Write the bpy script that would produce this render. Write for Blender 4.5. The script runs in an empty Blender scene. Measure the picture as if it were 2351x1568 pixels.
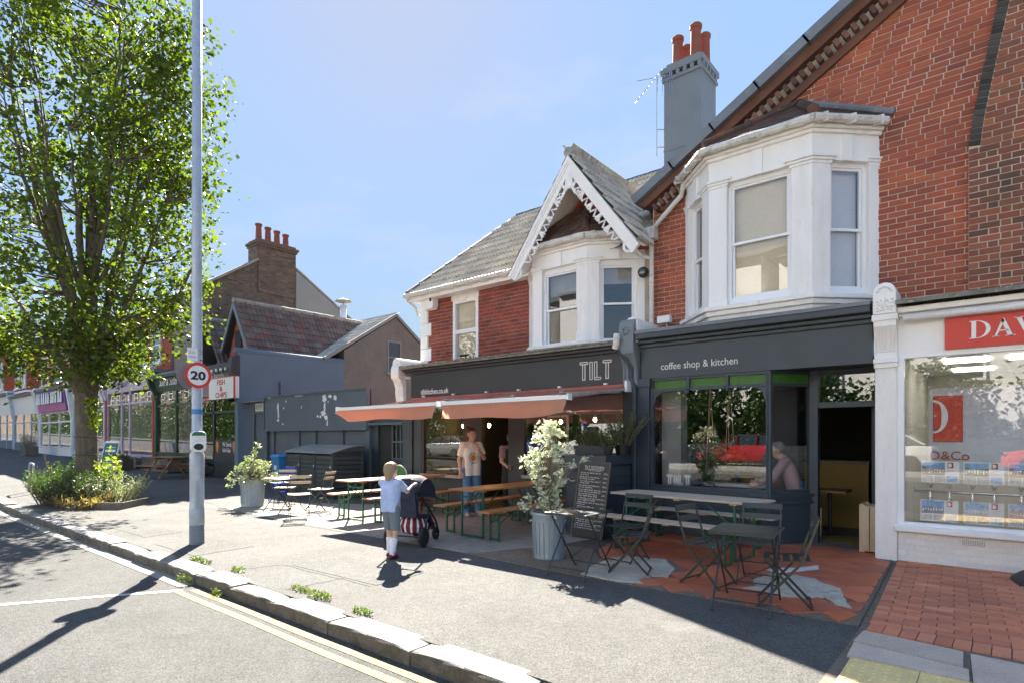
import bpy, math, random
import numpy as np
from mathutils import Vector, Matrix, Euler
RND = random.Random(7)
SC = bpy.context.scene
COL = SC.collection
PI = math.pi

# ------------------------------------------------------------------ camera, sky, sun, exposure
cam_d = bpy.data.cameras.new('camera')
cam = bpy.data.objects.new('camera', cam_d)
COL.objects.link(cam)
cam.location = (0, 0, 1.55)
cam.rotation_euler = (PI/2, 0, math.radians(39.67))
cam_d.sensor_width = 36
cam_d.lens = 36*1335/2351
cam_d.shift_y = 0.0940
cam_d.clip_end = 2000
SC.camera = cam

SUN_DIR = Vector((-0.936, 0.744, 1.0)).normalized()      # towards the sun
SUN_EL = math.asin(SUN_DIR.z)
SUN_AZ = math.atan2(SUN_DIR.x, SUN_DIR.y)                # clockwise from +y
SKY_K, SKY_SAT, CLOUD = 2.95, 1.0, 0.40
wd = bpy.data.worlds.new('World')
SC.world = wd
wd.use_nodes = True
wn, wl = wd.node_tree.nodes, wd.node_tree.links
wn.clear()
w_out = wn.new('ShaderNodeOutputWorld')
w_bg = wn.new('ShaderNodeBackground')
w_sky = wn.new('ShaderNodeTexSky')
w_sky.sky_type = 'NISHITA'
w_sky.sun_disc = False
w_sky.sun_elevation = SUN_EL
w_sky.sun_rotation = SUN_AZ
w_sky.altitude = 0
w_sky.air_density = 1.0
w_sky.dust_density = 0.15
w_sky.ozone_density = 1.0
w_bg.inputs['Strength'].default_value = 0.15
# thin high cloud, spread over the whole dome
w_tc = wn.new('ShaderNodeTexCoord')
w_map = wn.new('ShaderNodeMapping')
w_map.inputs['Scale'].default_value = (1.0, 1.0, 2.6)
w_ns = wn.new('ShaderNodeTexNoise')
w_ns.inputs['Scale'].default_value = 1.7
w_ns.inputs['Detail'].default_value = 6
w_ns.inputs['Roughness'].default_value = 0.62
w_rp = wn.new('ShaderNodeMapRange')
w_rp.inputs['From Min'].default_value = 0.52
w_rp.inputs['From Max'].default_value = 0.80
w_rp.inputs['To Max'].default_value = 0.55
w_mx = wn.new('ShaderNodeMix')
w_mx.data_type = 'RGBA'
wl.new(w_tc.outputs['Generated'], w_map.inputs['Vector'])
wl.new(w_map.outputs['Vector'], w_ns.inputs['Vector'])
wl.new(w_ns.outputs[0], w_rp.inputs['Value'])
wl.new(w_rp.outputs[0], w_mx.inputs[0])
w_lum = wn.new('ShaderNodeRGBToBW')                        # soft shoulder on the whole dome, so the glow round the sun stays in range
wl.new(w_sky.outputs[0], w_lum.inputs[0])
w_k = wn.new('ShaderNodeMath'); w_k.operation = 'MULTIPLY_ADD'
w_k.inputs[1].default_value = SKY_K; w_k.inputs[2].default_value = 1.0
wl.new(w_lum.outputs[0], w_k.inputs[0])
w_inv = wn.new('ShaderNodeMath'); w_inv.operation = 'DIVIDE'; w_inv.inputs[0].default_value = 1.0
wl.new(w_k.outputs[0], w_inv.inputs[1])
w_hs = wn.new('ShaderNodeHueSaturation'); w_hs.inputs['Saturation'].default_value = SKY_SAT
wl.new(w_sky.outputs[0], w_hs.inputs['Color'])
w_sc = wn.new('ShaderNodeVectorMath'); w_sc.operation = 'SCALE'
wl.new(w_hs.outputs[0], w_sc.inputs[0]); wl.new(w_inv.outputs[0], w_sc.inputs['Scale'])
wl.new(w_sc.outputs[0], w_mx.inputs[6])
w_mx.inputs[7].default_value = (CLOUD, CLOUD*1.03, CLOUD*1.06, 1)
wl.new(w_mx.outputs[2], w_bg.inputs['Color'])
wl.new(w_bg.outputs[0], w_out.inputs[0])

sun_d = bpy.data.lights.new('sun', 'SUN')
sun_d.energy = 2.0
sun_d.angle = math.radians(0.5)
sun_d.color = (1.0, 0.93, 0.82)
sun = bpy.data.objects.new('sun', sun_d)
COL.objects.link(sun)
sun.location = (-20, 20, 30)
sun.rotation_euler = SUN_DIR.to_track_quat('Z', 'Y').to_euler()

vs = SC.view_settings
vs.view_transform = 'Standard'
vs.look = 'None'
vs.gamma = 1
vs.use_curve_mapping = False
vs.exposure = 3.8
SC.cycles.max_bounces = 8
SC.cycles.transparent_max_bounces = 24
SC.cycles.caustics_reflective = False
SC.cycles.caustics_refractive = False
SC.cycles.sample_clamp_indirect = 6
SC.cycles.use_denoising = True

# ------------------------------------------------------------------ materials
def _n(nt, t, **kw):
    n = nt.nodes.new(t)
    for k, v in kw.items():
        if k.startswith('i_'):
            n.inputs[k[2:]].default_value = v
        else:
            setattr(n, k, v)
    return n
def _math(nt, op, a, b=None, c=None):
    n = nt.nodes.new('ShaderNodeMath'); n.operation = op
    for i, x in enumerate((a, b, c)):
        if x is None: continue
        if isinstance(x, (int, float)): n.inputs[i].default_value = x
        else: nt.links.new(x, n.inputs[i])
    return n.outputs[0]
def _range(nt, v, a, b, c, d):
    n = nt.nodes.new('ShaderNodeMapRange')
    nt.links.new(v, n.inputs[0])
    for i, x in enumerate((a, b, c, d)): n.inputs[i+1].default_value = x
    return n.outputs[0]
def _mix(nt, f, a, b, blend='MIX'):
    n = nt.nodes.new('ShaderNodeMix'); n.data_type = 'RGBA'; n.blend_type = blend
    for i, x in ((0, f), (6, a), (7, b)):
        if isinstance(x, (int, float)): n.inputs[i].default_value = x
        elif isinstance(x, tuple): n.inputs[i].default_value = (*x[:3], 1)
        else: nt.links.new(x, n.inputs[i])
    return n.outputs[2]
def _noise(nt, pos, scale, detail=4, rough=.55):
    n = _n(nt, 'ShaderNodeTexNoise')
    n.inputs['Scale'].default_value = scale; n.inputs['Detail'].default_value = detail
    n.inputs['Roughness'].default_value = rough
    nt.links.new(pos, n.inputs['Vector'])
    return n.outputs[0]
def _ramp(nt, v, stops, interp='LINEAR'):
    n = nt.nodes.new('ShaderNodeValToRGB'); cr = n.color_ramp; cr.interpolation = interp
    while len(cr.elements) < len(stops): cr.elements.new(0.5)
    for e, (p, c) in zip(cr.elements, stops):
        e.position = p; e.color = (*c[:3], 1)
    nt.links.new(v, n.inputs[0])
    return n.outputs[0]
def _piece(nt, geo):
    oi = nt.nodes.new('ShaderNodeObjectInfo')
    return _math(nt, 'FRACT', _math(nt, 'ADD', oi.outputs['Random'], geo.outputs['Random Per Island']))
def mat(name, col, rough=.6, metal=0., var=.12, vs=2.5, fine=.08, fs=45, bump=0., bs=70, piece=0., palette=None,
        dirt=(), spec=.5, stretch=None, emit=None, subs=0):
    m = bpy.data.materials.new(name); m.use_nodes = True
    nt = m.node_tree; b = nt.nodes['Principled BSDF']
    geo = nt.nodes.new('ShaderNodeNewGeometry'); pos = geo.outputs['Position']
    if stretch:
        mp = nt.nodes.new('ShaderNodeMapping'); mp.inputs['Scale'].default_value = stretch
        nt.links.new(pos, mp.inputs[0]); pos = mp.outputs[0]
    k = _range(nt, _noise(nt, pos, vs), .25, .75, 1-var, 1+var)
    k = _math(nt, 'MULTIPLY', k, _range(nt, _noise(nt, pos, fs, 3), .25, .75, 1-fine, 1+fine))
    c = None
    if palette:
        r = _piece(nt, geo)
        st = [((i+.5)/len(palette), p) for i, p in enumerate(palette)]
        c = _ramp(nt, r, st)
    if piece:
        r2 = _math(nt, 'FRACT', _math(nt, 'MULTIPLY', _piece(nt, geo), 7.31))
        k = _math(nt, 'MULTIPLY', k, _range(nt, r2, 0, 1, 1-piece, 1+piece))
    vm = nt.nodes.new('ShaderNodeVectorMath'); vm.operation = 'SCALE'
    if c is None: vm.inputs[0].default_value = col[:3]
    else: nt.links.new(c, vm.inputs[0])
    nt.links.new(k, vm.inputs['Scale'])
    c = vm.outputs[0]
    for (dc, ds, lo, hi, am) in dirt:
        f = _range(nt, _noise(nt, pos, ds, 6, .65), lo, hi, 0, am)
        c = _mix(nt, f, c, dc)
    nt.links.new(c, b.inputs['Base Color'])
    b.inputs['Roughness'].default_value = rough
    b.inputs['Metallic'].default_value = metal
    b.inputs['Specular IOR Level'].default_value = spec
    if bump:
        bn = nt.nodes.new('ShaderNodeBump'); bn.inputs['Strength'].default_value = bump
        bn.inputs['Distance'].default_value = .01
        nt.links.new(_noise(nt, pos, bs, 4, .6), bn.inputs['Height'])
        nt.links.new(bn.outputs[0], b.inputs['Normal'])
    if emit:
        b.inputs['Emission Color'].default_value = (*emit[:3], 1)
        b.inputs['Emission Strength'].default_value = emit[3]
    return m
def ground_mat(name, c_lo, c_hi, gs=95, rough=.9, patches=(), grain=.55):
    m = bpy.data.materials.new(name); m.use_nodes = True
    nt = m.node_tree; b = nt.nodes['Principled BSDF']
    geo = nt.nodes.new('ShaderNodeNewGeometry'); pos = geo.outputs['Position']
    v = _n(nt, 'ShaderNodeTexVoronoi'); v.inputs['Scale'].default_value = gs
    nt.links.new(pos, v.inputs['Vector'])
    g = _math(nt, 'FRACT', _math(nt, 'MULTIPLY', v.outputs['Color'], 3.7))
    c = _mix(nt, _range(nt, g, .5-grain*.5, .5+grain*.5, 0, 1), c_lo, c_hi)
    hole = _range(nt, _noise(nt, pos, gs*.55, 3, .7), .60, .70, 0, .75)
    c = _mix(nt, hole, c, tuple(x*.28 for x in c_lo))
    k = _range(nt, _noise(nt, pos, 1.1, 6, .6), .25, .75, .78, 1.2)
    k = _math(nt, 'MULTIPLY', k, _range(nt, _noise(nt, pos, 9, 4, .6), .25, .75, .86, 1.13))
    vm = nt.nodes.new('ShaderNodeVectorMath'); vm.operation = 'SCALE'
    nt.links.new(c, vm.inputs[0]); nt.links.new(k, vm.inputs['Scale']); c = vm.outputs[0]
    for (dc, ds, lo, hi, am) in patches:
        c = _mix(nt, _range(nt, _noise(nt, pos, ds, 5, .6), lo, hi, 0, am), c, dc)
    nt.links.new(c, b.inputs['Base Color'])
    b.inputs['Roughness'].default_value = rough
    b.inputs['Specular IOR Level'].default_value = .25
    bn = nt.nodes.new('ShaderNodeBump'); bn.inputs['Strength'].default_value = .55; bn.inputs['Distance'].default_value = .008
    nt.links.new(_math(nt, 'SUBTRACT', v.outputs['Distance'], _math(nt, 'MULTIPLY', hole, 1.0)), bn.inputs['Height'])
    nt.links.new(bn.outputs[0], b.inputs['Normal'])
    return m
def glass_mat(name, tint=(1, 1, 1), boost=1.5, base=.0):
    m = bpy.data.materials.new(name); m.use_nodes = True
    nt = m.node_tree; nt.nodes.clear()
    o = nt.nodes.new('ShaderNodeOutputMaterial'); mx = nt.nodes.new('ShaderNodeMixShader')
    t = nt.nodes.new('ShaderNodeBsdfTransparent'); g = nt.nodes.new('ShaderNodeBsdfGlossy')
    t.inputs[0].default_value = (*tint, 1); g.inputs['Roughness'].default_value = 0.0
    bn = nt.nodes.new('ShaderNodeBump'); bn.inputs['Strength'].default_value = .02; bn.inputs['Distance'].default_value = .004
    geo = nt.nodes.new('ShaderNodeNewGeometry')
    nt.links.new(_noise(nt, geo.outputs['Position'], 1.3, 1), bn.inputs['Height'])
    nt.links.new(bn.outputs[0], g.inputs['Normal'])
    dt = nt.nodes.new('ShaderNodeVectorMath'); dt.operation = 'DOT_PRODUCT'
    nt.links.new(geo.outputs['Normal'], dt.inputs[0]); nt.links.new(geo.outputs['Incoming'], dt.inputs[1])
    c = _math(nt, 'SUBTRACT', 1.0, _math(nt, 'ABSOLUTE', dt.outputs['Value']))
    f = _math(nt, 'MULTIPLY_ADD', _math(nt, 'POWER', c, 4.5), .9, .04*boost+base)
    nt.links.new(_math(nt, 'MINIMUM', f, 1.0), mx.inputs[0])
    nt.links.new(t.outputs[0], mx.inputs[1]); nt.links.new(g.outputs[0], mx.inputs[2])
    nt.links.new(mx.outputs[0], o.inputs[0])
    return m
def leaf_mat(name, palette, trans=.45, rough=.45, tint=(1.35, 1.5, .5)):
    m = bpy.data.materials.new(name); m.use_nodes = True
    nt = m.node_tree; b = nt.nodes['Principled BSDF']
    geo = nt.nodes.new('ShaderNodeNewGeometry')
    r = _piece(nt, geo)
    c = _ramp(nt, r, [((i+.5)/len(palette), p) for i, p in enumerate(palette)])
    nt.links.new(c, b.inputs['Base Color']); b.inputs['Roughness'].default_value = rough
    b.inputs['Specular IOR Level'].default_value = .35
    tr = nt.nodes.new('ShaderNodeBsdfTranslucent'); ms = nt.nodes.new('ShaderNodeMixShader')
    ms.inputs[0].default_value = trans
    tc = _mix(nt, 1.0, c, tint, 'MULTIPLY')
    nt.links.new(tc, tr.inputs[0])
    nt.links.new(b.outputs[0], ms.inputs[1]); nt.links.new(tr.outputs[0], ms.inputs[2])
    nt.links.new(ms.outputs[0], nt.nodes['Material Output'].inputs[0])
    return m
def cloth_mat(name, col, trans=.35, fade=None):
    m = mat(name, col, rough=.85, var=.1, fine=.05, fs=120, dirt=fade or ())
    nt = m.node_tree; b = nt.nodes['Principled BSDF']
    tr = nt.nodes.new('ShaderNodeBsdfTranslucent'); tr.inputs[0].default_value = (*[min(1, x*1.15) for x in col], 1)
    ms = nt.nodes.new('ShaderNodeMixShader'); ms.inputs[0].default_value = trans
    nt.links.new(b.outputs[0], ms.inputs[1]); nt.links.new(tr.outputs[0], ms.inputs[2])
    nt.links.new(ms.outputs[0], nt.nodes['Material Output'].inputs[0])
    return m

RED = [(.37, .09, .047), (.34, .083, .045), (.40, .10, .048), (.31, .076, .045), (.43, .118, .05), (.36, .092, .05), (.37, .088, .047), (.27, .07, .045)]
DRED = [(.26, .054, .036), (.30, .062, .038), (.21, .046, .034), (.33, .075, .044), (.16, .04, .033), (.28, .054, .035)]
MIXB = [(.24, .085, .05), (.33, .10, .05), (.16, .07, .045), (.38, .13, .06), (.11, .06, .045), (.28, .085, .05)]
BRN = [(.17, .12, .085), (.13, .095, .07), (.21, .14, .095), (.10, .075, .06), (.18, .11, .08)]
M = {}
M['brick_red'] = mat('brick_red', RED[0], .85, palette=RED, piece=.14, var=.1, fine=.14, bump=.5, bs=90, dirt=[((.13, .058, .045), .55, .46, .68, .55), ((.44, .30, .24), 3.5, .66, .8, .35)])
M['brick_dark'] = mat('brick_dark_red', DRED[0], .85, palette=DRED, piece=.15, var=.1, fine=.14, bump=.5, bs=90, dirt=[((.10, .045, .038), .8, .5, .7, .55)])
M['brick_mixed'] = mat('brick_mixed', MIXB[0], .85, palette=MIXB, piece=.16, var=.12, bump=.5, bs=90, dirt=[((.06, .05, .04), .9, .5, .72, .7)])
M['brick_black'] = mat('brick_sooty', (.05, .045, .04), .85, piece=.4, bump=.5)
M['brick_brown'] = mat('brick_brown', BRN[0], .9, palette=BRN, piece=.2, bump=.4)
M['brick_far'] = mat('brick_far_red', (.36, .07, .045), .9, palette=[(.36, .07, .042), (.30, .06, .04), (.42, .09, .05)], piece=.1)
M['mortar'] = mat('mortar', (.60, .54, .46), .95, var=.2, fine=.15, bump=.4)
M['mortar_dark'] = mat('mortar_brown', (.24, .21, .18), .95, var=.2)
M['white'] = mat('white_paint', (.86, .85, .83), .5, var=.04, vs=1.5, fine=.03, bump=.12, bs=60, dirt=[((.50, .49, .45), 2.2, .66, .85, .3)], stretch=(3, 3, .6))
M['white_worn'] = mat('white_paint_weathered', (.84, .82, .79), .6, var=.08, fine=.06, bump=.25, bs=80, dirt=[((.36, .34, .30), 4, .62, .80, .5)], stretch=(3, 3, .7))
M['white_brick'] = mat('white_brick_paint', (.80, .79, .77), .6, var=.05, piece=.05, bump=.5, bs=60, dirt=[((.5, .48, .44), 4, .58, .8, .4)])
M['upvc'] = mat('white_gloss_frame', (.84, .85, .86), .3, var=.02, fine=.02)
M['gutter'] = mat('gutter_white', (.66, .64, .59), .55, var=.12, fine=.12, dirt=[((.16, .15, .11), 9, .52, .72, .7)])
M['navy'] = mat('blue_grey_paint', (.036, .052, .066), .45, var=.1, fine=.05, bump=.1, dirt=[((.12, .14, .15), 8, .66, .8, .35)])
M['char'] = mat('charcoal_paint', (.030, .034, .038), .5, var=.1, fine=.05, dirt=[((.10, .10, .10), 7, .66, .82, .3)])
M['yard'] = mat('slate_blue_wall_paint', (.105, .13, .155), .6, var=.1, fine=.06, bump=.2, bs=30, dirt=[((.15, .17, .19), 3, .6, .8, .3)])
M['bluewall'] = mat('blue_render', (.135, .185, .235), .75, var=.10, vs=1.2, fine=.1, bump=.5, bs=25, dirt=[((.14, .17, .21), 2, .55, .8, .35)])
M['greyrender'] = mat('pebbledash', (.22, .20, .165), .95, var=.15, vs=.8, fine=.35, fs=60, bump=.9, bs=60, dirt=[((.12, .105, .08), 1.0, .52, .75, .5)])
M['cement'] = mat('cement_render', (.30, .29, .27), .9, var=.12, vs=.6, fine=.08, bump=.3)
M['chimgrey'] = mat('chimney_paint', (.20, .225, .245), .8, var=.08, fine=.05, bump=.25, dirt=[((.12, .13, .13), 3, .6, .8, .4)])
M['lead'] = mat('lead_sheet', (.17, .19, .21), .55, var=.2, fine=.1, bump=.3, bs=12, dirt=[((.40, .42, .42), 5, .6, .75, .5)])
M['verge_brick'] = mat('weathered_verge_brick', (.15, .075, .05), .9, palette=[(.15, .07, .045), (.12, .065, .05), (.19, .085, .055)], piece=.2, var=.2, bump=.4)
M['mortar_h2'] = mat('mortar_grey', (.40, .34, .29), .95, var=.2, fine=.15, bump=.4)
M['terracotta'] = mat('terracotta', (.26, .075, .042), .8, var=.15, fine=.1, dirt=[((.12, .05, .04), 4, .55, .75, .6)])
M['tile_grey'] = mat('concrete_roof_tile', (.46, .42, .35), .85, piece=.14, var=.2, fine=.2, bump=.5, dirt=[((.30, .27, .16), 3.5, .60, .72, .6), ((.05, .045, .04), 2.2, .58, .78, .5)])
M['tile_brown'] = mat('brown_roof_tile', (.17, .09, .075), .8, palette=[(.19, .14, .115), (.185, .11, .085), (.19, .095, .075), (.16, .12, .10), (.18, .145, .125)], piece=.15, var=.2, bump=.4, dirt=[((.55, .53, .50), 5.2, .69, .73, .8)])
M['tile_plain'] = mat('plain_clay_tile', (.11, .055, .04), .9, palette=[(.10, .05, .04), (.13, .065, .045), (.075, .05, .04), (.10, .07, .05)], piece=.2, var=.2, bump=.4, dirt=[((.22, .17, .07), 5, .62, .72, .7)])
M['stone'] = mat('coping_stone', (.36, .34, .30), .9, var=.2, fine=.15, bump=.5, dirt=[((.10, .10, .08), 4, .5, .72, .6)])
M['mossedge'] = mat('mossy_edge', (.20, .20, .17), .95, var=.4, vs=8, fine=.3, bump=.9, bs=40, dirt=[((.5, .5, .47), 11, .55, .68, .7)])
M['glass'] = glass_mat('window_glass', boost=1.9, base=.015)
M['glass_up'] = glass_mat('upper_window_glass', boost=1.7, base=.02)
M['greenglass'] = None
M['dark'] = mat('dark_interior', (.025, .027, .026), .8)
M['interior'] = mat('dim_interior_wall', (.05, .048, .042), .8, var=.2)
M['blind'] = mat('cream_blind', (.86, .77, .58), .7, var=.06)
M['blind_grey'] = mat('grey_blind', (.62, .62, .68), .7, var=.06)
M['curtain'] = mat('net_curtain', (.30, .30, .29), .9, var=.2)
M['steel_pole'] = mat('galvanised_pole', (.40, .44, .49), .45, metal=.3, var=.15, vs=6, fine=.1, bump=.1, dirt=[((.55, .58, .62), 9, .58, .7, .35)])
M['galv'] = mat('galvanised_bin', (.30, .355, .40), .45, metal=.35, var=.15, vs=5, fine=.1, stretch=(1, 1, .25), dirt=[((.45, .47, .47), 6, .56, .75, .4)])
M['steel'] = mat('brushed_steel', (.55, .55, .54), .25, metal=1, var=.05)
M['black_metal'] = mat('black_green_metal', (.034, .041, .037), .4, var=.2, fine=.1, dirt=[((.16, .17, .17), 14, .68, .78, .4)])
M['black'] = mat('black_plastic', (.02, .02, .022), .5)
M['rubber'] = mat('rubber', (.022, .022, .022), .85)
M['leg_green'] = mat('green_leg_paint', (.022, .115, .062), .4, var=.1)
M['wood_orange'] = mat('orange_varnished_wood', (.46, .22, .075), .4, var=.18, vs=1.5, fine=.15, fs=18, stretch=(1, 8, 8), piece=.06, dirt=[((.18, .08, .035), 9, .62, .75, .5)])
M['wood_pale'] = mat('pale_worn_wood', (.52, .42, .31), .65, var=.15, vs=1.5, fine=.18, fs=18, stretch=(1, 8, 8), dirt=[((.14, .11, .085), 12, .62, .74, .7)])
M['wood_brown'] = mat('brown_stained_wood', (.26, .135, .07), .7, var=.2, fine=.15, piece=.12, bump=.2)
M['wood_grey'] = mat('weathered_wood', (.15, .125, .10), .85, var=.3, fine=.2, piece=.2, bump=.4)
M['wood_crate'] = mat('new_pine', (.55, .43, .28), .65, var=.12, fine=.1, piece=.08)
M['slat_dark'] = mat('dark_shed_paint', (.044, .054, .057), .55, var=.15, fine=.1, piece=.15, bump=.15)
M['slat_top'] = mat('dark_shed_lid', (.24, .25, .25), .4, var=.2, fine=.15, piece=.15)  # lid slats coloured lighter than the sides to look sunlit
M['board'] = mat('chalkboard', (.012, .014, .014), .45, var=.4, vs=6, dirt=[((.05, .05, .05), 5, .5, .8, .5)])
M['chalk'] = mat('chalk', (.72, .72, .70), .9, var=.2)
M['letter'] = mat('cream_letter', (.72, .71, .66), .6)
M['sign_white'] = mat('sign_white', (.80, .80, .79), .4, var=.03)
M['sign_red'] = mat('sign_red', (.62, .04, .025), .4, var=.03)
M['red_print'] = mat('red_print', (.50, .025, .02), .5)
M['orange_print'] = mat('orange_print', (.62, .20, .04), .6)
M['blue_print'] = mat('blue_print', (.10, .17, .42), .6)
M['sign_black'] = mat('sign_black', (.015, .015, .016), .5)
M['sign_green'] = mat('sign_green', (.015, .12, .10), .45)
M['bin_blue'] = mat('blue_bin_plastic', (.04, .22, .50), .45, var=.08)
M['chair_blue'] = mat('blue_chair_paint', (.03, .05, .32), .4)
M['chair_green'] = mat('green_chair', (.02, .16, .05), .4)
M['concrete'] = mat('concrete_patch', (.26, .25, .21), .9, var=.2, vs=5, fine=.3, fs=60, bump=.8, bs=50, dirt=[((.13, .13, .11), 6, .56, .7, .6)])
M['concrete_repair'] = mat('concrete_repair', (.47, .43, .35), .9, var=.2, vs=5, fine=.3, fs=60, bump=.8, bs=50, dirt=[((.17, .16, .13), 6, .56, .7, .6)])
M['quarry'] = mat('quarry_tile', (.46, .13, .065), .6, piece=.13, palette=[(.45, .128, .065), (.48, .14, .075), (.40, .12, .065), (.45, .13, .066), (.54, .15, .055)], var=.14, vs=1.5, fine=.08, bump=.15, dirt=[((.33, .15, .12), 3, .55, .8, .45)])
M['paver'] = mat('brick_paver', (.40, .145, .09), .8, piece=.13, palette=[(.56, .195, .10), (.60, .22, .115), (.52, .18, .095), (.62, .25, .14), (.48, .165, .10)], var=.1, fine=.1, bump=.35, dirt=[((.24, .13, .10), 3, .55, .8, .4)])
M['slab'] = mat('stone_slab', (.53, .43, .345), .85, piece=.1, var=.12, vs=4, fine=.2, fs=80, bump=.4)
M['joint'] = mat('sandy_joint', (.16, .13, .10), .95, var=.3, vs=20, dirt=[((.09, .11, .03), 6, .55, .7, .7)])
M['tactile'] = mat('yellow_tactile', (.72, .55, .24), .8, var=.12, vs=4, fine=.1, bump=.3)
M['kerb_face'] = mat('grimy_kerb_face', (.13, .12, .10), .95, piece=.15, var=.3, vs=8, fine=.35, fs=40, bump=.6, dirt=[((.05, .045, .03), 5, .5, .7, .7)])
M['kerb'] = mat('granite_kerb', (.215, .21, .195), .85, piece=.1, var=.15, vs=6, fine=.3, fs=50, bump=.5, dirt=[((.12, .11, .09), 7, .58, .75, .5)])
M['yellow_line'] = mat('yellow_road_paint', (.27, .18, .04), .8, var=.1, vs=8, fine=.1, dirt=[((.30, .28, .22), 14, .62, .74, .6)])
M['white_line'] = mat('white_road_paint', (.42, .42, .40), .8, var=.1, vs=8, dirt=[((.30, .30, .28), 12, .6, .74, .6)])
M['pave'] = ground_mat('footpath_asphalt', (.066, .064, .060), (.134, .131, .122), 130, patches=[((.05, .048, .045), 7, .66, .71, .35), ((.06, .057, .05), 1.7, .60, .72, .3), ((.10, .097, .09), .55, .55, .68, .35), ((.27, .26, .24), .8, .6, .75, .3)])
M['road'] = ground_mat('road_asphalt', (.050, .050, .048), (.102, .10, .096), 105, patches=[((.035, .035, .034), 2.3, .62, .75, .4), ((.03, .03, .03), 9, .68, .72, .5), ((.08, .08, .077), .5, .54, .7, .4)], grain=.7)
M['pave_dark'] = ground_mat('dark_asphalt_patch', (.062, .061, .058), (.125, .122, .115), 120)
M['gravelpatch'] = ground_mat('brown_aggregate', (.14, .11, .08), (.26, .21, .155), 110)
M['soil'] = mat('dry_soil', (.12, .085, .05), .95, var=.4, vs=12, bump=.8)
M['bark'] = mat('bark', (.12, .098, .075), .95, var=.35, vs=9, fine=.35, fs=30, bump=1.0, bs=28, stretch=(1, 1, .35), dirt=[((.19, .19, .09), 3, .56, .72, .6)])
M['bark_lt'] = mat('twig_bark', (.20, .16, .12), .9, var=.3, bump=.4)
M['leaf'] = leaf_mat('maple_leaf', [(.075, .118, .018), (.10, .145, .020), (.125, .165, .024), (.055, .092, .018), (.17, .195, .03), (.04, .07, .018)], .5, tint=(1.3, 1.42, .45))
M['leaf_hedge'] = leaf_mat('hedge_leaf', [(.03, .07, .02), (.05, .10, .025), (.025, .055, .018)], .3)
M['leaf_varieg'] = leaf_mat('variegated_leaf', [(.70, .72, .54), (.76, .77, .62), (.38, .46, .26), (.80, .80, .68), (.62, .66, .46)], .3, tint=(1.05, 1.05, .85))
M['leaf_olive'] = leaf_mat('pale_shrub_leaf', [(.42, .45, .25), (.28, .34, .17), (.55, .55, .36), (.16, .22, .10)], .3, tint=(1.1, 1.15, .8))
M['leaf_rose'] = leaf_mat('rosemary_leaf', [(.05, .10, .03), (.08, .14, .04), (.10, .15, .06), (.035, .075, .025)], .3)
M['leaf_yellow'] = leaf_mat('golden_leaf', [(.26, .32, .05), (.34, .38, .07), (.18, .25, .04)], .4)
M['leaf_box'] = leaf_mat('pot_plant_leaf', [(.06, .13, .03), (.10, .17, .04), (.13, .16, .05), (.045, .10, .03)], .35)
M['weed'] = leaf_mat('weed_leaf', [(.09, .16, .03), (.13, .20, .035), (.07, .12, .025), (.20, .19, .07)], .3)
M['straw'] = leaf_mat('dry_grass', [(.38, .28, .13), (.46, .35, .18), (.28, .19, .09)], .35)
M['flower'] = leaf_mat('purple_flower', [(.20, .08, .35), (.30, .14, .42)], .3)
M['awning'] = cloth_mat('awning_canvas', (.72, .27, .20), .5, fade=[((.72, .42, .34), 1.6, .5, .8, .5)])
M['valance'] = cloth_mat('awning_valance', (.72, .38, .26), .55, fade=[((.40, .26, .15), 4, .52, .75, .5)])
M['skin'] = mat('skin', (.58, .36, .27), .55, var=.05)
M['hair'] = mat('hair_brown', (.085, .052, .035), .6, var=.3, fs=120, fine=.4)
M['hair_blond'] = mat('hair_fair', (.34, .24, .13), .6, var=.3, fs=120, fine=.4)
M['hair_grey'] = mat('hair_grey', (.22, .21, .20), .6, var=.3, fs=120, fine=.4)
M['tee'] = mat('white_tee', (.80, .75, .68), .85, var=.07, vs=9, bump=.9, bs=9)
M['denim'] = mat('denim', (.09, .20, .36), .85, var=.3, vs=7, bump=.9, bs=11)
M['shirt_blue'] = mat('blue_shirt', (.42, .53, .78), .85, var=.2, vs=7, bump=.9, bs=10)
M['shorts'] = mat('grey_shorts', (.16, .19, .22), .85, var=.1)
M['sock'] = mat('white_sock', (.72, .74, .82), .8)
M['shoe_red'] = mat('dark_red_shoe', (.16, .02, .025), .4)
M['pink'] = mat('pink_jacket', (.35, .235, .245), .8, var=.1, bump=.3, bs=18)
M['apron'] = mat('black_apron', (.02, .022, .026), .8)
M['pram_navy'] = mat('pram_navy_cloth', (.018, .024, .045), .8, var=.15, bump=.2, bs=20)
M['yellowctr'] = mat('mustard_counter', (.24, .155, .03), .6, var=.1)
M['carp_red'] = mat('car_red', (.36, .012, .014), .2, spec=.7, var=.02)
M['carp_orange'] = mat('car_orange_red', (.55, .06, .02), .2, spec=.7, var=.02)
M['carp_white'] = mat('car_white', (.70, .71, .72), .2, spec=.6, var=.02)
M['carp_silver'] = mat('car_silver', (.42, .44, .46), .25, metal=.6, var=.02)
M['carglass'] = mat('car_glass', (.03, .045, .05), .05, spec=1, var=.02)
M['lamp'] = mat('lit_filament', (1, .8, .5), .5, emit=(1, .62, .25, 9))
M['panel_light'] = mat('lit_ceiling_panel', (1, .97, .85), .5, emit=(1, .95, .82, .55))
M['lilac'] = mat('lilac_paint', (.60, .52, .64), .55, var=.05)
M['shopgreen'] = mat('dark_green_paint', (.045, .075, .05), .5, var=.1)
M['purple'] = mat('purple_banner', (.22, .10, .32), .5, var=.5, vs=3)
M['pink_banner'] = mat('pink_banner', (.45, .10, .30), .5, var=.3, vs=3)
M['paleblue'] = mat('pale_shop_paint', (.55, .60, .66), .5, var=.05)
M['slate'] = mat('slate_roof', (.11, .115, .125), .7, var=.2, piece=.15)
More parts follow.
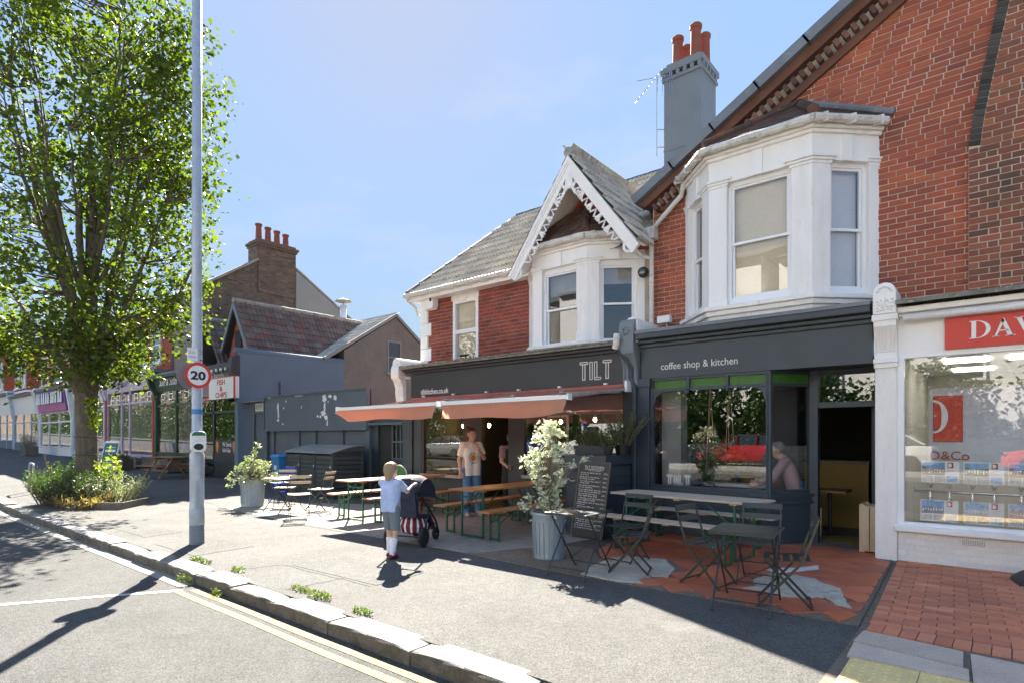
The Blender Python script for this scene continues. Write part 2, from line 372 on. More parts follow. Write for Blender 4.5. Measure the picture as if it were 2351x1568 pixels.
def green_glass():
    m = mat('green_textured_glass', (.07, .22, .03), .25, var=.2, vs=6, fine=.3, fs=50, bump=.8, bs=50, stretch=(2.5, 2.5, .5), spec=.6)
    nt = m.node_tree; b = nt.nodes['Principled BSDF']
    tr = nt.nodes.new('ShaderNodeBsdfTranslucent'); tr.inputs[0].default_value = (.25, .75, .08, 1)
    ms = nt.nodes.new('ShaderNodeMixShader'); ms.inputs[0].default_value = .35
    nt.links.new(b.outputs[0], ms.inputs[1]); nt.links.new(tr.outputs[0], ms.inputs[2])
    nt.links.new(ms.outputs[0], nt.nodes['Material Output'].inputs[0])
    return m
M['greenglass'] = green_glass()

# ------------------------------------------------------------------ object and mesh helpers
TM = {}
def thing(name, label, cat, loc=(0, 0, 0), rz=0., group=None):
    o = bpy.data.objects.new(name, None); COL.objects.link(o)
    o.empty_display_size = .1
    o.location = loc; o.rotation_euler = (0, 0, rz)
    TM[o.name] = Matrix.Translation(loc) @ Matrix.Rotation(rz, 4, 'Z')
    o['label'] = label; o['category'] = cat
    if group: o['group'] = group
    return o
def tag(o, label, cat, group=None, kind=None):
    if label: o['label'] = label
    if cat: o['category'] = cat
    if group: o['group'] = group
    if kind: o['kind'] = kind
    return o
def attach(o, parent, world=False):
    if parent is None: return o
    o.parent = parent
    if world and parent.name in TM:
        o.matrix_parent_inverse = TM[parent.name].inverted()
    return o
def dup(root, loc=None, rz=None, label=None):
    c = root.copy(); COL.objects.link(c)
    if loc is not None: c.location = loc
    if rz is not None: c.rotation_euler = (0, 0, rz)
    TM[c.name] = Matrix.Translation(c.location) @ Matrix.Rotation(c.rotation_euler[2], 4, 'Z')
    if label: c['label'] = label
    for ch in root.children:
        d = ch.copy(); COL.objects.link(d); d.parent = c
        for g in ch.children:
            e = g.copy(); COL.objects.link(e); e.parent = d
    return c
class MB:
    def __init__(s): s.v = []; s.f = []
    def add(s, vs, fs):
        n = len(s.v); s.v.extend(vs); s.f.extend([tuple(i+n for i in f) for f in fs]); return s
    def box(s, a, b, R=None):
        x0, y0, z0 = a; x1, y1, z1 = b
        vs = [(x0, y0, z0), (x1, y0, z0), (x1, y1, z0), (x0, y1, z0), (x0, y0, z1), (x1, y0, z1), (x1, y1, z1), (x0, y1, z1)]
        if R is not None: vs = [tuple(R @ Vector(v)) for v in vs]
        return s.add(vs, [(3, 2, 1, 0), (4, 5, 6, 7), (0, 1, 5, 4), (1, 2, 6, 5), (2, 3, 7, 6), (3, 0, 4, 7)])
    def cbox(s, c, sz, R=None):
        m = Matrix.Translation(c)
        if R is not None: m = m @ R
        h = [x/2 for x in sz]
        return s.box([-x for x in h], h, m)
    def bar(s, p, q, w, h=None, up=(0, 0, 1)):
        p = Vector(p); q = Vector(q); d = (q-p)
        L = d.length; d.normalize(); u = Vector(up)
        if abs(d.dot(u)) > .98: u = Vector((1, 0, 0))
        x = d.cross(u).normalized(); z = x.cross(d).normalized(); h = h or w
        vs = []
        for b in (p, q):
            for i, j in ((-1, -1), (1, -1), (1, 1), (-1, 1)):
                vs.append(tuple(b + x*i*w/2 + z*j*h/2))
        return s.add(vs, [(0, 1, 2, 3), (7, 6, 5, 4), (0, 4, 5, 1), (1, 5, 6, 2), (2, 6, 7, 3), (3, 7, 4, 0)])
    def tube(s, pts, r, n=8, cap=True):
        pts = [Vector(p) for p in pts]; N = len(pts)
        rs = r if isinstance(r, (list, tuple)) else [r]*N
        prev = None; base = len(s.v)
        for i, p in enumerate(pts):
            d = (pts[min(i+1, N-1)] - pts[max(i-1, 0)]).normalized()
            if prev is None:
                a = Vector((0, 0, 1)) if abs(d.z) < .9 else Vector((1, 0, 0))
                x = d.cross(a).normalized()
            else:
                x = (prev - d*prev.dot(d)).normalized()
            prev = x; y = d.cross(x)
            for k in range(n):
                t = 2*PI*k/n
                s.v.append(tuple(p + (x*math.cos(t) + y*math.sin(t))*rs[i]))
        for i in range(N-1):
            for k in range(n):
                a = base+i*n+k; b = base+i*n+(k+1) % n
                s.f.append((a, b, b+n, a+n))
        if cap:
            s.f.append(tuple(base+k for k in reversed(range(n))))
            s.f.append(tuple(base+(N-1)*n+k for k in range(n)))
        return s
    def lathe(s, prof, c=(0, 0, 0), n=20, cap=True):
        base = len(s.v); N = len(prof)
        for (r, z) in prof:
            for k in range(n):
                t = 2*PI*k/n; s.v.append((c[0]+r*math.cos(t), c[1]+r*math.sin(t), c[2]+z))
        for i in range(N-1):
            for k in range(n):
                a = base+i*n+k; b = base+i*n+(k+1) % n
                s.f.append((a, b, b+n, a+n))
        if cap:
            s.f.append(tuple(base+k for k in reversed(range(n)))); s.f.append(tuple(base+(N-1)*n+k for k in range(n)))
        return s
    def prism(s, poly, axis, a, b):
        """polygon in the two other axes, extruded along axis from a to b (poly counter-clockwise or not, both work)"""
        def P(p, t):
            if axis == 'y': return (p[0], t, p[1])
            if axis == 'x': return (t, p[0], p[1])
            return (p[0], p[1], t)
        n = len(poly)
        ar = sum(poly[i][0]*poly[(i+1) % n][1]-poly[(i+1) % n][0]*poly[i][1] for i in range(n))
        vs = [P(p, a) for p in poly] + [P(p, b) for p in poly]
        fs = [tuple(range(n)), tuple(range(2*n-1, n-1, -1))] + [(i, i+n, (i+1) % n+n, (i+1) % n) for i in range(n)]
        flip = (ar > 0) ^ (axis == 'y') ^ (b < a)
        if flip: fs = [tuple(reversed(f)) for f in fs]
        return s.add(vs, fs)
    def quad(s, *p): return s.add([tuple(x) for x in p], [tuple(range(len(p)))])
    def mesh(s, name, m=None, smooth=False):
        me = bpy.data.meshes.new(name); me.from_pydata(s.v, [], s.f)
        if m is not None: me.materials.append(M[m] if isinstance(m, str) else m)
        if smooth:
            me.polygons.foreach_set('use_smooth', [True]*len(me.polygons))
        me.update(); return me
    def build(s, name, m, parent=None, world=False, smooth=False, kind=None, bevel=0):
        o = bpy.data.objects.new(name, s.mesh(name, m, smooth)); COL.objects.link(o)
        if kind: o['kind'] = kind
        if bevel:
            bm = o.modifiers.new('bevel', 'BEVEL'); bm.width = bevel; bm.segments = 2; bm.limit_method = 'ANGLE'
        if smooth == 'angle':
            pass
        return attach(o, parent, world)
def obj(name, mesh, parent=None, loc=(0, 0, 0), rot=None, scale=None, world=False):
    o = bpy.data.objects.new(name, mesh); COL.objects.link(o)
    o.location = loc
    if rot is not None: o.rotation_euler = rot
    if scale is not None: o.scale = scale
    return attach(o, parent, world)
def text(name, body, size, loc, m, parent=None, rot=(PI/2, 0, 0), ext=.003, sx=1., off=0., align='LEFT', world=True, space=1.):
    c = bpy.data.curves.new(name, 'FONT'); c.body = body; c.size = size; c.extrude = ext; c.offset = off
    c.align_x = align; c.space_character = space; c.resolution_u = 3
    c.materials.append(M[m])
    o = bpy.data.objects.new(name, c); COL.objects.link(o)
    o.location = loc; o.rotation_euler = rot; o.scale = (sx, 1, 1)
    return attach(o, parent, world)
def gz(x):
    """ground height of the pavement at x (it climbs gently to the left)"""
    return .018*max(0., -x-16.)
# ---- pieces on a plane: bricks and tiles -----------------------------------------------------------------
CAMP = Vector((0, 0, 1.55))
def brick_field(parent, m, org, ud, nd, z0, z1, spans, L=.198, Hh=.068, j=.0125, single=300, seed=1, proud=.012, flem=False, depth=.05):
    """bricks laid course by course on the vertical plane through org (u along ud, facing nd); spans(z) -> [(u0,u1)]"""
    rr = random.Random(seed); ud = Vector(ud).normalized(); nd = Vector(nd).normalized(); org = Vector(org)-nd*depth
    items = []; row = 0; z = z0
    while z + Hh*.6 < z1:
        h = min(Hh, z1-z)
        for (a, b) in spans(z+h/2):
            u = a; first = True
            k = row; sh = rr.uniform(0, .03)
            while u < b-.02:
                w = L if not flem or (k % 2 == 0) else (L-j)/2
                if first:
                    w = ((L-j)/2 if row % 2 else L)-sh
                    if flem and row % 2: w = (L-j)/2*.98
                    first = False
                k += 1
                if u+w > b or b-(u+w) < .035: w = b-u
                items.append((u, z, w, h, proud*rr.uniform(.35, 1.15), rr.uniform(-.0012, .0012)))
                u += w+j
        z += Hh+j; row += 1
    if not flem:
        pass
    def size(it):
        p = org+ud*(it[0]+it[2]/2)+Vector((0, 0, it[1]-org.z)); d = CAMP-p
        return it[2]*it[3]/d.length_squared*abs(d.normalized().dot(nd))
    items.sort(key=size, reverse=True)
    unit = MB(); unit.box((0, -1, 0), (1, 0, 1)); me = unit.mesh('brick', m)
    ang = math.atan2(ud.y, ud.x)
    for it in items[:single]:
        u, zz, w, h, pr, tz = it
        p = org+ud*u; p.z = zz+tz
        # local -y of the unit brick is the outward face
        obj('brick', me, parent, p+nd*pr*1.0, (0, 0, ang), (w, pr+depth, h), world=True).location = p+nd*0
    mb = MB()
    for it in items[single:]:
        u, zz, w, h, pr, tz = it
        p = org+ud*u; p.z = zz+tz
        a = p+nd*(pr+depth); bq = a+ud*w; c2 = p; d2 = p+ud*w
        up = Vector((0, 0, h))
        mb.add([tuple(x) for x in (c2, a, bq, d2, c2+up, a+up, bq+up, d2+up)], [(1, 2, 6, 5), (0, 1, 5, 4), (2, 3, 7, 6), (5, 6, 7, 4), (0, 3, 2, 1)])
    if mb.v: mb.build('bricks', m, parent, True, kind='stuff')
def tile_mesh(w, g, m, t=.03, rolls=2, hgt=.028):
    """interlocking roof tile: x across (0..w), y up the slope (0..g+lap), z out of the roof"""
    mb = MB(); pts = []
    n = rolls*4
    for i in range(n+1):
        ph = (i/n*rolls) % 1.0
        pts.append((w*i/n*.99, hgt*max(0, math.sin(ph*2*PI)) if rolls else 0))
    lap = .06
    vs = []
    for y, dz in ((0, t), (g+lap, .006)):
        for x, z in pts: vs.append((x, y, z+dz))
    for x, z in pts: vs.append((x, 0, z*.6))
    k = len(pts); fs = []
    for i in range(k-1):
        fs.append((i, i+1, k+i+1, k+i)); fs.append((2*k+i, 2*k+i+1, i+1, i))
    mb.add(vs, fs)
    return mb
def tile_field(parent, m, org, ud, sd, L, w, g, spans, single=300, rolls=2, hgt=.028, t=.03, seed=3):
    """roof tiles on the slope through org: courses run along ud, sd points up the slope; spans(s) -> [(u0,u1)]"""
    rr = random.Random(seed); org = Vector(org); ud = Vector(ud).normalized(); sd = Vector(sd).normalized(); nd = ud.cross(sd).normalized()
    tm = tile_mesh(w, g, m, t, rolls, hgt); me = tm.mesh('roof_tile', m)
    items = []; s = 0.; row = 0
    while s < L-.02:
        for (a, b) in spans(s+g/2):
            u = a
            while u < b-.04:
                items.append((u, s, min(1., (b-u)/w), rr.uniform(-.004, .006), rr.uniform(-.004, .004)))
                u += w
        s += g; row += 1
    items.sort(key=lambda it: (CAMP-(org+ud*it[0]+sd*it[1])).length)
    R = Matrix((ud, sd, nd)).transposed().to_4x4()
    mb = MB()
    for i, (u, s, sc, dz, dr) in enumerate(items):
        p = org+ud*u+sd*s+nd*dz
        if i < single:
            o = bpy.data.objects.new('roof_tile', me); COL.objects.link(o)
            o.rotation_euler = R.to_euler(); o.location = p; o.scale = (sc, 1, 1)
            attach(o, parent, True)
        else:
            T = Matrix.Translation(p) @ R @ Matrix.Diagonal((sc, 1, 1, 1))
            mb.add([tuple(T @ Vector(v)) for v in tm.v], tm.f)
    if mb.v: mb.build('roof_tiles', m, parent, True, kind='stuff')
def leaves(pts, size, rr, up=.3, asp=1.6, jit=.35):
    """leaf blades (two triangles folded along the midrib) at the given points"""
    mb = MB(); V = mb.v; Fc = mb.f
    for p in pts:
        a = rr.uniform(0, 2*PI); ph = rr.uniform(-.9, .9)+up
        d = Vector((math.cos(a)*math.cos(ph), math.sin(a)*math.cos(ph), math.sin(ph)))
        sd = d.cross(Vector((rr.uniform(-1, 1), rr.uniform(-1, 1), rr.uniform(-.2, 1)))).normalized()
        nn = d.cross(sd)
        s = size*rr.uniform(1-jit, 1+jit); w = s/asp/1.0
        p = Vector(p); n = len(V)
        V.extend([tuple(p), tuple(p+d*s*.5+sd*w*.5+nn*s*.08), tuple(p+d*s), tuple(p+d*s*.5-sd*w*.5+nn*s*.08)])
        Fc.append((n, n+1, n+2)); Fc.append((n, n+2, n+3))
    return mb
def leaves_np(P, size, seed, asp=1.3, upb=.2, jit=.35):
    r = np.random.RandomState(seed); n = len(P)
    a = r.uniform(0, 2*PI, n); ph = r.uniform(-1.0, 1.0, n)+upb
    d = np.stack([np.cos(a)*np.cos(ph), np.sin(a)*np.cos(ph), np.sin(ph)], 1)
    q = r.normal(size=(n, 3)); sd = np.cross(d, q); sd /= np.linalg.norm(sd, axis=1)[:, None]+1e-9
    nn = np.cross(d, sd)
    s = (size*r.uniform(1-jit, 1+jit, n))[:, None]; w = s/asp
    v = np.stack([P, P+d*s*.45+sd*w*.5+nn*s*.1, P+d*s, P+d*s*.45-sd*w*.5+nn*s*.1], 1).reshape(-1, 3)
    b = np.arange(n)*4
    f = np.concatenate([np.stack([b, b+1, b+2], 1), np.stack([b, b+2, b+3], 1)])
    return v, f
def np_obj(name, v, f, m, parent=None, world=False, kind=None, smooth=False):
    me = bpy.data.meshes.new(name)
    me.vertices.add(len(v)); me.vertices.foreach_set('co', np.asarray(v, dtype=np.float32).ravel())
    k = f.shape[1]
    me.loops.add(f.size); me.loops.foreach_set('vertex_index', f.astype(np.int32).ravel())
    me.polygons.add(len(f)); me.polygons.foreach_set('loop_start', (np.arange(len(f))*k).astype(np.int32))
    me.polygons.foreach_set('loop_total', np.full(len(f), k, dtype=np.int32))
    if smooth: me.polygons.foreach_set('use_smooth', np.ones(len(f), dtype=bool))
    me.materials.append(M[m]); me.update(calc_edges=True); me.validate()
    o = bpy.data.objects.new(name, me); COL.objects.link(o)
    if kind: o['kind'] = kind
    return attach(o, parent, world)

# ================================================================== THE GROUND
XB = (-160., -16., 70.)
def strip(name, m, y0, y1, dz, x0=-160., x1=70., label=None):
    xs = [x0] + [x for x in XB if x0 < x < x1] + [x1]
    mb = MB()
    for a, b in zip(xs, xs[1:]):
        mb.quad((a, y0, gz(a)+dz), (b, y0, gz(b)+dz), (b, y1, gz(b)+dz), (a, y1, gz(a)+dz))
    return mb.build(name, m, kind='structure')
strip('road', 'road', -9.5, 2.96, -.12)
strip('pavement', 'pave', 3.0, 16, 0)
strip('pavement', 'pave_dark', -13.5, -9.5, .02)
mb = MB(); mb.box((-160, -9.8, -.2), (70, -9.5, .022)); mb.build('kerb', 'kerb', kind='structure')
g = MB(); g.quad((-900, -900, -.4), (900, -900, -.4), (900, 900, -.4), (-900, 900, -.4)); g.build('ground', 'soil', kind='structure')
# kerb of single granite stones
kb = MB(); kb.quad((-160, 2.8, -.005+gz(-160)), (-31, 2.8, -.005+gz(-31)), (-31, 3.02, -.005+gz(-31)), (-160, 3.02, -.005+gz(-160)))
kb.quad((-160, 2.8, -.13+gz(-160)), (-31, 2.8, -.13+gz(-31)), (-31, 2.8, gz(-31)), (-160, 2.8, gz(-160)))
kerb = kb.build('kerb', 'kerb', kind='structure')
def stone_mesh(L):
    mb = MB(); rr = random.Random(int(L*1000))
    W = .27; n = 6; prof = [(0, -.2), (0, -.02), (.006, -.006), (.018, 0), (W-.012, .002), (W, -.008)]
    for i in range(n+1):
        x = L*i/n
        for k, (y, z) in enumerate(prof):
            e = .0045 if k in (1, 2, 3) else .002
            e2 = -.012 if i in (0, n) and k >= 2 else 0
            mb.v.append((x+(.008 if i == 0 else -.008 if i == n else 0)*(k >= 2), y+rr.uniform(-e, e), z+rr.uniform(-e, e)*.6+e2))
    P = len(prof)
    for i in range(n):
        for k in range(P-1):
            a = i*P+k; mb.f.append((a, a+P, a+P+1, a+1))
    mb.f.append(tuple(range(P))); mb.f.append(tuple(n*P+k for k in reversed(range(P))))
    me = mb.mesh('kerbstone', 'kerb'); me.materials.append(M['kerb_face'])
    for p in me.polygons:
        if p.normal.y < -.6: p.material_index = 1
    return me
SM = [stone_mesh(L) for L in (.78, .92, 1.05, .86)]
SL = (.78, .92, 1.05, .86)
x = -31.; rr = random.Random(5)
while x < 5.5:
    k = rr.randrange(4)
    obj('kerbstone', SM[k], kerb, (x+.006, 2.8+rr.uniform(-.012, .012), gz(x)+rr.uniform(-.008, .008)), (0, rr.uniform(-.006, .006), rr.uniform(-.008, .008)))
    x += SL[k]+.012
M['straw_dark'] = leaf_mat('dead_leaf', [(.10, .06, .03), (.16, .10, .05), (.06, .04, .025), (.08, .09, .03)], .1)
# painted lines
def ribbon(name, m, pts, w, dz):
    mb = MB(); vs = []
    for i, p in enumerate(pts):
        a = Vector(pts[max(0, i-1)]); b = Vector(pts[min(len(pts)-1, i+1)]); d = (b-a).normalized(); nn = Vector((-d.y, d.x))
        ww = w*rr.uniform(.92, 1.06)
        for s in (-1, 1): vs.append((p[0]+nn.x*ww/2*s, p[1]+nn.y*ww/2*s, gz(p[0])+dz))
    mb.add(vs, [(2*i, 2*i+2, 2*i+3, 2*i+1) for i in range(len(pts)-1)])
    return mb.build(name, m, kind='structure')
ribbon('road_marking', 'yellow_line', [(-6.86+i*.35, 2.545-.005*math.sin(i)) for i in range(34)], .075, -.116)
ribbon('road_marking', 'yellow_line', [(-6.78+i*.35, 2.685-.005*math.cos(i)) for i in range(34)], .075, -.116)
ribbon('road_marking', 'white_line', [(-6.85, 2.6), (-7.0, 2.35), (-7.3, 1.85), (-7.65, 1.22), (-8.1, .42), (-8.6, -.45)], .085, -.116)
# channel stones beside the kerb, dusty
strip('gutter_channel', 'concrete', 2.62, 2.80, -.114, -40, -7.0)
# seams and patches in the footpath
def seam(pts, w=.016): ribbon('pavement_seam', 'pave_seam', pts, w, .004)
M['pave_seam'] = mat('tar_seam', (.07, .07, .068), .9, var=.4, vs=20)
def wob(a, b, n=10, e=.02):
    return [(a[0]+(b[0]-a[0])*i/n+rr.uniform(-e, e), a[1]+(b[1]-a[1])*i/n+rr.uniform(-e, e)) for i in range(n+1)]
for a, b in (((-9.4, 3.25), (-8.2, 3.22)), ((-9.45, 4.0), (-8.35, 4.02)), ((-9.4, 3.25), (-9.45, 4.0)), ((-8.2, 3.22), (-8.3, 4.0)), ((-6.9, 3.15), (-6.7, 3.7)), ((-6.7, 3.7), (-5.0, 3.75)), ((-5.6, 3.1), (-5.5, 4.5)),
             ((-20, 5.6), (-5.4, 5.62)), ((-12.8, 5.8), (-10.4, 5.62)), ((-15.5, 6.2), (-13.2, 5.9)), ((-18, 7.2), (-13.5, 6.9)), ((-19, 8.3), (-14, 8.1)), ((-10.4, 5.7), (-10.5, 8.6)), ((-8.1, 5.65), (-8.15, 8.6))):
    seam(wob(a, b))
# terrace in front of the cafe: pale concrete on the left, brown aggregate, red quarry tiles on the right
def sheet(name, m, pts, z0, z1, par=None):
    mb = MB(); mb.prism(pts, 'z', z0, z1); return mb.build(name, m, par, kind='structure')
sheet('concrete_forecourt', 'concrete', [(-13.4, 5.85), (-10.4, 5.66), (-5.45, 5.62), (-4.9, 6.6), (-4.6, 8.8), (-10.5, 8.8), (-13.2, 7.2)], -.02, .006)
sheet('aggregate_patch', 'gravelpatch', [(-5.4, 5.6), (-4.2, 5.52), (-3.45, 5.50), (-3.6, 6.1), (-4.3, 6.95), (-4.75, 6.9), (-5.1, 6.3)], -.02, .010)
fore = sheet('tiled_forecourt', 'joint', [(-4.25, 7.0), (-3.9, 6.5), (-3.5, 5.52), (-.86, 5.50), (-.99, 8.77), (-2.0, 9.4), (-4.6, 8.77)], -.02, .008)
def inpoly(p, poly):
    x, y = p; c = False; j = len(poly)-1
    for i in range(len(poly)):
        if (poly[i][1] > y) != (poly[j][1] > y) and x < (poly[j][0]-poly[i][0])*(y-poly[i][1])/(poly[j][1]-poly[i][1])+poly[i][0]: c = not c
        j = i
    return c
PATCH1 = [(-3.59, 5.54), (-3.72, 6.05), (-3.78, 6.5), (-3.66, 6.8), (-3.45, 6.78), (-3.21, 6.9), (-3.0, 6.62), (-2.87, 6.45), (-2.77, 6.05), (-2.92, 5.98), (-2.98, 5.74), (-2.85, 5.6), (-3.1, 5.53)]
PATCH2 = [(-1.98, 6.05), (-1.91, 6.26), (-2.0, 6.5), (-1.97, 6.76), (-1.93, 6.93), (-1.82, 6.9), (-1.71, 7.0), (-1.5, 6.98), (-1.42, 6.85), (-1.2, 6.68), (-1.12, 6.35), (-.98, 5.95), (-1.12, 6.0), (-1.25, 6.25), (-1.4, 6.05), (-1.58, 5.98), (-1.75, 6.08)]
PATCH3 = [(-2.04, 7.09), (-1.95, 7.3), (-1.8, 7.42), (-1.62, 7.72), (-1.58, 7.5), (-1.72, 7.25), (-1.9, 7.0)]
PATCH4 = [(-1.05, 5.5), (-1.02, 5.66), (-.95, 5.7), (-.9, 5.5)]
FPOLY = [(-4.25, 7.0), (-3.9, 6.5), (-3.5, 5.53), (-.9, 5.51), (-1.0, 8.75), (-1.2, 9.35), (-2.0, 9.4), (-2.45, 8.8), (-4.6, 8.75)]
q = MB(); q.box((0, 0, 0), (.262, .262, .016)); qm = q.mesh('quarry_tile', 'quarry')
for i in range(-30, 30):
    for j in range(-30, 30):
        c = Vector((-2.5+(i-j)*.267*.7071, 7.2+(i+j)*.267*.7071))
        if not inpoly(c, FPOLY): continue
        if any(inpoly(c, P) for P in (PATCH1, PATCH2)): continue
        p = c - Vector((0, .131*1.414))
        cs = [(c.x+dx, c.y+dy) for dx, dy in ((.185, 0), (-.185, 0), (0, .185), (0, -.185))]
        if all(inpoly(k, FPOLY) for k in cs):
            obj('quarry_tile', qm, fore, (p.x, p.y, .004+rr.uniform(-.0012, .0012)), (0, 0, PI/4+rr.uniform(-.004, .004)))
        else:                                           # cut tile along the edge of the terrace
            t = MB(); sq = [(c.x, c.y-.185), (c.x+.185, c.y), (c.x, c.y+.185), (c.x-.185, c.y)]
            kept = [k for k in sq if inpoly(k, FPOLY)]
            poly = []
            for a in range(4):
                A0, B0 = sq[a], sq[(a+1) % 4]
                if inpoly(A0, FPOLY): poly.append(A0)
                if inpoly(A0, FPOLY) != inpoly(B0, FPOLY):
                    lo, hi = (A0, B0) if inpoly(A0, FPOLY) else (B0, A0)
                    for _ in range(12):
                        mid = ((lo[0]+hi[0])/2, (lo[1]+hi[1])/2)
                        if inpoly(mid, FPOLY): lo = mid
                        else: hi = mid
                    poly.append(lo)
            if len(poly) >= 3:
                t.prism(poly, 'z', .004, .0195); t.build('quarry_tile', 'quarry', fore)
def rough_poly(P, e=.03, n=5):
    out = []
    for i in range(len(P)):
        a, b = P[i], P[(i+1) % len(P)]
        for k in range(n): out.append((a[0]+(b[0]-a[0])*k/n+rr.uniform(-e, e)*.5*(k > 0), a[1]+(b[1]-a[1])*k/n+rr.uniform(-e, e)*.5*(k > 0)))
    return out
for P in (PATCH1, PATCH2): sheet('concrete_patch', 'concrete_repair', rough_poly(P), .002, .024, fore)
M['mortar_white'] = mat('white_mortar', (.62, .61, .58), .9, var=.15, bump=.6)
sheet('mortar_patch', 'mortar_white', rough_poly(PATCH3, .02), .004, .0235, fore)
# brick paving in front of the estate agent
pav = sheet('brick_paving', 'joint', [(-.84, 5.36), (1.9, 5.25), (1.9, 8.76), (-.96, 8.76)], -.02, .0035)
b = MB(); b.box((0, 0, 0), (1, 1, 1)); pm = b.mesh('paver', 'paver')
y = 5.62; row = 0
def xl(y): return -.80-.14*(y-5.4)/3.3
while y < 8.7:
    x = xl(y)+.01
    w = .225 if row % 2 == 0 else .112
    while x < 1.45:
        obj('paver', pm, pav, (x, y+rr.uniform(-.003, .003), .002+rr.uniform(-.003, .003)), (0, 0, rr.uniform(-.008, .008)), (w-.007, .103, .016))
        x += w; w = .225
    y += .111; row += 1
x = -.79
while x < 1.2:
    obj('paver', pm, pav, (x, 5.385-.04*(x+.8), .003), (0, 0, -.03+rr.uniform(-.01, .01)), (.104, .222, .017)); x += .111
# stone slabs and the yellow tactile paving by the kerb
slab = sheet('slab_paving', 'joint', [(-.86, 3.05), (1.9, 3.05), (1.9, 5.42), (-.84, 5.52)], -.02, .006)
for P in ([(-.82, 5.03), (-.16, 4.93), (-.17, 5.28), (-.80, 5.36)], [(-.80, 4.67), (-.12, 4.67), (-.13, 4.90), (-.81, 5.0)], [(-.1, 4.67), (.34, 4.67), (.30, 5.22), (-.13, 5.26)],
          [(.37, 4.67), (.95, 4.67), (.95, 5.17), (.33, 5.2)], [(.98, 4.67), (1.6, 4.67), (1.6, 5.1), (.98, 5.15)]):
    t = MB(); t.prism(P, 'z', 0, .02+rr.uniform(-.002, .003)); t.build('stone_slab', 'slab', slab)
t = MB(); t.box((0, 0, 0), (.395, .395, .022)); n = 6
for i in range(n):
    for j in range(n):
        t.lathe([(.016, .022), (.0125, .027), (.001, .0275)], (.034+i*.0655, .034+j*.0655, 0), 8, False)
tm = t.mesh('tactile_slab', 'tactile')
for i in range(5):
    for j in range(4):
        obj('tactile_slab', tm, slab, (-.77+i*.4, 4.24-j*.4, 0), (0, 0, rr.uniform(-.003, .003)))
# worn repairs, an iron cover and dead leaves in the gutter
for P_ in ([(-9.4, 3.2), (-8.1, 3.22), (-8.15, 4.05), (-9.45, 4.0)], [(-12.6, 3.3), (-10.2, 3.32), (-10.3, 3.9), (-12.5, 3.85)], [(-6.6, 3.75), (-5.0, 3.8), (-5.05, 4.5), (-6.5, 4.45)]): sheet('tarmac_repair', 'pave_dark', rough_poly(P_, .02), -.02, .0035)
for P_ in ([(-5.2, .2), (-3.9, .25), (-3.95, 1.3), (-5.15, 1.25)], [(-13, .9), (-9.8, 1.0), (-9.9, 1.7), (-13, 1.6)]): sheet('tarmac_repair', 'road', rough_poly(P_, .02), -.14, -.1165)
P = []
for i in range(900):
    x_ = rr.uniform(-20, .5); P.append((x_, 2.79-abs(rr.gauss(0, .05)), gz(x_)-.118))
v, f = leaves_np(np.array(P), .022, 77, 1.7, -.2); np_obj('gutter_litter', v, f, 'straw_dark', kind='stuff')
# weeds in the joint behind the kerb and at its foot, scruffy line by the terrace
def tuft(x, y, r, n, z=0., h=.035, label='small green weed tuft growing along the kerb joint'):
    P = []
    for i in range(n):
        a = rr.uniform(0, 2*PI); d = r*math.sqrt(rr.random())
        P.append((x+math.cos(a)*d*1.7, y+math.sin(a)*d*.6, z+rr.uniform(.0, h)))
    v, f = leaves_np(np.array(P), .024, int(abs(x*100)), 1.6, .5)
    return np_obj('weed', v, f, 'weed', kind='thing')
for i, (x, y, r, n, z, h, lab) in enumerate(((-7.78, 3.13, .085, 190, 0, .03, 'low weed tuft behind the kerb in the pole shadow'), (-7.52, 3.12, .07, 110, 0, .03, 'small weed tuft just right of the pole shadow on the kerb'),
        (-6.78, 3.18, .085, 130, 0, .03, 'round weed tuft alone on the footpath above the leafy gutter weeds'), (-5.42, 3.18, .10, 170, 0, .03, 'weed tuft at the kerb joint beside the larger long tuft'), (-5.05, 3.16, .11, 260, 0, .04, 'largest and longest weed tuft lying along the back of the kerb'),
        (-4.3, 3.12, .09, 140, 0, .03, 'last weed tuft behind the kerb nearest the viewer'), (-7.15, 2.74, .11, 150, -.12, .10, 'leafy weed sprouting in the gutter at the foot of the kerb'), (-6.35, 2.75, .08, 90, -.12, .07, 'smaller weed in the gutter next to the start of the yellow lines'))):
    tag(tuft(x, y, r, n, z, h), lab, 'weed', 'weeds along the kerb')
P = [(-.84-.12*(y-5.4)/3.3+rr.uniform(-.015, .015), y, .012) for y in np.linspace(5.5, 8.6, 60)]
v, f = leaves_np(np.array(P), .02, 4, 1.6, .4); np_obj('joint_moss', v, f, 'weed', kind='stuff')

# ================================================================== RED BRICK GABLED HOUSE (right)
YF, YW = 8.75, 9.5          # shopfront plane, upper wall plane
house = thing('brick_house', 'red brick gabled house with the large white bay, above the charcoal coffee shop', 'house', (-1.5, 9.6, 0))
VS = .585
def verge(x): return 5.77+VS*(x+4.64) if x < 1.3 else 5.77+VS*(1.3+4.64)-VS*(x-1.3)
mb = MB()
for P_ in ([(-4.64, 2.95), (-3.95, 2.95), (-3.95, verge(-3.95)), (-4.64, 5.77)], [(-3.95, 5.45), (-1.33, 5.45), (-1.33, verge(-1.33)), (-3.95, verge(-3.95))], [(-3.95, 2.95), (-1.33, 2.95), (-1.33, 3.4), (-3.95, 3.4)], [(-1.33, 2.95), (4.2, 2.95), (4.2, verge(4.2)), (1.3, verge(1.3)), (-1.33, verge(-1.33))]): mb.prism(P_, 'y', YW, YW+.25)
mb.build('wall', 'mortar', house, True)
mb = MB(); mb.box((-4.64, YW+.25, 2.9), (-4.4, 19, 5.75)); mb.box((4.0, YW+.25, 2.9), (4.2, 19, 5.75)); mb.build('wall', 'brick_dark', house, True)
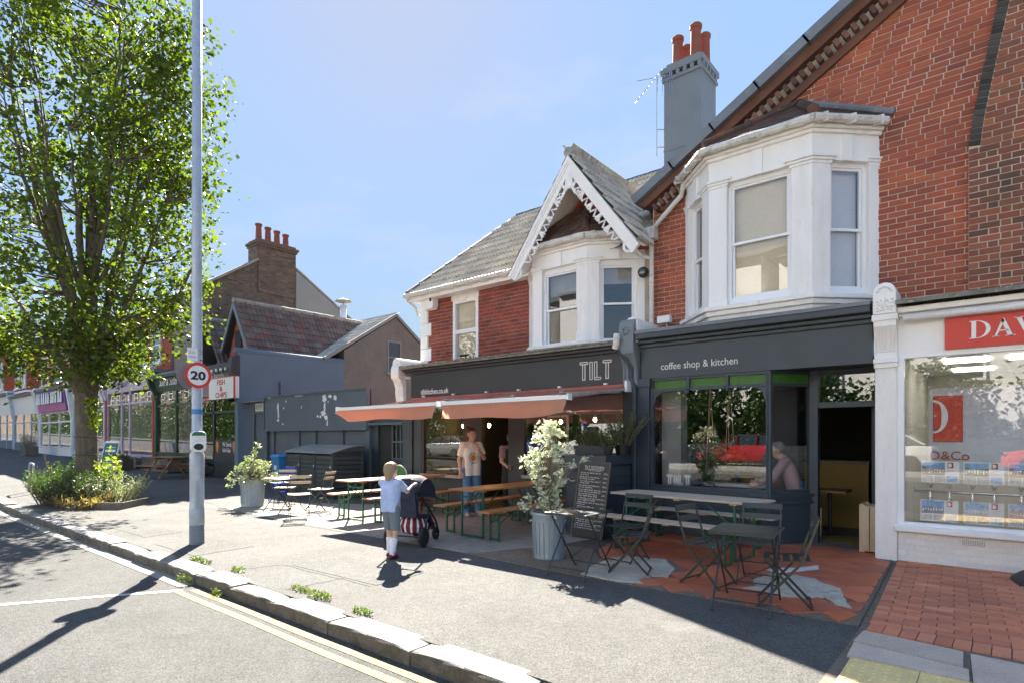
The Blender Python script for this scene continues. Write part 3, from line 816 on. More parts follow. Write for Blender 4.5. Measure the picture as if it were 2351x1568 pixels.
def lx(z): return max(-4.62, -4.64+(z+.06-5.77+.40)/VS)
def bx(z):
    P = [(3.0, -.25), (5.2, -.25), (5.6, -.205), (6.2, -.10), (6.9, .03), (7.6, .14), (9.4, .55)]
    for (a, u), (b2, w) in zip(P, P[1:]):
        if z <= b2: return u+(w-u)*(z-a)/(b2-a)
    return .55
def hspans(z):
    r = min(bx(z), 1.3+(9.2-z)/VS)-.002
    if z < 5.62: return [(-4.62, -4.0), (-1.32, r)]
    if z < 6.55:
        k = (z-5.62)
        a = (max(lx(z), -4.6), -3.55+k*1.3)
        b = (-1.25-k*.9, r)
        return [s for s in (a, b) if s[1]-s[0] > .1]
    return [(lx(z), r)]
brick_field(house, 'brick_red', (0, YW, 3.0), (1, 0, 0), (0, -1, 0), 3.12, 9.1, lambda z: [(a, b) for a, b in hspans(z) if a < b]+([(2.65, 4.15)] if z < 7.2 else []), seed=11)
# projecting chimney breast with curved sooty edge
mb = MB(); mb.prism([(bx(z), z) for z in (3.0, 5.2, 5.6, 6.2, 6.9, 7.6, 9.3)]+[(2.2, 9.3), (2.6, 3.0)], 'y', YW-.11, YW-.002); br = mb.build('chimney_breast', 'mortar', house, True)
brick_field(house, 'brick_mixed', (0, YW-.11, 3.0), (1, 0, 0), (0, -1, 0), 3.12, 9.0, lambda z: [(bx(z)+(.12 if z > 5.2 else 0.003), 2.15)], single=140, seed=12, flem=True)
z = 5.24; ub = MB(); ub.box((0, -1, 0), (1, 0, 1)); sm = ub.mesh('sooty_brick', 'brick_black')
while z < 8.2:
    dz = .074
    ang = math.atan2(bx(z+.1)-bx(z), .1)
    obj('sooty_brick', sm, house, (bx(z)-.002, YW-.10, z), (0, ang, 0), (.112, .026, .064), world=True); z += dz
# roof, verge coping, dentil course
def roofpt(x, y, dz=0): return (x, y, verge(x)+dz)
for xa, xb in ((-4.9, 1.3), (4.5, 1.3)):
    mb = MB(); za = verge(xa) if xa < 0 else verge(4.5)
    mb.add([(xa, 9.32, za+.10), (xb, 9.32, verge(1.3)+.10), (xb, 19, verge(1.3)+.10), (xa, 19, za+.10),
            (xa, 9.32, za+.19), (xb, 9.32, verge(1.3)+.19), (xb, 19, verge(1.3)+.19), (xa, 19, za+.19)],
           [(0, 1, 2, 3), (4, 7, 6, 5), (0, 4, 5, 1), (1, 5, 6, 2), (2, 6, 7, 3), (3, 7, 4, 0)])
    mb.build('roof', 'slate', house, True)
sd = Vector((1, 0, VS)).normalized(); nd = Vector((-VS, 0, 1)).normalized()
P0 = Vector((-4.86, 0, verge(-4.86)))
mb = MB(); L = 7.25
for i in range(9):                                            # lead-covered verge in lapped lengths
    a = P0+sd*(L*i/9); bq = P0+sd*(L*(i+1)/9+.03)
    for (o0, o1, y0, y1) in ((.02, .17+.004*(i % 2), 9.24, 9.5),):
        p = [a+nd*o0, bq+nd*o0, bq+nd*o1, a+nd*(o1+.006)]
        mb.prism([(q.x, q.z) for q in p], 'y', y0, y1)
mb.build('verge_coping', 'lead', house, True)
mb = MB(); p = [P0-nd*.12+sd*.1, P0+sd*L-nd*.12, P0+sd*L+nd*.02, P0+nd*.02]; mb.prism([(q.x, q.z) for q in p], 'y', 9.34, 9.6)
mb.build('verge_course', 'verge_brick', house, True)
p = [P0-nd*.42+sd*.35, P0+sd*L-nd*.42, P0+sd*L-nd*.30, P0-nd*.30+sd*.25]; mb = MB(); mb.prism([(q.x, q.z) for q in p], 'y', 9.44, 9.6); mb.build('verge_course', 'verge_brick', house, True)
d = MB(); d.box((0, -1, 0), (1, 0, 1)); dm = d.mesh('dentil', 'verge_brick')
k = 0; s = .2
while s < L-.1:
    q = P0+sd*s-nd*.30
    obj('dentil', dm, house, (q.x, 9.5, q.z), (0, -math.atan(VS), 0), (.065, .155, .12), world=True); s += .13

# ---- canted bay, used on both houses -----------------------------------------------------------
def off(P, d):
    """offset an open polyline (2D) to its right-hand side by d"""
    out = []
    for i, p in enumerate(P):
        p = Vector(p); ns = []
        if i > 0: e = (p-Vector(P[i-1])).normalized(); ns.append(Vector((e.y, -e.x)))
        if i < len(P)-1: e = (Vector(P[i+1])-p).normalized(); ns.append(Vector((e.y, -e.x)))
        m_ = sum(ns, Vector((0, 0))).normalized(); out.append(p+m_*(d/max(.3, m_.dot(ns[0]))))
    return out
def bay(par, P, zb, zs, zw0, zw1, zc, zf, zg, pw=.17, pend=.16, blinds=(), cap_h=.12, key=True):
    P = [Vector(p) for p in P]
    def band(name, m, o, z0, z1, bev=0):
        q = off(P, o); poly = [tuple(a) for a in q]+[(q[-1].x-.02, YW+.02), (q[0].x+.02, YW+.02)]
        b = MB(); b.prism(poly, 'z', z0, z1); return b.build(name, m, par, True, bevel=bev)
    band('bay_base', 'white_worn', .0, zb, zs-.08)
    band('bay_sill', 'white_worn', .05, zs-.13, zs-.06, .01); band('bay_sill', 'white_worn', .10, zs-.06, zs+.005, .012)
    band('frieze', 'white', .005, zf, zg-.14); band('cornice', 'white_worn', .05, zg-.14, zg-.09, .01); band('cornice', 'white_worn', .09, zg-.09, zg-.03, .01)
    band('bay_ceiling', 'white', -.16, zc, zf)
    for i in range(4):                                         # piers at the corners, half piers at the wall
        c = P[i]; pts = []
        if i > 0: e = (P[i-1]-c).normalized(); L_ = pw if i < 3 else pend; pts.append((c+e*L_, e))
        if i < 3: e2 = (P[i+1]-c).normalized(); R_ = pw if i > 0 else pend
        if 0 < i < 3:
            a = c+e*pw; b2 = c+e2*pw; na = Vector((-e.y, e.x))*-1; 
            inn = -((a-c)+(b2-c)).normalized()
            ctr = (P[0]+P[3])/2
            def inward(pt, ed):
                n_ = Vector((-ed.y, ed.x)); 
                return n_ if n_.dot(ctr-pt) > 0 else -n_
            poly = [a, c, b2, b2+inward(b2, e2)*.17, a+inward(a, e)*.17]
        else:
            ed = e2 if i == 0 else e
            b2 = c+ed*pend; n_ = Vector((-ed.y, ed.x)); ctr = (P[0]+P[3])/2
            n_ = n_ if n_.dot(ctr-b2) > 0 else -n_
            poly = [c, b2, b2+n_*.17, c+n_*.17]
        m_ = MB(); m_.prism([tuple(v) for v in poly], 'z', zs, zf)
        cc = sum(poly, Vector((0, 0)))/len(poly)
        for (o, z0, z1) in ((1.10, zc-cap_h, zc-cap_h*.62), (1.22, zc-cap_h*.62, zc-cap_h*.3), (1.36, zc-cap_h*.3, zc)):
            m_.prism([tuple(cc+(v-cc)*o) for v in poly], 'z', z0+.001, z1)
        m_.prism([tuple(cc+(v-cc)*1.05) for v in poly], 'z', zs+.004, zs+.10)
        m_.build('pilaster', 'white_worn' if i == 2 else 'white', par, True, bevel=.006)
    ctr = (P[0]+P[3])/2
    for i in range(3):                                         # sash windows
        a, c = P[i], P[i+1]; e = (c-a).normalized(); n_ = Vector((-e.y, e.x)); n_ = n_ if n_.dot(ctr-a) > 0 else -n_
        a2 = a+e*(pend if i == 0 else pw)+n_*.10; c2 = c-e*(pend if i == 2 else pw)+n_*.10; W = (c2-a2).length
        def fr(u0, u1, z0, z1, d0, d1, mb):
            q = [a2+e*u0+n_*d0, a2+e*u1+n_*d0, a2+e*u1+n_*d1, a2+e*u0+n_*d1]
            mb.prism([tuple(v) for v in q], 'z', z0, z1)
        b = MB(); fw = .045
        fr(0, fw, zs, zf, -.02, .08, b); fr(W-fw, W, zs, zf, -.02, .08, b); fr(fw, W-fw, zw1, zf, -.02, .08, b); fr(fw, W-fw, zs, zw0, -.02, .08, b)
        wn_ = b.build('window_frame', 'upvc', par, True)
        zm_ = zw0+(zw1-zw0)*.49; sw = .035
        for (z0, z1, d) in ((zm_-.02, zw1, .0), (zw0, zm_+.025, .03)):
            b = MB(); fr(fw+.002, fw+sw, z0, z1, d, d+.03, b); fr(W-fw-sw, W-fw-.002, z0, z1, d, d+.03, b)
            fr(fw+sw, W-fw-sw, z1-sw, z1, d, d+.03, b); fr(fw+sw, W-fw-sw, z0, z0+sw*1.1, d, d+.03, b)
            b.build('sash', 'upvc', wn_)
            b = MB(); fr(fw+sw-.004, W-fw-sw+.004, z0+sw-.004, z1-sw+.004, d+.012, d+.017, b); b.build('pane', 'glass_up', wn_)
        if blinds and blinds[i]:
            mt, z_lo, cell = blinds[i]
            b = MB(); z = zw1
            while z > z_lo:
                q = [a2+e*(fw+.01)+n_*.10, a2+e*(W-fw-.01)+n_*.10]
                b.add([(q[0].x, q[0].y, z), (q[1].x, q[1].y, z), (q[1].x+n_.x*.012, q[1].y+n_.y*.012, z-cell), (q[0].x+n_.x*.012, q[0].y+n_.y*.012, z-cell)], [(0, 1, 2, 3)])
                z -= cell
            b.build('blind', mt, wn_, kind='stuff')
        if key:
            mid = (a+c)/2; b = MB(); o = -n_
            q = [mid-e*.07+o*.0, mid+e*.07+o*.0, mid+e*.07+o*.035, mid-e*.07+o*.035]
            b.prism([tuple(v) for v in q], 'z', zf-.01, zg-.145); b.build('keystone', 'white', par, True)
    # gutter round the bay
    q = off(P, .15); b = MB(); prof = [(math.cos(t)*.062, math.sin(t)*.06) for t in np.linspace(PI, 2*PI, 7)]
    for i in range(3):
        u0, u1 = q[i], q[i+1]; e = (u1-u0).normalized(); n_ = Vector((-e.y, e.x))
        b.tube([(u0.x, u0.y, zg), (u1.x, u1.y, zg)], .058, 10)
        for t in (.12, .5, .88):
            p = u0.lerp(u1, t); b.bar((p.x, p.y, zg-.066), (p.x, p.y, zg+.062), .03, .13)
    b.build('bay_gutter', 'gutter', par, True)
    # dark room behind
    b = MB(); q = [p.lerp(ctr, .06) for p in P]
    x0, x1 = P[0].x+.12, P[3].x-.12
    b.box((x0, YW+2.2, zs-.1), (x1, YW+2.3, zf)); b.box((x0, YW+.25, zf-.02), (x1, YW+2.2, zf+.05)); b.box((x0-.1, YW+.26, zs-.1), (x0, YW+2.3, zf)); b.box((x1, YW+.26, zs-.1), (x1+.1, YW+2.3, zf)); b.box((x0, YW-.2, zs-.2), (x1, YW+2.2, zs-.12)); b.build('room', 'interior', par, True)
    return q
def bay_roof(par, P, zg, apex, m='tile_plain'):
    """hipped little roof over a bay: apex on the wall, plain tiles course by course"""
    q = off([Vector(p) for p in P], .12)
    A_ = Vector(apex); b = MB(); pts = [Vector((v.x, v.y, zg+.04)) for v in q]
    for i in range(3): b.quad(pts[i], pts[i+1], A_)
    b.build('bay_roof', 'mossedge', par, True)
    cnt = 0
    tb = MB(); tb.box((0, 0, 0), (1, 1, 1)); tm_ = tb.mesh('plain_tile', m); rest = MB()
    for i in range(3):
        a, c = pts[i], pts[i+1]; ud = (c-a).normalized(); w = (A_-a); h = w-ud*w.dot(ud); sd_ = h.normalized(); L_ = h.length; nn = ud.cross(sd_)
        s = 0; row = 0; g_ = .105
        R = Matrix((ud, sd_, nn)).transposed().to_4x4()
        while s < L_-.04:
            t = s/L_; t2 = min(1, (s+g_)/L_)
            u0 = (w.dot(ud))*t; u1 = (c-a).length+(w.dot(ud)-(c-a).length)*t
            ua, ub_ = u0, u1; u = ua-(.08 if row % 2 else 0)
            while u < ub_-.02:
                x0 = max(u, ua); x1 = min(u+.165, ub_)
                if x1-x0 > .03:
                    pos = a+ud*x0+sd_*s+nn*(.012)
                    if cnt < 300:
                        o = bpy.data.objects.new('plain_tile', tm_); COL.objects.link(o); o.location = pos
                        o.rotation_euler = (R @ Matrix.Rotation(-.06+rr.uniform(-.012, .012), 4, 'X')).to_euler(); o.scale = (x1-x0-.006, min(g_*1.4, L_-s), .014); attach(o, par, True); cnt += 1
                    else:
                        T = Matrix.Translation(pos) @ R @ Matrix.Rotation(-.06, 4, 'X'); rest.box((0, 0, 0), (x1-x0-.006, min(g_*1.4, L_-s), .014), T)
                u += .17
            s += g_; row += 1
    if rest.v: rest.build('plain_tiles', m, par, True, kind='stuff')
    for i in (1, 2):
        b = MB(); p, e = pts[i]+Vector((0, 0, .05)), A_+Vector((0, 0, .03)); n_ = 6
        for k in range(n_):
            s0 = p.lerp(e, k/n_); s1 = p.lerp(e, (k+1)/n_+.02)
            b.tube([s0, s1], [.075, .062], 8)
        b.build('hip_tile', 'tile_plain', par, True)
B1 = [(-4.05, 9.5), (-3.37, 8.8), (-1.93, 8.8), (-1.23, 9.5)]
CBL = ('blind', 3.7, .022); GBL = ('blind_grey', 3.7, .05)
bay(house, B1, 3.28, 3.52, 3.64, 5.32, 5.45, 5.38, 5.88, pw=.27, pend=.15, blinds=(('blind_grey', 4.2, .05), CBL, GBL))
bay_roof(house, B1, 5.90, (-2.25, 9.46, 6.52))
mb = MB(); mb.tube([(-2.25, 9.46, 6.56), (-1.05, 9.46, 6.0)], .05, 8); mb.tube([(-2.25, 9.46, 6.56), (-3.6, 9.46, 6.02)], .05, 8); mb.build('flashing', 'lead', house, True)
mb = MB(); mb.tube([(-4.02, 9.37, 5.85), (-4.06, 9.36, 5.62), (-4.5, 9.36, 5.25), (-4.60, 9.38, 5.12), (-4.61, 9.38, 4.95), (-4.61, 9.38, 3.3)], .042, 10); mb.build('downpipe', 'gutter', house, True)
# painted chimney with four pots
ch = MB(); ch.box((-5.74, 12.3, 6.3), (-4.88, 13.15, 9.55)); cst = ch.build('chimney_stack', 'chimgrey', house, True)
ch = MB(); ch.box((-5.78, 12.26, 9.55), (-4.84, 13.19, 9.62)); ch.box((-5.80, 12.24, 9.72), (-4.82, 13.21, 9.84)); ch.box((-5.7, 12.34, 9.84), (-4.92, 13.1, 9.95)); ch.box((-5.75, 12.29, 7.98), (-4.87, 13.16, 8.01)); 
for i in range(6): ch.box((-5.77+i*.165, 12.25, 9.62), (-5.69+i*.165, 12.32, 9.72))
for i in range(5): ch.box((-4.87, 12.3+i*.18, 9.62), (-4.83, 12.38+i*.18, 9.72))
ch.build('chimney_cap', 'chimgrey', cst)
pots = [(-5.5, 12.5), (-5.08, 12.5), (-5.47, 12.93), (-5.05, 12.93)]
for i, (x, y) in enumerate(pots):
    h = .62 if i % 2 == 0 else .72
    ch = MB(); ch.lathe([(.125, 0), (.118, .05), (.108, h-.1), (.13, h-.09), (.135, h-.02), (.12, h), (.09, h), (.09, h-.2)], (x, y, 9.95), 16, False); ch.build('chimney_pot', 'terracotta', cst, smooth=False)
ar = thing('tv_aerial', 'thin rusty television aerial strapped to the grey chimney', 'aerial', (-5.85, 12.2, 7.6))
a = MB(); a.tube([(-5.86, 12.2, 7.9), (-5.86, 12.2, 9.75)], .014, 6); a.tube([(-5.86, 12.2, 8.1), (-5.74, 12.3, 8.1)], .012, 6); a.tube([(-5.86, 12.2, 8.5), (-5.74, 12.3, 8.5)], .012, 6); a.build('mast', 'steel', ar, True)
a = MB(); p0 = Vector((-5.75, 12.15, 9.75)); p1 = Vector((-6.25, 11.95, 9.15)); a.tube([p0, p1], .012, 6)
for k in range(9):
    p = p0.lerp(p1, k/8); a.tube([p+Vector((-.09, .12, .06)), p+Vector((.09, -.12, -.06))], .006, 5)
a.tube([(-6.3, 12.1, 9.72), (-5.6, 12.2, 9.62)], .008, 5)
for k in range(5): a.tube([(-5.72+k*.06, 12.16, 9.2), (-5.70+k*.05, 12.16, 9.7)], .005, 5)
a.build('antenna', 'steel', ar, True)

# ================================================================== LOWER BRICK HOUSE (middle)
house2 = thing('brick_house', 'dark red brick house with white fretwork gable and grey tiled roof, above the awnings', 'house', (-7.6, 9.6, 0))
mb = MB()
for a_, b_ in (((-10.72, 2.95), (-9.64, 4.97)), ((-9.64, 2.95), (-8.84, 3.24)), ((-9.64, 4.71), (-8.84, 4.97)), ((-8.84, 2.95), (-7.32, 4.97)), ((-7.32, 2.95), (-4.9, 3.25)), ((-7.32, 4.80), (-4.9, 4.97)), ((-4.9, 2.95), (-4.645, 4.97))): mb.box((a_[0], YW, a_[1]), (b_[0], YW+.22, b_[1]))
mb.build('wall', 'mortar_h2', house2, True)
mb = MB(); mb.box((-10.72, YW+.22, 0), (-10.5, 15, 4.97)); mb.build('wall', 'brick_dark', house2, True)
mb = MB(); mb.prism([(YW+.2, 4.9), (14.8, 4.9), (12, 7.3)], 'x', -10.6, -10.5); 
def h2spans(z):
    out = []
    q = -10.38 if int((z-3.1)/.30) % 2 else -10.47
    if 3.22 < z < 4.93: out += [(q, -9.66), (-8.84, -7.36)]
    else: out += [(q, -7.36)]
    return out
brick_field(house2, 'brick_dark', (0, YW, 3.0), (1, 0, 0), (0, -1, 0), 3.10, 4.95, h2spans, seed=21)
qb = MB(); qb.box((0, -1, 0), (1, 0, 1)); qm2 = qb.mesh('quoin', 'white')
z = 3.1; k = 0
while z < 4.9:
    obj('quoin', qm2, house2, (-10.74, YW+.05, z), None, (.37 if k % 2 else .25, .085, .29), world=True); z += .30; k += 1
# window with pale blind and lintel
mb = MB(); mb.box((-9.68, YW-.03, 4.70), (-8.82, YW+.1, 4.95)); mb.prism([(-9.34, 4.67), (-9.2, 4.67), (-9.17, 4.95), (-9.37, 4.95)], 'y', YW-.055, YW); mb.build('lintel', 'white_worn', house2, True)
mb = MB()
for a_, b_ in (((-9.64, YW-.02, 3.25), (-9.56, YW+.12, 4.70)), ((-8.92, YW-.02, 3.25), (-8.84, YW+.12, 4.70)), ((-9.56, YW-.02, 4.62), (-8.92, YW+.12, 4.70)), ((-9.56, YW-.02, 3.25), (-8.92, YW+.12, 3.34)), ((-9.56, YW+.0, 3.93), (-8.92, YW+.10, 4.02)), ((-9.68, YW-.10, 3.17), (-8.80, YW+.1, 3.25))): mb.box(a_, b_)
w2 = mb.build('window_frame', 'upvc', house2, True)
for z0, z1 in ((3.34, 3.93), (4.02, 4.62)):
    mb = MB(); mb.box((-9.56, YW+.03, z0), (-8.92, YW+.036, z1)); mb.build('pane', 'glass_up', w2)
    mb = MB(); z = z1
    while z > (3.5 if z0 < 3.5 else z0): mb.add([(-9.55, YW+.08, z), (-8.93, YW+.08, z), (-8.93, YW+.10, z-.035), (-9.55, YW+.10, z-.035)], [(0, 1, 2, 3)]); z -= .035
    mb.build('blind', 'blind', w2, kind='stuff')
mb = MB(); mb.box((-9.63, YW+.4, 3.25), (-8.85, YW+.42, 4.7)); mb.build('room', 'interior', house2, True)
B2 = [(-7.42, 9.5), (-6.9, 8.95), (-5.66, 8.95), (-4.80, 9.5)]
NC = ('curtain', 4.35, .1)
bay(house2, B2, 3.1, 3.30, 3.32, 4.66, 4.82, 4.76, 5.16, pw=.22, pend=.14, blinds=(None, NC, ('curtain', 4.45, .1)))
bay_roof(house2, B2, 5.16, (-6.0, 9.46, 5.92))
# main roof
sl = Vector((0, 2.8, 2.44)); SLn = sl.length
mb = MB(); mb.add([(-10.84, 9.16, 4.93), (-4.6, 9.16, 4.93), (-4.6, 12, 7.33), (-9.75, 12, 7.33)], [(0, 1, 2, 3)]); mb.quad((-10.84, 9.16, 4.93), (-9.75, 12, 7.33), (-9.75, 12.1, 7.33), (-10.84, 14.9, 4.93)); mb.quad((-4.6, 14.9, 4.93), (-10.84, 14.9, 4.93), (-9.75, 12, 7.33), (-4.6, 12, 7.33)); mb.build('roof', 'slate', house2, True)
def rspan(s):
    t = s/SLn; z = 4.97+2.44*t; lo = -10.83+1.08*t
    if z < 6.45:                                    # the dormer covers the middle
        k = (6.6-z)/(6.6-4.8)*1.30
        sp = [(lo, -5.87-k+.25)]
        if -4.62-(-5.87+k-.25) > .1: sp.append((-5.87+k-.25, -4.62))
        return sp
    return [(lo, -4.62)]
tile_field(house2, 'tile_grey', (0, 9.16, 4.95), (1, 0, 0), sl, SLn, .30, .345, rspan, rolls=3, hgt=.045, t=.05)
mb = MB()
def ridge(mb, a, b_, n_, r=.10):
    a = Vector(a); b_ = Vector(b_)
    for i in range(n_): mb.tube([a.lerp(b_, i/n_), a.lerp(b_, (i+.97)/n_)], [r, r*.93], 8)
ridge(mb, (-9.75, 12, 7.40), (-4.62, 12, 7.40), 12); ridge(mb, (-10.86, 9.16, 4.99), (-9.75, 12, 7.40), 9, .085); mb.build('ridge_tiles', 'slate', house2, True)
mb = MB(); mb.box((-10.85, 9.18, 4.80), (-7.1, 9.22, 4.95)); mb.box((-10.8, 9.22, 4.82), (-7.0, 9.5, 4.84)); mb.build('soffit', 'white_worn', house2, True)
mb = MB(); mb.tube([(-10.92, 9.12, 4.94), (-7.22, 9.12, 4.94)], .055, 10); mb.tube([(-10.86, 9.14, 4.86), (-10.82, 9.4, 4.7), (-10.80, 9.45, 4.5)], .035, 8)
for k in range(8): mb.bar((-10.8+k*.5, 9.12, 4.87), (-10.8+k*.5, 9.12, 5.0), .025, .12)
mb.build('gutter', 'gutter', house2, True)
# dormer gable with fretwork bargeboard
AX, AZ = -5.87, 6.56
LF, RF = (-7.18, 4.76), (-4.55, 4.80)
yd = 8.68
for (fx, fz), side in ((LF, -1), (RF, 1)):
    back = lambda z: 9.16+(z-4.95)*2.8/2.44
    mb = MB(); n_ = Vector((AX-fx, 0, AZ-fz)); out = Vector((side*(AZ-fz), 0, abs(AX-fx))).normalized()
    f0 = Vector((fx, 0, fz))+out*.02; a0 = Vector((AX, 0, AZ+.02))
    mb.add([(f0.x, yd, f0.z), (f0.x, back(fz)+.1, f0.z), (a0.x, back(AZ)+.1, a0.z), (a0.x, yd, a0.z),
            (f0.x-out.x*.05, yd, f0.z-out.z*.05), (f0.x-out.x*.05, back(fz), f0.z-out.z*.05), (a0.x, back(AZ), a0.z-.06), (a0.x, yd, a0.z-.06)],
           [(0, 1, 2, 3), (4, 7, 6, 5), (0, 3, 7, 4), (0, 4, 5, 1)])
    mb.build('dormer_roof', 'white_worn', house2, True)
    L_ = n_.length; sd_ = n_.normalized()
    sp = lambda s, fz=fz, L_=L_: [(0, max(.2, back(fz+(AZ-fz)*s/L_)-yd+.12))]
    if side > 0: tile_field(house2, 'tile_grey', (fx+.03, yd-.03, fz+.02), (0, 1, 0), sd_, L_, .30, .345, sp, single=60, seed=8, rolls=3, hgt=.04, t=.045)
    else: tile_field(house2, 'tile_grey', (fx-.03, 11.2, fz+.02), (0, -1, 0), sd_, L_, .30, .345, lambda s, fz=fz, L_=L_: [(11.2-back(fz+(AZ-fz)*s/L_), 11.2-yd+.03)], single=20, seed=9)
    # bargeboard
    inw = Vector((-out.x, 0, -out.z)); b0 = Vector((fx, 0, fz))+sd_*(-.12); b1 = Vector((AX, 0, AZ+.02))
    bb = MB()
    def plank(o0, o1, y0, y1):
        ins = lambda o: o*math.sqrt(1+((AX-fx)/(AZ-fz))**2)*0
        # mitre at the apex: drop vertically
        dv = 1/abs(out.z)
        p = [b0+inw*o0, b0+inw*o1, Vector((AX, 0, b1.z-o1*dv)), Vector((AX, 0, b1.z-o0*dv))]
        bb.prism([(v.x, v.z) for v in p], 'y', y0, y1)
    plank(.0, .17, yd-.02, yd+.02); plank(-.01, .05, yd-.05, yd-.02); plank(.05, .085, yd-.035, yd-.02)
    brd = bb.build('bargeboard', 'white', house2, True)
    fr = MB(); y0 = yd+.0
    # scalloped fretwork hanging below the board
    n5 = 5; lo, hi = .17, .80
    for i in range(n5):
        t0 = lo+(hi-lo)*i/n5; t1 = lo+(hi-lo)*(i+1)/n5; tm_ = (t0+t1)/2
        p0 = b0.lerp(b1, t0)+inw*.16; p1 = b0.lerp(b1, t1)+inw*.16; pm_ = b0.lerp(b1, tm_)+inw*.165
        fr.tube([(p.x, y0, p.z) for p in (p0, p0.lerp(p1, .12)+inw*.10, p0.lerp(p1, .30)+inw*.135, pm_+inw*.02, p0.lerp(p1, .70)+inw*.135, p0.lerp(p1, .88)+inw*.10, p1)], .019, 6)
        e = p1+inw*.11
        fr.tube([(p1.x, y0, p1.z), (e.x, y0, e.z)], [.03, .017], 6)
        for dd in ((0, 0, -.032), (.032, 0, .008), (-.032, 0, .008)):
            c_ = Vector((e.x, y0, e.z))+Vector(dd); fr.lathe([(.001, -.024), (.022, -.012), (.026, 0), (.022, .012), (.001, .024)], tuple(c_), 8, False)
    for k_ in (0, 1):
        c_ = b0+sd_*.10+inw*.19
    pts = []
    for k_ in range(11):
        t = -1.1+k_*.40; c_ = b0+sd_*.14+inw*.13
        pts.append((c_.x+sd_.x*math.cos(t)*.10*1+inw.x*math.sin(t)*.10, y0, c_.z+sd_.z*math.cos(t)*.10+inw.z*math.sin(t)*.10))
    fr.tube(pts, .027, 6)
    # arched brace at the apex
    a_ = Vector((AX+side*.035, y0, AZ-.27)); m1 = Vector((AX+side*.06, y0, AZ-.52)); m2 = Vector((AX+side*.14, y0, AZ-.66)); m3 = Vector((AX+side*.29, y0, AZ-.68)); q_ = b0.lerp(b1, .74)+inw*.15; m4 = Vector((q_.x, y0, q_.z))
    fr.tube([a_, m1, m2, m3, m4], .03, 6)
    fr.build('fretwork', 'white', brd)
mb = MB(); mb.box((AX-.03, yd-.012, AZ-.55), (AX+.03, yd+.03, AZ-.24)); mb.build('king_post', 'white', house2, True)
ridgem = MB(); ridge(ridgem, (AX, yd-.04, AZ+.10), (AX, 11.2, AZ+.10), 7, .09); ridgem.build('dormer_ridge', 'stone', house2, True)
mb = MB(); mb.prism([(-7.05, 4.9), (-4.68, 4.9), (AX, AZ-.12)], 'y', 9.42, 9.55); mb.build('dormer_gable_wall', 'brick_far', house2, True)
mb = MB(); mb.tube([(-4.78, 9.30, 5.15), (-4.62, 9.34, 5.12)], .05, 8); mb.tube([(-4.86, 9.28, 5.12), (-4.87, 9.3, 4.86), (-4.72, 9.34, 4.72), (-4.62, 9.37, 4.68)], .036, 8); mb.box((-4.70, 9.28, 5.0), (-4.52, 9.46, 5.2)); mb.build('downpipe', 'gutter', house2, True)
mb = MB(); mb.quad((-4.95, 9.3, 5.1), (-4.62, 9.3, 5.12), (-4.62, 10.3, 5.95), (-4.9, 10.3, 5.9)); mb.build('valley_flashing', 'white_worn', house2, True)
al = thing('alarm_box', 'white alarm box under the eaves at the corner of the brick house', 'alarm box', (-10.25, 9.3, 4.55))
mb = MB(); mb.prism([(-10.43, 4.62), (-10.38, 4.57), (-10.15, 4.57), (-10.10, 4.62), (-10.10, 4.9), (-10.43, 4.9)], 'y', 9.27, 9.46); mb.build('case', 'white', al, True, bevel=.015)
mb = MB(); mb.box((-10.2, 9.26, 4.74), (-10.14, 9.272, 4.82)); mb.build('louvre', 'black', al, True)
cm = thing('security_camera', 'black round security camera on the white bay pilaster', 'camera', (-4.73, 9.3, 4.44))
mb = MB(); mb.lathe([(.09, 0), (.095, .05), (.08, .09), (.06, .10)], (0, 0, 0), 16); mb.v = [(x-4.73, 9.34-z, y+4.44) for x, y, z in mb.v]; mb.build('housing', 'black', cm, True, smooth=True)
mb = MB(); mb.lathe([(.05, .101), (.03, .104), (.001, .105)], (0, 0, 0), 12); mb.v = [(x-4.73, 9.34-z, y+4.44) for x, y, z in mb.v]; mb.build('lens', 'carglass', cm, True)
fl_ = thing('floodlight', 'small white floodlight on the brick wall above the shop cornice', 'lamp', (-4.4, 9.4, 3.6))
mb = MB(); mb.box((-4.45, 9.25, 3.5), (-4.22, 9.36, 3.62)); mb.build('head', 'white', fl_, True, bevel=.01)
mb = MB(); mb.tube([(-4.33, 9.36, 3.52), (-4.33, 9.42, 3.42), (-4.33, 9.48, 3.42)], .015, 6); mb.build('bracket', 'white', fl_, True)

# ================================================================== SHOPFRONTS
def console(par, x0, x1, zb, zt, m, name='console', yf=YF):
    p = [(yf+.03, zb), (yf-.05, zb), (yf-.07, zb+.08), (yf-.075, zb+.3), (yf-.13, zb+.45), (yf-.20, zb+.52), (yf-.21, zb+.58), (yf-.21, zt-.14), (yf-.18, zt-.05), (yf-.12, zt), (yf+.02, zt)]
    mb = MB(); mb.prism(p, 'x', x0, x1); o = mb.build(name, m, par, True, bevel=.008)
    mb = MB(); n_ = 4; w = (x1-x0)/n_
    for i in range(n_): mb.tube([(x0+w*(i+.5), yf-.08, zb+.12), (x0+w*(i+.5), yf-.085, zb+.32), (x0+w*(i+.5), yf-.135, zb+.44)], w*.28, 6)
    for i in range(7):
        mb.lathe([(.001, -.02), (.022, 0), (.001, .02)], ((x0+x1)/2+.05*math.cos(i*.9), yf-.212, zt-.2+.06*math.sin(i*.9)), 8, False)
    mb.build('console_ornament', m, o)
    return o
def cap_ridge(par, x, y0, y1, z, r, m):
    mb = MB(); mb.tube([(x, y0, z), (x, y1, z)], r, 12); mb.box((x-r, y0+.01, z-.3), (x+r, y1, z)); mb.build('party_coping', m, par, True)
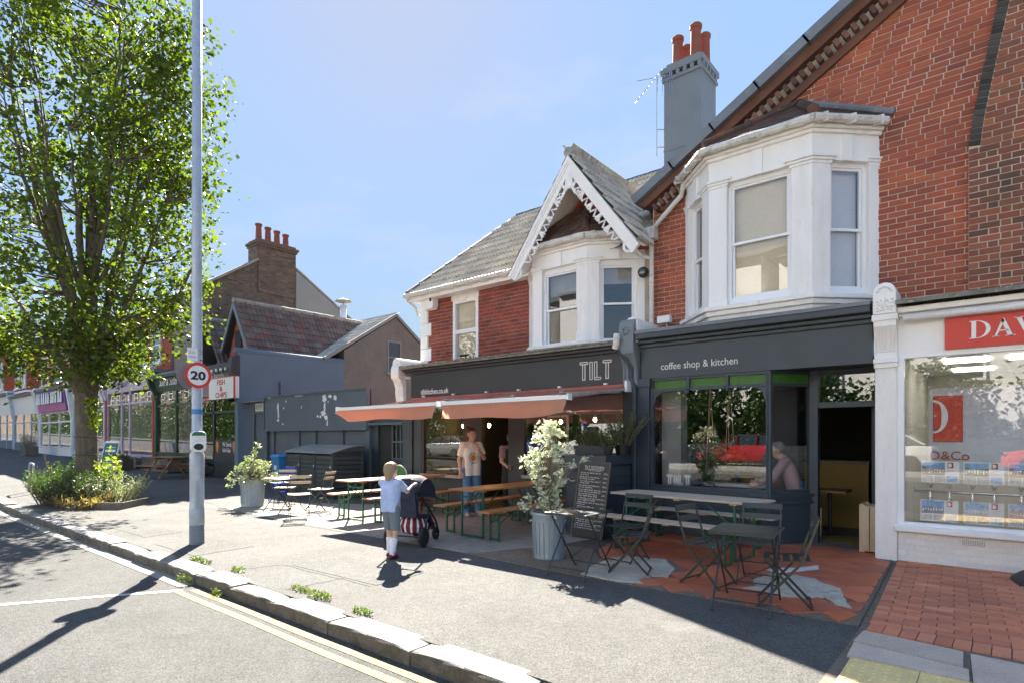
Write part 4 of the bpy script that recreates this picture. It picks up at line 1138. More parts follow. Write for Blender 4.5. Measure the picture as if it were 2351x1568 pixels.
def room(par, x0, x1, y0, y1, z1, wall, floor='wood_grey', ceil=None):
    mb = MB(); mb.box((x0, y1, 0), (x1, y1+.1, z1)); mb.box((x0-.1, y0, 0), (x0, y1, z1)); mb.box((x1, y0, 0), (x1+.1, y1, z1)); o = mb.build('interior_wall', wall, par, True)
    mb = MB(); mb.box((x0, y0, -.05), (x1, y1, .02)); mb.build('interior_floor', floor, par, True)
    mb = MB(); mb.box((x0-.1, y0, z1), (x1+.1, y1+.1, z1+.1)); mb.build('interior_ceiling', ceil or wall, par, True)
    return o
def lids(par, x0, x1, m, z0, ytop=9.48, n_=None):
    """mossy lean-to roof edge above a fascia"""
    mb = MB(); mb.add([(x0, YF-.22, z0), (x1, YF-.22, z0), (x1, ytop, z0+.16), (x0, ytop, z0+.16), (x0, YF-.22, z0-.05), (x1, YF-.22, z0-.05), (x1, ytop, z0+.1), (x0, ytop, z0+.1)],
        [(0, 1, 2, 3), (4, 7, 6, 5), (0, 4, 5, 1), (1, 5, 6, 2), (3, 7, 4, 0)]); mb.build('shop_roof', m, par, True)
# ---- the charcoal cafe front with two awnings (left)
tf = thing('shopfront', 'charcoal cafe shopfront behind the red awnings with TILT on its fascia', 'shopfront', (-7.5, 8.75, 0))
mb = MB(); mb.box((-10.25, YF, 2.44), (-4.79, YF+.1, 3.0)); mb.build('fascia', 'char', tf, True)
mb = MB(); mb.box((-10.4, YF-.06, 3.0), (-4.79, YF+.1, 3.05)); mb.box((-10.4, YF-.14, 3.05), (-4.79, YF+.1, 3.10)); mb.box((-10.25, YF-.04, 2.40), (-4.79, YF+.12, 2.44)); mb.build('cornice', 'char', tf, True)
lids(tf, -10.42, -4.80, 'mossedge', 3.15)
lm = MB()
for i in range(19):
    xx = -10.4+i*.3; lm.box((xx, YF-.245, 3.135+rr.uniform(0, .01)), (xx+.285, YF-.05, 3.165+rr.uniform(0, .012)))
lm.build('edge_tiles', 'mossedge', tf, True, kind='stuff')
console(tf, -10.72, -10.45, 2.40, 3.26, 'white_worn'); cap_ridge(tf, -10.6, YF-.15, 9.49, 3.26, .13, 'white_worn')
mb = MB(); mb.box((-10.53, YF-.02, 0), (-10.2, YF+.2, 2.40)); mb.box((-10.2, YF+.02, 0), (-9.93, YF+.12, 2.40)); mb.box((-4.79, YF-.02, 0), (-4.56, YF+.2, 2.40)); mb.build('pilaster', 'navy', tf, True, bevel=.008)
mb = MB()
for x0, x1 in ((-9.93, -9.86), (-8.62, -8.1), (-7.38, -6.98), (-4.84, -4.79)): mb.box((x0, YF+.03, .0), (x1, YF+.13, 2.40))
mb.box((-9.86, YF+.03, 2.30), (-8.62, YF+.13, 2.40)); mb.box((-6.98, YF+.03, 2.30), (-4.84, YF+.13, 2.40)); mb.box((-8.1, YF+.03, 2.1), (-7.38, YF+.13, 2.40)); mb.build('shop_frame', 'char', tf, True)
for x0, x1, z1 in ((-9.86, -8.62, .70), (-6.98, -4.84, .78)): mb = MB(); mb.box((x0, YF+.04, 0), (x1, YF+.12, z1)); mb.build('stall_riser', 'navy', tf, True)
mb = MB(); mb.box((-9.93, YF-.05, .70), (-8.6, YF+.12, .76)); mb.box((-6.99, YF-.05, .78), (-4.83, YF+.12, .84)); mb.build('shop_sill', 'stone', tf, True)
for x0, x1, z0 in ((-9.86, -8.62, .76), (-6.98, -4.84, .84)):
    mb = MB(); mb.box((x0, YF+.07, z0), (x1, YF+.078, 2.30)); mb.build('shop_window', 'glass', tf, True)
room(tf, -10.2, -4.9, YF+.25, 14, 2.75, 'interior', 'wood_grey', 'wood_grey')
mb = MB(); mb.box((-6.98, YF+.25, 1.98), (-4.84, YF+.27, 2.34)); mb.build('roller_blind', 'wood_grey', tf, True)
for i, (x, z) in enumerate(((-9.82, 1.84), (-8.98, 1.84), (-6.97, 1.89), (-6.14, 1.92))):
    pl = thing('pendant_lamp', ['lit bare bulb hanging inside the left cafe window', 'lit bulb hanging in the cafe doorway beside the standing woman', 'lit bulb hanging inside the right cafe window above the shrub', 'lit bulb hanging at the top of the cafe window by the van reflection'][i], 'lamp', (x, 10, z), 0, 'pendant bulbs inside the cafe')
    mb = MB(); mb.tube([(0, 0, .08), (0, 0, 2.7-z)], .006, 5); mb.lathe([(.02, .04), (.022, .1)], (0, 0, 0), 8); mb.build('cord', 'black', pl)
    mb = MB(); mb.lathe([(.004, -.05), (.026, -.03), (.034, 0), (.02, .04)], (0, 0, 0), 10); mb.build('bulb', 'lamp', pl)
pc = thing('picture', 'pale framed picture on the dark wall inside the cafe doorway', 'picture', (-7.8, 11.5, 1.4))
mb = MB(); mb.box((-8.35, 11.5, 1.35), (-7.85, 11.53, 2.05)); mb.build('mount', 'interior', pc, True)
mb = MB(); mb.box((-8.4, 11.48, 1.3), (-8.35, 11.53, 2.1)); mb.box((-7.85, 11.48, 1.3), (-7.8, 11.53, 2.1)); mb.box((-8.35, 11.48, 1.3), (-7.85, 11.53, 1.35)); mb.box((-8.35, 11.48, 2.05), (-7.85, 11.53, 2.1)); mb.build('frame', 'blind_grey', pc, True)
text('lettering', 'tiltkitchen.co.uk', .165, (-9.91, YF-.004, 2.525), 'letter', tf, sx=.82, off=.003)
# TILT in double-line letters
def outline_letters(par, x0, z0, h, w, gap, y, m, th=.012, inner=.05):
    mb = MB(); ink = lambda a, b: mb.box((a[0], y-.004, a[1]), (b[0], y, b[1]))
    def stem(xc, za, zb):
        for s in (-1, 1): ink((xc+s*inner/2-th/2, za), (xc+s*inner/2+th/2, zb))
    def barh(xa, xb, zc):
        for s in (-1, 1): ink((xa, zc+s*inner*.36-th/2), (xb, zc+s*inner*.36+th/2))
        for xx in (xa, xb): ink((xx-th/2, zc-inner*.36), (xx+th/2, zc+inner*.36))
    x = x0
    for ch_ in 'TILT':
        if ch_ == 'T': barh(x, x+w, z0+h-inner*.4); stem(x+w/2, z0, z0+h-inner*.75); ink((x+w/2-inner/2, z0), (x+w/2+inner/2, z0+th)); x += w+gap
        if ch_ == 'I': stem(x+inner/2, z0, z0+h); ink((x, z0), (x+inner, z0+th)); ink((x, z0+h-th), (x+inner, z0+h)); x += inner+gap
        if ch_ == 'L': stem(x+inner/2, z0+inner*.7, z0+h); ink((x, z0+h-th), (x+inner, z0+h)); barh(x, x+w*.8, z0+inner*.4); x += w*.8+gap
    return mb.build('lettering', m, par, True)
outline_letters(tf, -5.68, 2.57, .32, .16, .045, YF-.001, 'letter', .017)
M['cream_wall'] = mat('cream_wall', (.62, .60, .55), .8, var=.05)
# ---- awnings
for i, (fx0, fx1, bx0, bx1) in enumerate(((-10.2, -7.27, -10.1, -7.42), (-7.13, -4.60, -7.40, -4.68))):
    aw = thing('awning', ['open red canvas awning on the left, over the standing woman', 'open red canvas awning on the right, under the word TILT'][i], 'awning', ((fx0+fx1)/2, 8.6, 2.4), 0, 'red awnings over the cafe front')
    zf_, zb_ = 2.13, 2.42; yb, yf = 8.66, 6.80
    mb = MB(); n_ = 12; k_ = 36; vs_ = []
    for a in range(n_+1):
        t = a/n_
        for c in range(k_+1):
            u = c/k_; sag = -.075*math.sin(PI*t)*(1-.25*math.cos(2*PI*u))+.010*math.sin(u*31+t*4)*t+.008*math.sin(t*15+u*6)
            vs_.append((bx0+(bx1-bx0)*u+((fx0-bx0)+((fx1-bx1)-(fx0-bx0))*u)*t, yb+(yf-yb)*t, zb_+(zf_-zb_)*t+sag*.6))
    fs_ = [(a*(k_+1)+c, a*(k_+1)+c+1, (a+1)*(k_+1)+c+1, (a+1)*(k_+1)+c) for a in range(n_) for c in range(k_)]
    mb.add(vs_, fs_); mb.build('canvas', 'awning', aw, True, smooth=True)
    mb = MB(); mb.tube([(fx0, yf, zf_), (fx1, yf, zf_)], .035, 10); mb.box((fx0, yf-.045, zf_-.03), (fx1, yf-.02, zf_+.03)); mb.box((fx0-.02, yf-.05, zf_-.045), (fx0, yf+.05, zf_+.045)); mb.box((fx1, yf-.05, zf_-.045), (fx1+.02, yf+.05, zf_+.045)); mb.build('front_bar', 'sign_white', aw, True)
    mb = MB(); k_ = 26; rows = 4; vs_ = []
    for r_ in range(rows+1):
        for c in range(k_+1):
            u = c/k_; d = .20+.02*math.sin(u*9+i)+(.05 if i else .02)*math.sin(PI*u)
            if i == 0: d *= min(1, .25+u*5)
            vs_.append((fx0+.02+(fx1-fx0-.04)*u+(.015*math.sin(r_+c)), yf-.05+.02*math.sin(c*.9+i)*r_/rows-.01*r_, zf_-.03-d*r_/rows))
    fs_ = [(a*(k_+1)+c, a*(k_+1)+c+1, (a+1)*(k_+1)+c+1, (a+1)*(k_+1)+c) for a in range(rows) for c in range(k_)]
    mb.add(vs_, fs_); mb.build('valance', 'valance', aw, True, smooth=True)
    mb = MB(); mb.tube([(bx0, yb-.02, zb_+.0), (bx1, yb-.02, zb_+.0)], .03, 10); mb.build('roller', 'awning', aw, True)
    for xx, el, tip in ((bx0+.25, fx0+.75, fx0+.45), (bx1-.12, fx1-.75, fx1-.35)):
        mb = MB(); mb.bar((xx, yb-.03, zb_-.10), (el, (yb+yf)/2, 2.27), .05, .04); mb.bar((el, (yb+yf)/2, 2.27), (tip, yf+.03, zf_), .045, .035); mb.cbox((el, (yb+yf)/2, 2.27), (.08, .08, .06)); mb.build('arm', 'stone', aw, True)
    if i == 1:
        mb = MB(); mb.bar((bx1-.0, yb, zb_-.05), (fx1-.08, yf+.05, zf_+.01), .035, .05); mb.build('side_arm', 'stone', aw, True)
        mb = MB(); mb.cbox((bx1+.03, yb-.05, zb_-.02), (.05, .18, .18)); mb.build('end_bracket', 'sign_white', aw, True, bevel=.01)
    for k2 in range(3): mb = MB(); mb.cbox((bx0+(bx1-bx0)*(.15+.35*k2), yb-.03, zb_+.05), (.06, .05, .03)); mb.build('fixing', 'sign_white', aw, True)
# ---- blue-grey coffee shop front (centre right)
cf = thing('shopfront', 'blue-grey coffee shop & kitchen shopfront with open doorway beside the red tiles', 'shopfront', (-3, 8.75, 0))
mb = MB(); mb.box((-4.5, YF, 2.52), (-1.21, YF+.12, 3.02)); mb.build('fascia', 'navy', cf, True)
mb = MB(); mb.box((-4.5, YF-.04, 3.02), (-1.21, YF+.12, 3.08)); mb.box((-4.5, YF-.10, 3.08), (-1.21, YF+.12, 3.14)); mb.box((-4.5, YF-.2, 3.14), (-1.21, YF+.12, 3.24)); mb.build('cornice', 'navy', cf, True, bevel=.012)
lids(cf, -4.5, -1.21, 'lead', 3.28)
console(cf, -4.79, -4.52, 2.42, 3.5, 'chimgrey'); cap_ridge(cf, -4.60, YF-.12, 9.49, 3.42, .115, 'white_worn')
mb = MB(); mb.box((-4.56, YF-.03, 0), (-4.33, YF+.15, 2.44)); mb.box((-4.58, YF-.05, 2.38), (-4.31, YF+.15, 2.52)); mb.box((-4.58, YF-.05, 0), (-4.31, YF+.15, .25)); mb.build('pilaster', 'navy', cf, True, bevel=.008)
mb = MB(); mb.tube([(-4.86, 8.52, 3.10), (-4.80, 8.55, 3.0), (-4.66, 8.62, 2.82), (-4.62, 8.66, 2.7), (-4.62, 8.67, 2.5), (-4.57, 8.67, 2.4), (-4.57, 8.67, 0.05)], .035, 8); mb.build('downpipe', 'navy', cf, True)
mb = MB(); mb.tube([(-4.80, 8.50, 3.26), (-4.80, 8.48, 3.1), (-4.83, 8.5, 3.03)], .055, 8); mb.build('drain_elbow', 'gutter', cf, True)
C1 = [(-4.33, YF+.02), (-2.48, YF+.02), (-2.05, 9.40)]
def pl2(mb, a, b_, z0, z1, d0, d1, ins0=0, ins1=0):
    a = Vector(a); b_ = Vector(b_); e = (b_-a).normalized(); n_ = Vector((-e.y, e.x)); a = a+e*ins0; b_ = b_-e*ins1
    mb.prism([tuple(a+n_*d0), tuple(b_+n_*d0), tuple(b_+n_*d1), tuple(a+n_*d1)], 'z', z0, z1)
ri = MB(); fr = MB()
for a, b_ in zip(C1, C1[1:]):
    pl2(ri, a, b_, 0, .60, 0, .08); pl2(ri, a, b_, .60, .64, -.04, .08); pl2(ri, a, b_, .64, .70, -.02, .08); pl2(ri, a, b_, .70, .745, -.05, .08)
    pl2(fr, a, b_, .745, .80, .01, .07, .05, .05); pl2(fr, a, b_, 2.30, 2.345, .0, .07, .05, .05); pl2(fr, a, b_, 2.48, 2.52, .0, .08)
    pl2(fr, a, b_, .745, 2.48, .0, .07, 0, (Vector(b_)-Vector(a)).length-.05); pl2(fr, a, b_, .745, 2.48, .0, .07, (Vector(b_)-Vector(a)).length-.05, 0)
ri.build('stall_riser', 'navy', cf, True)
for xx in (-3.69, -3.08): fr.box((xx-.022, YF, 2.30), (xx+.022, YF+.08, 2.50)); fr.lathe([(.02, 0), (.03, .02), (.03, .05), (.015, .07)], (xx, YF-.0, 2.25), 8)
for xx, s in ((-4.28, 1), (-2.53, -1)):                       # little arched spandrels in the corners
    fr.prism([(xx, 2.30), (xx+s*.22, 2.30), (xx+s*.12, 2.275), (xx+s*.05, 2.22), (xx+s*.02, 2.12), (xx, 2.05)], 'y', YF+.03, YF+.06)
fr.tube([(-2.48, YF+.02, .6), (-2.48, YF+.02, 2.5)], .032, 8)
frm = fr.build('shop_frame', 'navy', cf, True)
for x0, x1 in ((-4.28, -3.712), (-3.668, -3.102), (-3.058, -2.53)):
    mb = MB(); mb.box((x0, YF+.05, 2.345), (x1, YF+.058, 2.48)); mb.build('transom_light', 'greenglass', cf, True)
mb = MB(); pl2(mb, C1[1], C1[2], 2.345, 2.48, .04, .048, .05, .05); mb.build('transom_light', 'greenglass', cf, True)
mb = MB(); pl2(mb, C1[0], C1[1], .80, 2.30, .035, .043, .05, .05); mb.build('shop_window', 'glass', cf, True)
mb = MB(); pl2(mb, C1[1], C1[2], .80, 2.30, .035, .043, .05, .05); mb.build('shop_window', 'glass', cf, True)
mb = MB(); mb.box((-4.5, YF+.12, 2.53), (-1.19, 9.6, 2.58)); mb.build('lobby_ceiling', 'char', cf, True)
mb = MB(); mb.box((-2.09, 9.36, 0), (-1.98, 9.52, 2.53)); mb.box((-1.98, 9.38, 1.99), (-1.2, 9.5, 2.07)); mb.box((-1.98, 9.38, 2.46), (-1.2, 9.5, 2.53)); mb.box((-1.27, 9.38, 0), (-1.2, 9.5, 1.99)); mb.build('door_frame', 'navy', cf, True)
mb = MB(); mb.box((-1.98, 9.43, 2.07), (-1.2, 9.438, 2.46)); mb.build('fanlight', 'glass', cf, True)
mb = MB(); mb.box((-1.33, 9.55, .03), (-1.28, 10.35, 1.98)); dr = mb.build('door', 'char', cf, True)
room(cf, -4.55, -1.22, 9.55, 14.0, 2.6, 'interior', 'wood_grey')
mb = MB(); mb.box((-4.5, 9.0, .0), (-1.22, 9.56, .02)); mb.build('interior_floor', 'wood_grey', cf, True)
mb = MB(); mb.box((-4.26, 9.05, .0), (-3.93, 9.30, 2.52)); mb.build('inner_pier', 'cement', cf, True)
brick_field(cf, 'chimgrey', (0, 11.6, 0), (1, 0, 0), (0, -1, 0), .0, 1.45, lambda z: [(-4.4, -2.6)], L=.2, Hh=.095, j=.006, single=0, seed=30)
brick_field(cf, 'chimgrey', (-3.92, 0, 0), (0, 1, 0), (1, 0, 0), .75, 1.5, lambda z: [(9.4, 11.5)], L=.2, Hh=.095, j=.006, single=0, seed=31)
wc = thing('counter', 'pale window counter with mustard seats inside the coffee shop', 'counter', (-3.3, 9.9, 0))
mb = MB(); mb.box((-3.85, 9.75, .74), (-2.75, 10.1, .79)); mb.build('counter_top', 'blind_grey', wc, True)
mb = MB(); mb.box((-3.8, 9.8, .02), (-3.7, 10.05, .74)); mb.box((-2.9, 9.8, .02), (-2.8, 10.05, .74)); mb.build('leg', 'char', wc, True)
for k in range(3):
    mb = MB(); mb.box((-3.75+k*.38, 10.2, .72), (-3.47+k*.38, 10.24, .92)); mb.build('seat_back', 'yellowctr', wc, True)
yc = thing('counter', 'mustard yellow serving counter seen through the open doorway', 'counter', (-2.1, 11.5, 0))
mb = MB(); mb.box((-2.6, 11.3, .02), (-1.62, 11.9, 1.12)); mb.build('front', 'yellowctr', yc, True)
mb = MB(); mb.box((-2.65, 11.25, 1.12), (-1.6, 11.95, 1.16)); mb.build('worktop', 'wood_grey', yc, True)
it = thing('table', 'small dark wooden table just inside the coffee shop doorway', 'table', (-1.95, 10.35, 0))
mb = MB(); mb.box((-2.3, 10.1, .70), (-1.75, 10.65, .735)); mb.build('table_top', 'wood_brown', it, True)
mb = MB(); mb.tube([(-2.02, 10.38, .02), (-2.02, 10.38, .7)], .03, 8); mb.lathe([(.2, .02), (.05, .05)], (-2.02, 10.38, 0), 12); mb.build('leg', 'black', it, True)
ic = thing('chair', 'bent metal chair in the shade inside the coffee shop doorway', 'chair', (-2.25, 9.95, 0))
mb = MB(); mb.tube([(-2.1, 9.85, .02), (-2.1, 9.85, .46), (-2.4, 9.85, .46), (-2.42, 9.85, .9), (-2.42, 10.15, .9), (-2.4, 10.15, .46), (-2.1, 10.15, .46), (-2.1, 10.15, .02)], .012, 6); mb.tube([(-2.4, 9.85, .02), (-2.4, 9.85, .46)], .012, 6); mb.tube([(-2.4, 10.15, .02), (-2.4, 10.15, .46)], .012, 6); mb.build('frame', 'steel', ic, True)
mb = MB(); mb.box((-2.4, 9.85, .45), (-2.1, 10.15, .475)); mb.build('seat', 'black', ic, True); mb = MB(); mb.box((-2.43, 9.86, .7), (-2.41, 10.14, .9)); mb.build('backrest', 'black', ic, True)
mb = MB(); mb.box((-1.97, 9.6, .021), (-1.35, 10.3, .026)); mb.build('floor_tiles', 'yellowctr', cf, True)
lt = text('lettering', 'coffee shop & kitchen', .158, (-4.14, YF-.004, 2.645), 'letter', cf, sx=.885)
outline_letters(cf, -4.12, .80, .155, .10, .03, 8.93, 'sign_white', .022, .035)
for i, (x, y, z) in enumerate(((-3.25, 9.35, 1.25), (-3.62, 9.5, 1.0))):
    hp = thing('hanging_plant', ['leafy plant in a rope hanger behind the coffee shop glass', 'trailing plant low behind the left of the coffee shop glass'][i], 'plant', (x, y, z))
    mb = MB()
    for a in range(3): mb.tube([(.08*math.cos(a*2.1), .08*math.sin(a*2.1), .05), (0, 0, 2.5-z)], .005, 4)
    mb.build('hanger', 'wood_crate', hp)
    mb = MB(); mb.lathe([(.05, -.06), (.085, .05), (.08, .05), (.05, 0)], (0, 0, 0), 12, False); mb.build('pot', 'stone', hp)
    P = np.random.RandomState(i).normal(size=(260, 3))*np.array([.13, .13, .15])+np.array([0, 0, .02]); v, f = leaves_np(P, .06, i); np_obj('foliage', v, f, 'leaf_box', hp)
# ---- white estate agent front (right)
ef = thing('shopfront', 'white estate agent shopfront with a red sign at the right edge', 'shopfront', (0, 8.75, 0))
mb = MB(); mb.box((-1.18, YF-.02, 0), (-.94, 9.37, 2.5)); mb.build('pilaster', 'white_worn', ef, True, bevel=.012)
mb = MB(); mb.box((-1.19, YF-.05, 2.44), (-.93, YF+.3, 2.50)); mb.box((-1.195, YF-.07, 2.50), (-.925, YF+.3, 2.56)); mb.box((-1.185, YF-.04, 2.56), (-.935, YF+.3, 2.64)); mb.build('capital', 'white', ef, True, bevel=.008); mb = MB(); mb.box((-1.2, YF-.16, 3.02), (-.92, YF+.3, 3.10)); mb.build('capital_slab', 'white', ef, True, bevel=.008)
p = [(YF+.05, 2.64), (YF-.045, 2.64), (YF-.06, 2.75), (YF-.10, 2.88), (YF-.14, 2.96), (YF-.145, 3.02), (YF+.05, 3.02)]
mb = MB(); mb.prism(p, 'x', -1.18, -.94)
for i in range(5): mb.tube([(-1.15+i*.045, YF-.045, 2.67), (-1.15+i*.045, YF-.065, 2.76), (-1.15+i*.045, YF-.105, 2.88), (-1.15+i*.045, YF-.14, 2.95)], .014, 6)
mb.build('fluted_bracket', 'white_worn', ef, True)
arc = [(-1.06+.125*math.cos(t), 3.36+.13*math.sin(t)) for t in np.linspace(0, PI, 13)]
mb = MB(); mb.prism([(-.935, 3.10)]+arc+[(-1.185, 3.10)], 'y', YF-.17, YF+.35); tb_ = mb.build('scroll_head', 'white', ef, True, bevel=.008)
mb = MB()
for i in range(5):
    for j in range(6):
        a = rr.uniform(-.012, .012); mb.lathe([(.001, -.014), (.016, 0), (.001, .014)], (-1.13+i*.035+a, YF-.172, 3.15+j*.025+a), 6, False)
for t in np.linspace(.3, 2.84, 7): mb.lathe([(.001, -.018), (.02, 0), (.001, .018)], (-1.06+.075*math.cos(t), YF-.172, 3.36+.075*math.sin(t)), 7, False)
mb.build('carved_flowers', 'white', tb_)
mb = MB(); mb.box((-.94, YF+.02, 2.60), (2.6, YF+.12, 3.06)); mb.build('fascia', 'white', ef, True)
mb = MB(); mb.box((-.94, YF-.03, 3.06), (2.6, YF+.12, 3.10)); mb.box((-.94, YF-.10, 3.10), (2.6, YF+.12, 3.17)); mb.build('cornice', 'white', ef, True, bevel=.01)
lids(ef, -.94, 2.6, 'mossedge', 3.24)
mb = MB(); mb.tube([(-.87, YF-.10, 3.03), (2.6, YF-.10, 3.03)], .045, 12); mb.build('awning_roll', 'sign_white', ef, True, smooth=True)
mb = MB(); mb.box((-.46, YF-.02, 2.615), (2.3, YF+.015, 2.985)); sg = mb.build('sign_panel', 'sign_red', ef, True)
def serif(mb, ch_, x, z, h):
    y0, y1 = YF-.026, YF-.021
    P = lambda pts: mb.prism([(x+a*h, z+b*h) for a, b in pts], 'y', y0, y1)
    if ch_ == 'D':
        P([(0, 0), (.34, 0), (.34, .035), (.30, .035), (.30, .965), (.34, .965), (.34, 1), (0, 1), (0, .965), (.09, .95), (.09, .05), (0, .035)])
        n_ = 14
        for i in range(n_):
            t0 = -PI/2+PI*i/n_; t1 = -PI/2+PI*(i+1)/n_; w0 = .05+.15*max(0, math.cos(t0)); w1 = .05+.15*max(0, math.cos(t1))
            f_ = lambda t, r: (.32+(.62-r)*math.cos(t), .5+(.5-r*.45)*math.sin(t))
            P([f_(t0, 0), f_(t1, 0), f_(t1, w1), f_(t0, w0)])
        return 1.08
    if ch_ == 'A':
        P([(.10, 0), (.20, 0), (.53, .86), (.45, 1)]); P([(.45, 1), (.53, 1), (.90, 0), (.68, 0), (.40, .86)]); P([(.28, .30), (.72, .30), (.70, .36), (.30, .36)]); P([(.0, 0), (.30, 0), (.30, .035), (.0, .035)]); P([(.58, 0), (1.0, 0), (1.0, .035), (.58, .035)])
        return 1.0
    if ch_ == 'V':
        P([(.08, 1), (.30, 1), (.58, .16), (.50, 0)]); P([(.48, 0), (.55, 0), (.92, 1), (.82, 1), (.50, .14)]); P([(0, .965), (.40, .965), (.40, 1), (0, 1)]); P([(.68, .965), (1.0, .965), (1.0, 1), (.68, 1)])
        return 1.02
lb = MB(); x = -.225
for c in 'DAV': x += serif(lb, c, x, 2.715, .205)*.205*.93
lb.build('lettering', 'sign_white', sg)
mb = MB(); mb.box((-.94, YF+.0, .46), (-.87, YF+.12, 2.60)); mb.box((-.87, YF+.02, 2.55), (2.6, YF+.12, 2.60)); mb.box((-.87, YF+.02, .46), (2.6, YF+.12, .50)); mb.box((1.55, YF+.02, .5), (1.62, YF+.12, 2.55)); mb.build('shop_frame', 'upvc', ef, True)
mb = MB(); mb.box((-.97, YF-.07, .385), (2.6, YF+.1, .46)); mb.build('shop_sill', 'upvc', ef, True, bevel=.012)
for x0, x1 in ((-.87, 1.55), (1.62, 2.6)): mb = MB(); mb.box((x0, YF+.06, .50), (x1, YF+.068, 2.55)); mb.build('shop_window', 'glass', ef, True)
mb = MB(); mb.box((-.938, YF+.03, 0), (2.6, YF+.15, .385)); sr = mb.build('stall_riser', 'white_brick', ef, True)
brick_field(ef, 'white_brick', (0, YF+.03, 0), (1, 0, 0), (0, -1, 0), .0, .385, lambda z: [(-.935, 1.4)], single=60, seed=40, j=.009, proud=.012)
v_ = MB(); v_.box((-.30, YF+.002, .275), (-.075, YF+.03, .345))
vent = v_.build('air_vent', 'white_brick', ef, True)
hm = MB()
for i in range(13):
    for j in range(4): hm.box((-.29+i*.0165, YF+.0, .281+j*.0155), (-.282+i*.0165, YF+.0035, .289+j*.0155))
hm.build('vent_holes', 'dark', vent)
mb = MB(); mb.box((-.93, 12.5, 0), (2.7, 12.6, 2.7)); mb.box((-.93, YF+.15, 0), (-.90, 12.5, 2.7)); mb.box((2.6, YF+.15, 0), (2.7, 12.5, 2.7)); mb.build('interior_wall', 'cream_wall', ef, True)
mb = MB(); mb.box((-.93, YF+.15, -.02), (2.7, 12.5, .02)); mb.build('interior_floor', 'interior', ef, True)
mb = MB(); mb.box((-.93, YF+.15, 2.62), (2.7, 12.6, 2.7)); mb.build('interior_ceiling', 'white', ef, True)
for x0, y0 in ((-.55, 9.8), (.15, 9.8), (-.5, 11.2)):
    mb = MB(); mb.box((x0, y0, 2.60), (x0+.5, y0+.5, 2.618)); mb.build('ceiling_light', 'panel_light', ef, True)
lg = thing('logo_board', 'pale board with a red square D logo hanging inside the estate agent window', 'board', (-.3, 9.5, 1.2))
mb = MB(); mb.box((-.66, 9.45, 1.12), (.35, 9.47, 2.2)); mb.build('panel', 'blind_grey', lg, True)
mb = MB(); mb.box((-.62, 9.43, 1.5), (-.31, 9.45, 2.1)); rp = mb.build('logo_square', 'sign_red', lg, True, bevel=.008)
mb = MB(); n_ = 16
for r0, r1, m0 in ((.22, .16, 0),):
    for i in range(n_):
        t0 = -PI/2+PI*i/n_; t1 = -PI/2+PI*(i+1)/n_
        f_ = lambda t, k: (-.62+(.16-k*.07*max(0, math.cos(t)))*math.cos(t), 9.42, 1.83+(.22-k*.03)*math.sin(t))
        mb.add([f_(t0, 0), f_(t1, 0), f_(t1, 1), f_(t0, 1)], [(0, 1, 2, 3)])
mb.build('logo_arc', 'sign_white', rp)
text('lettering', 'D&Co', .16, (-.66, 9.435, 1.27), 'red_print', lg)
# display cards: photo, three small photos, logo and text block
def card_mesh(kind):
    w, h = .37, .262
    return w, h
PH = [((.20, .36, .62), (.30, .22, .17), (.16, .18, .20)), ((.28, .45, .70), (.20, .26, .10), (.42, .30, .22)), ((.25, .50, .80), (.45, .25, .15), (.5, .5, .5)), ((.15, .33, .65), (.20, .22, .28), (.50, .50, .52)), ((.30, .48, .68), (.55, .54, .52), (.22, .22, .22)), ((.35, .5, .75), (.60, .42, .35), (.5, .3, .25))]
def flat(c):
    k = 'print_%d_%d_%d' % tuple(int(v*255) for v in c)
    if k not in M: M[k] = mat(k, c, .5, var=.35, vs=14, fine=.3, fs=60)
    return k
spots = [(-.70, 1.0), (-.285, 1.0), (.125, 1.0), (-.71, .525), (-.285, .525), (.125, .525), (.54, 1.0), (.54, .525)]
labs = ['property card with a brick terrace photo, top left of the window display', 'property card with a garden and hills photo, upper row middle', 'property card cut by the right picture edge, upper row', 'property card with a grey terraced street photo, lower row left', 'property card with white houses photo, lower row middle', 'property card with a pink house photo at the lower right edge', 'property card in the upper row beyond the picture edge', 'property card in the lower row beyond the picture edge']
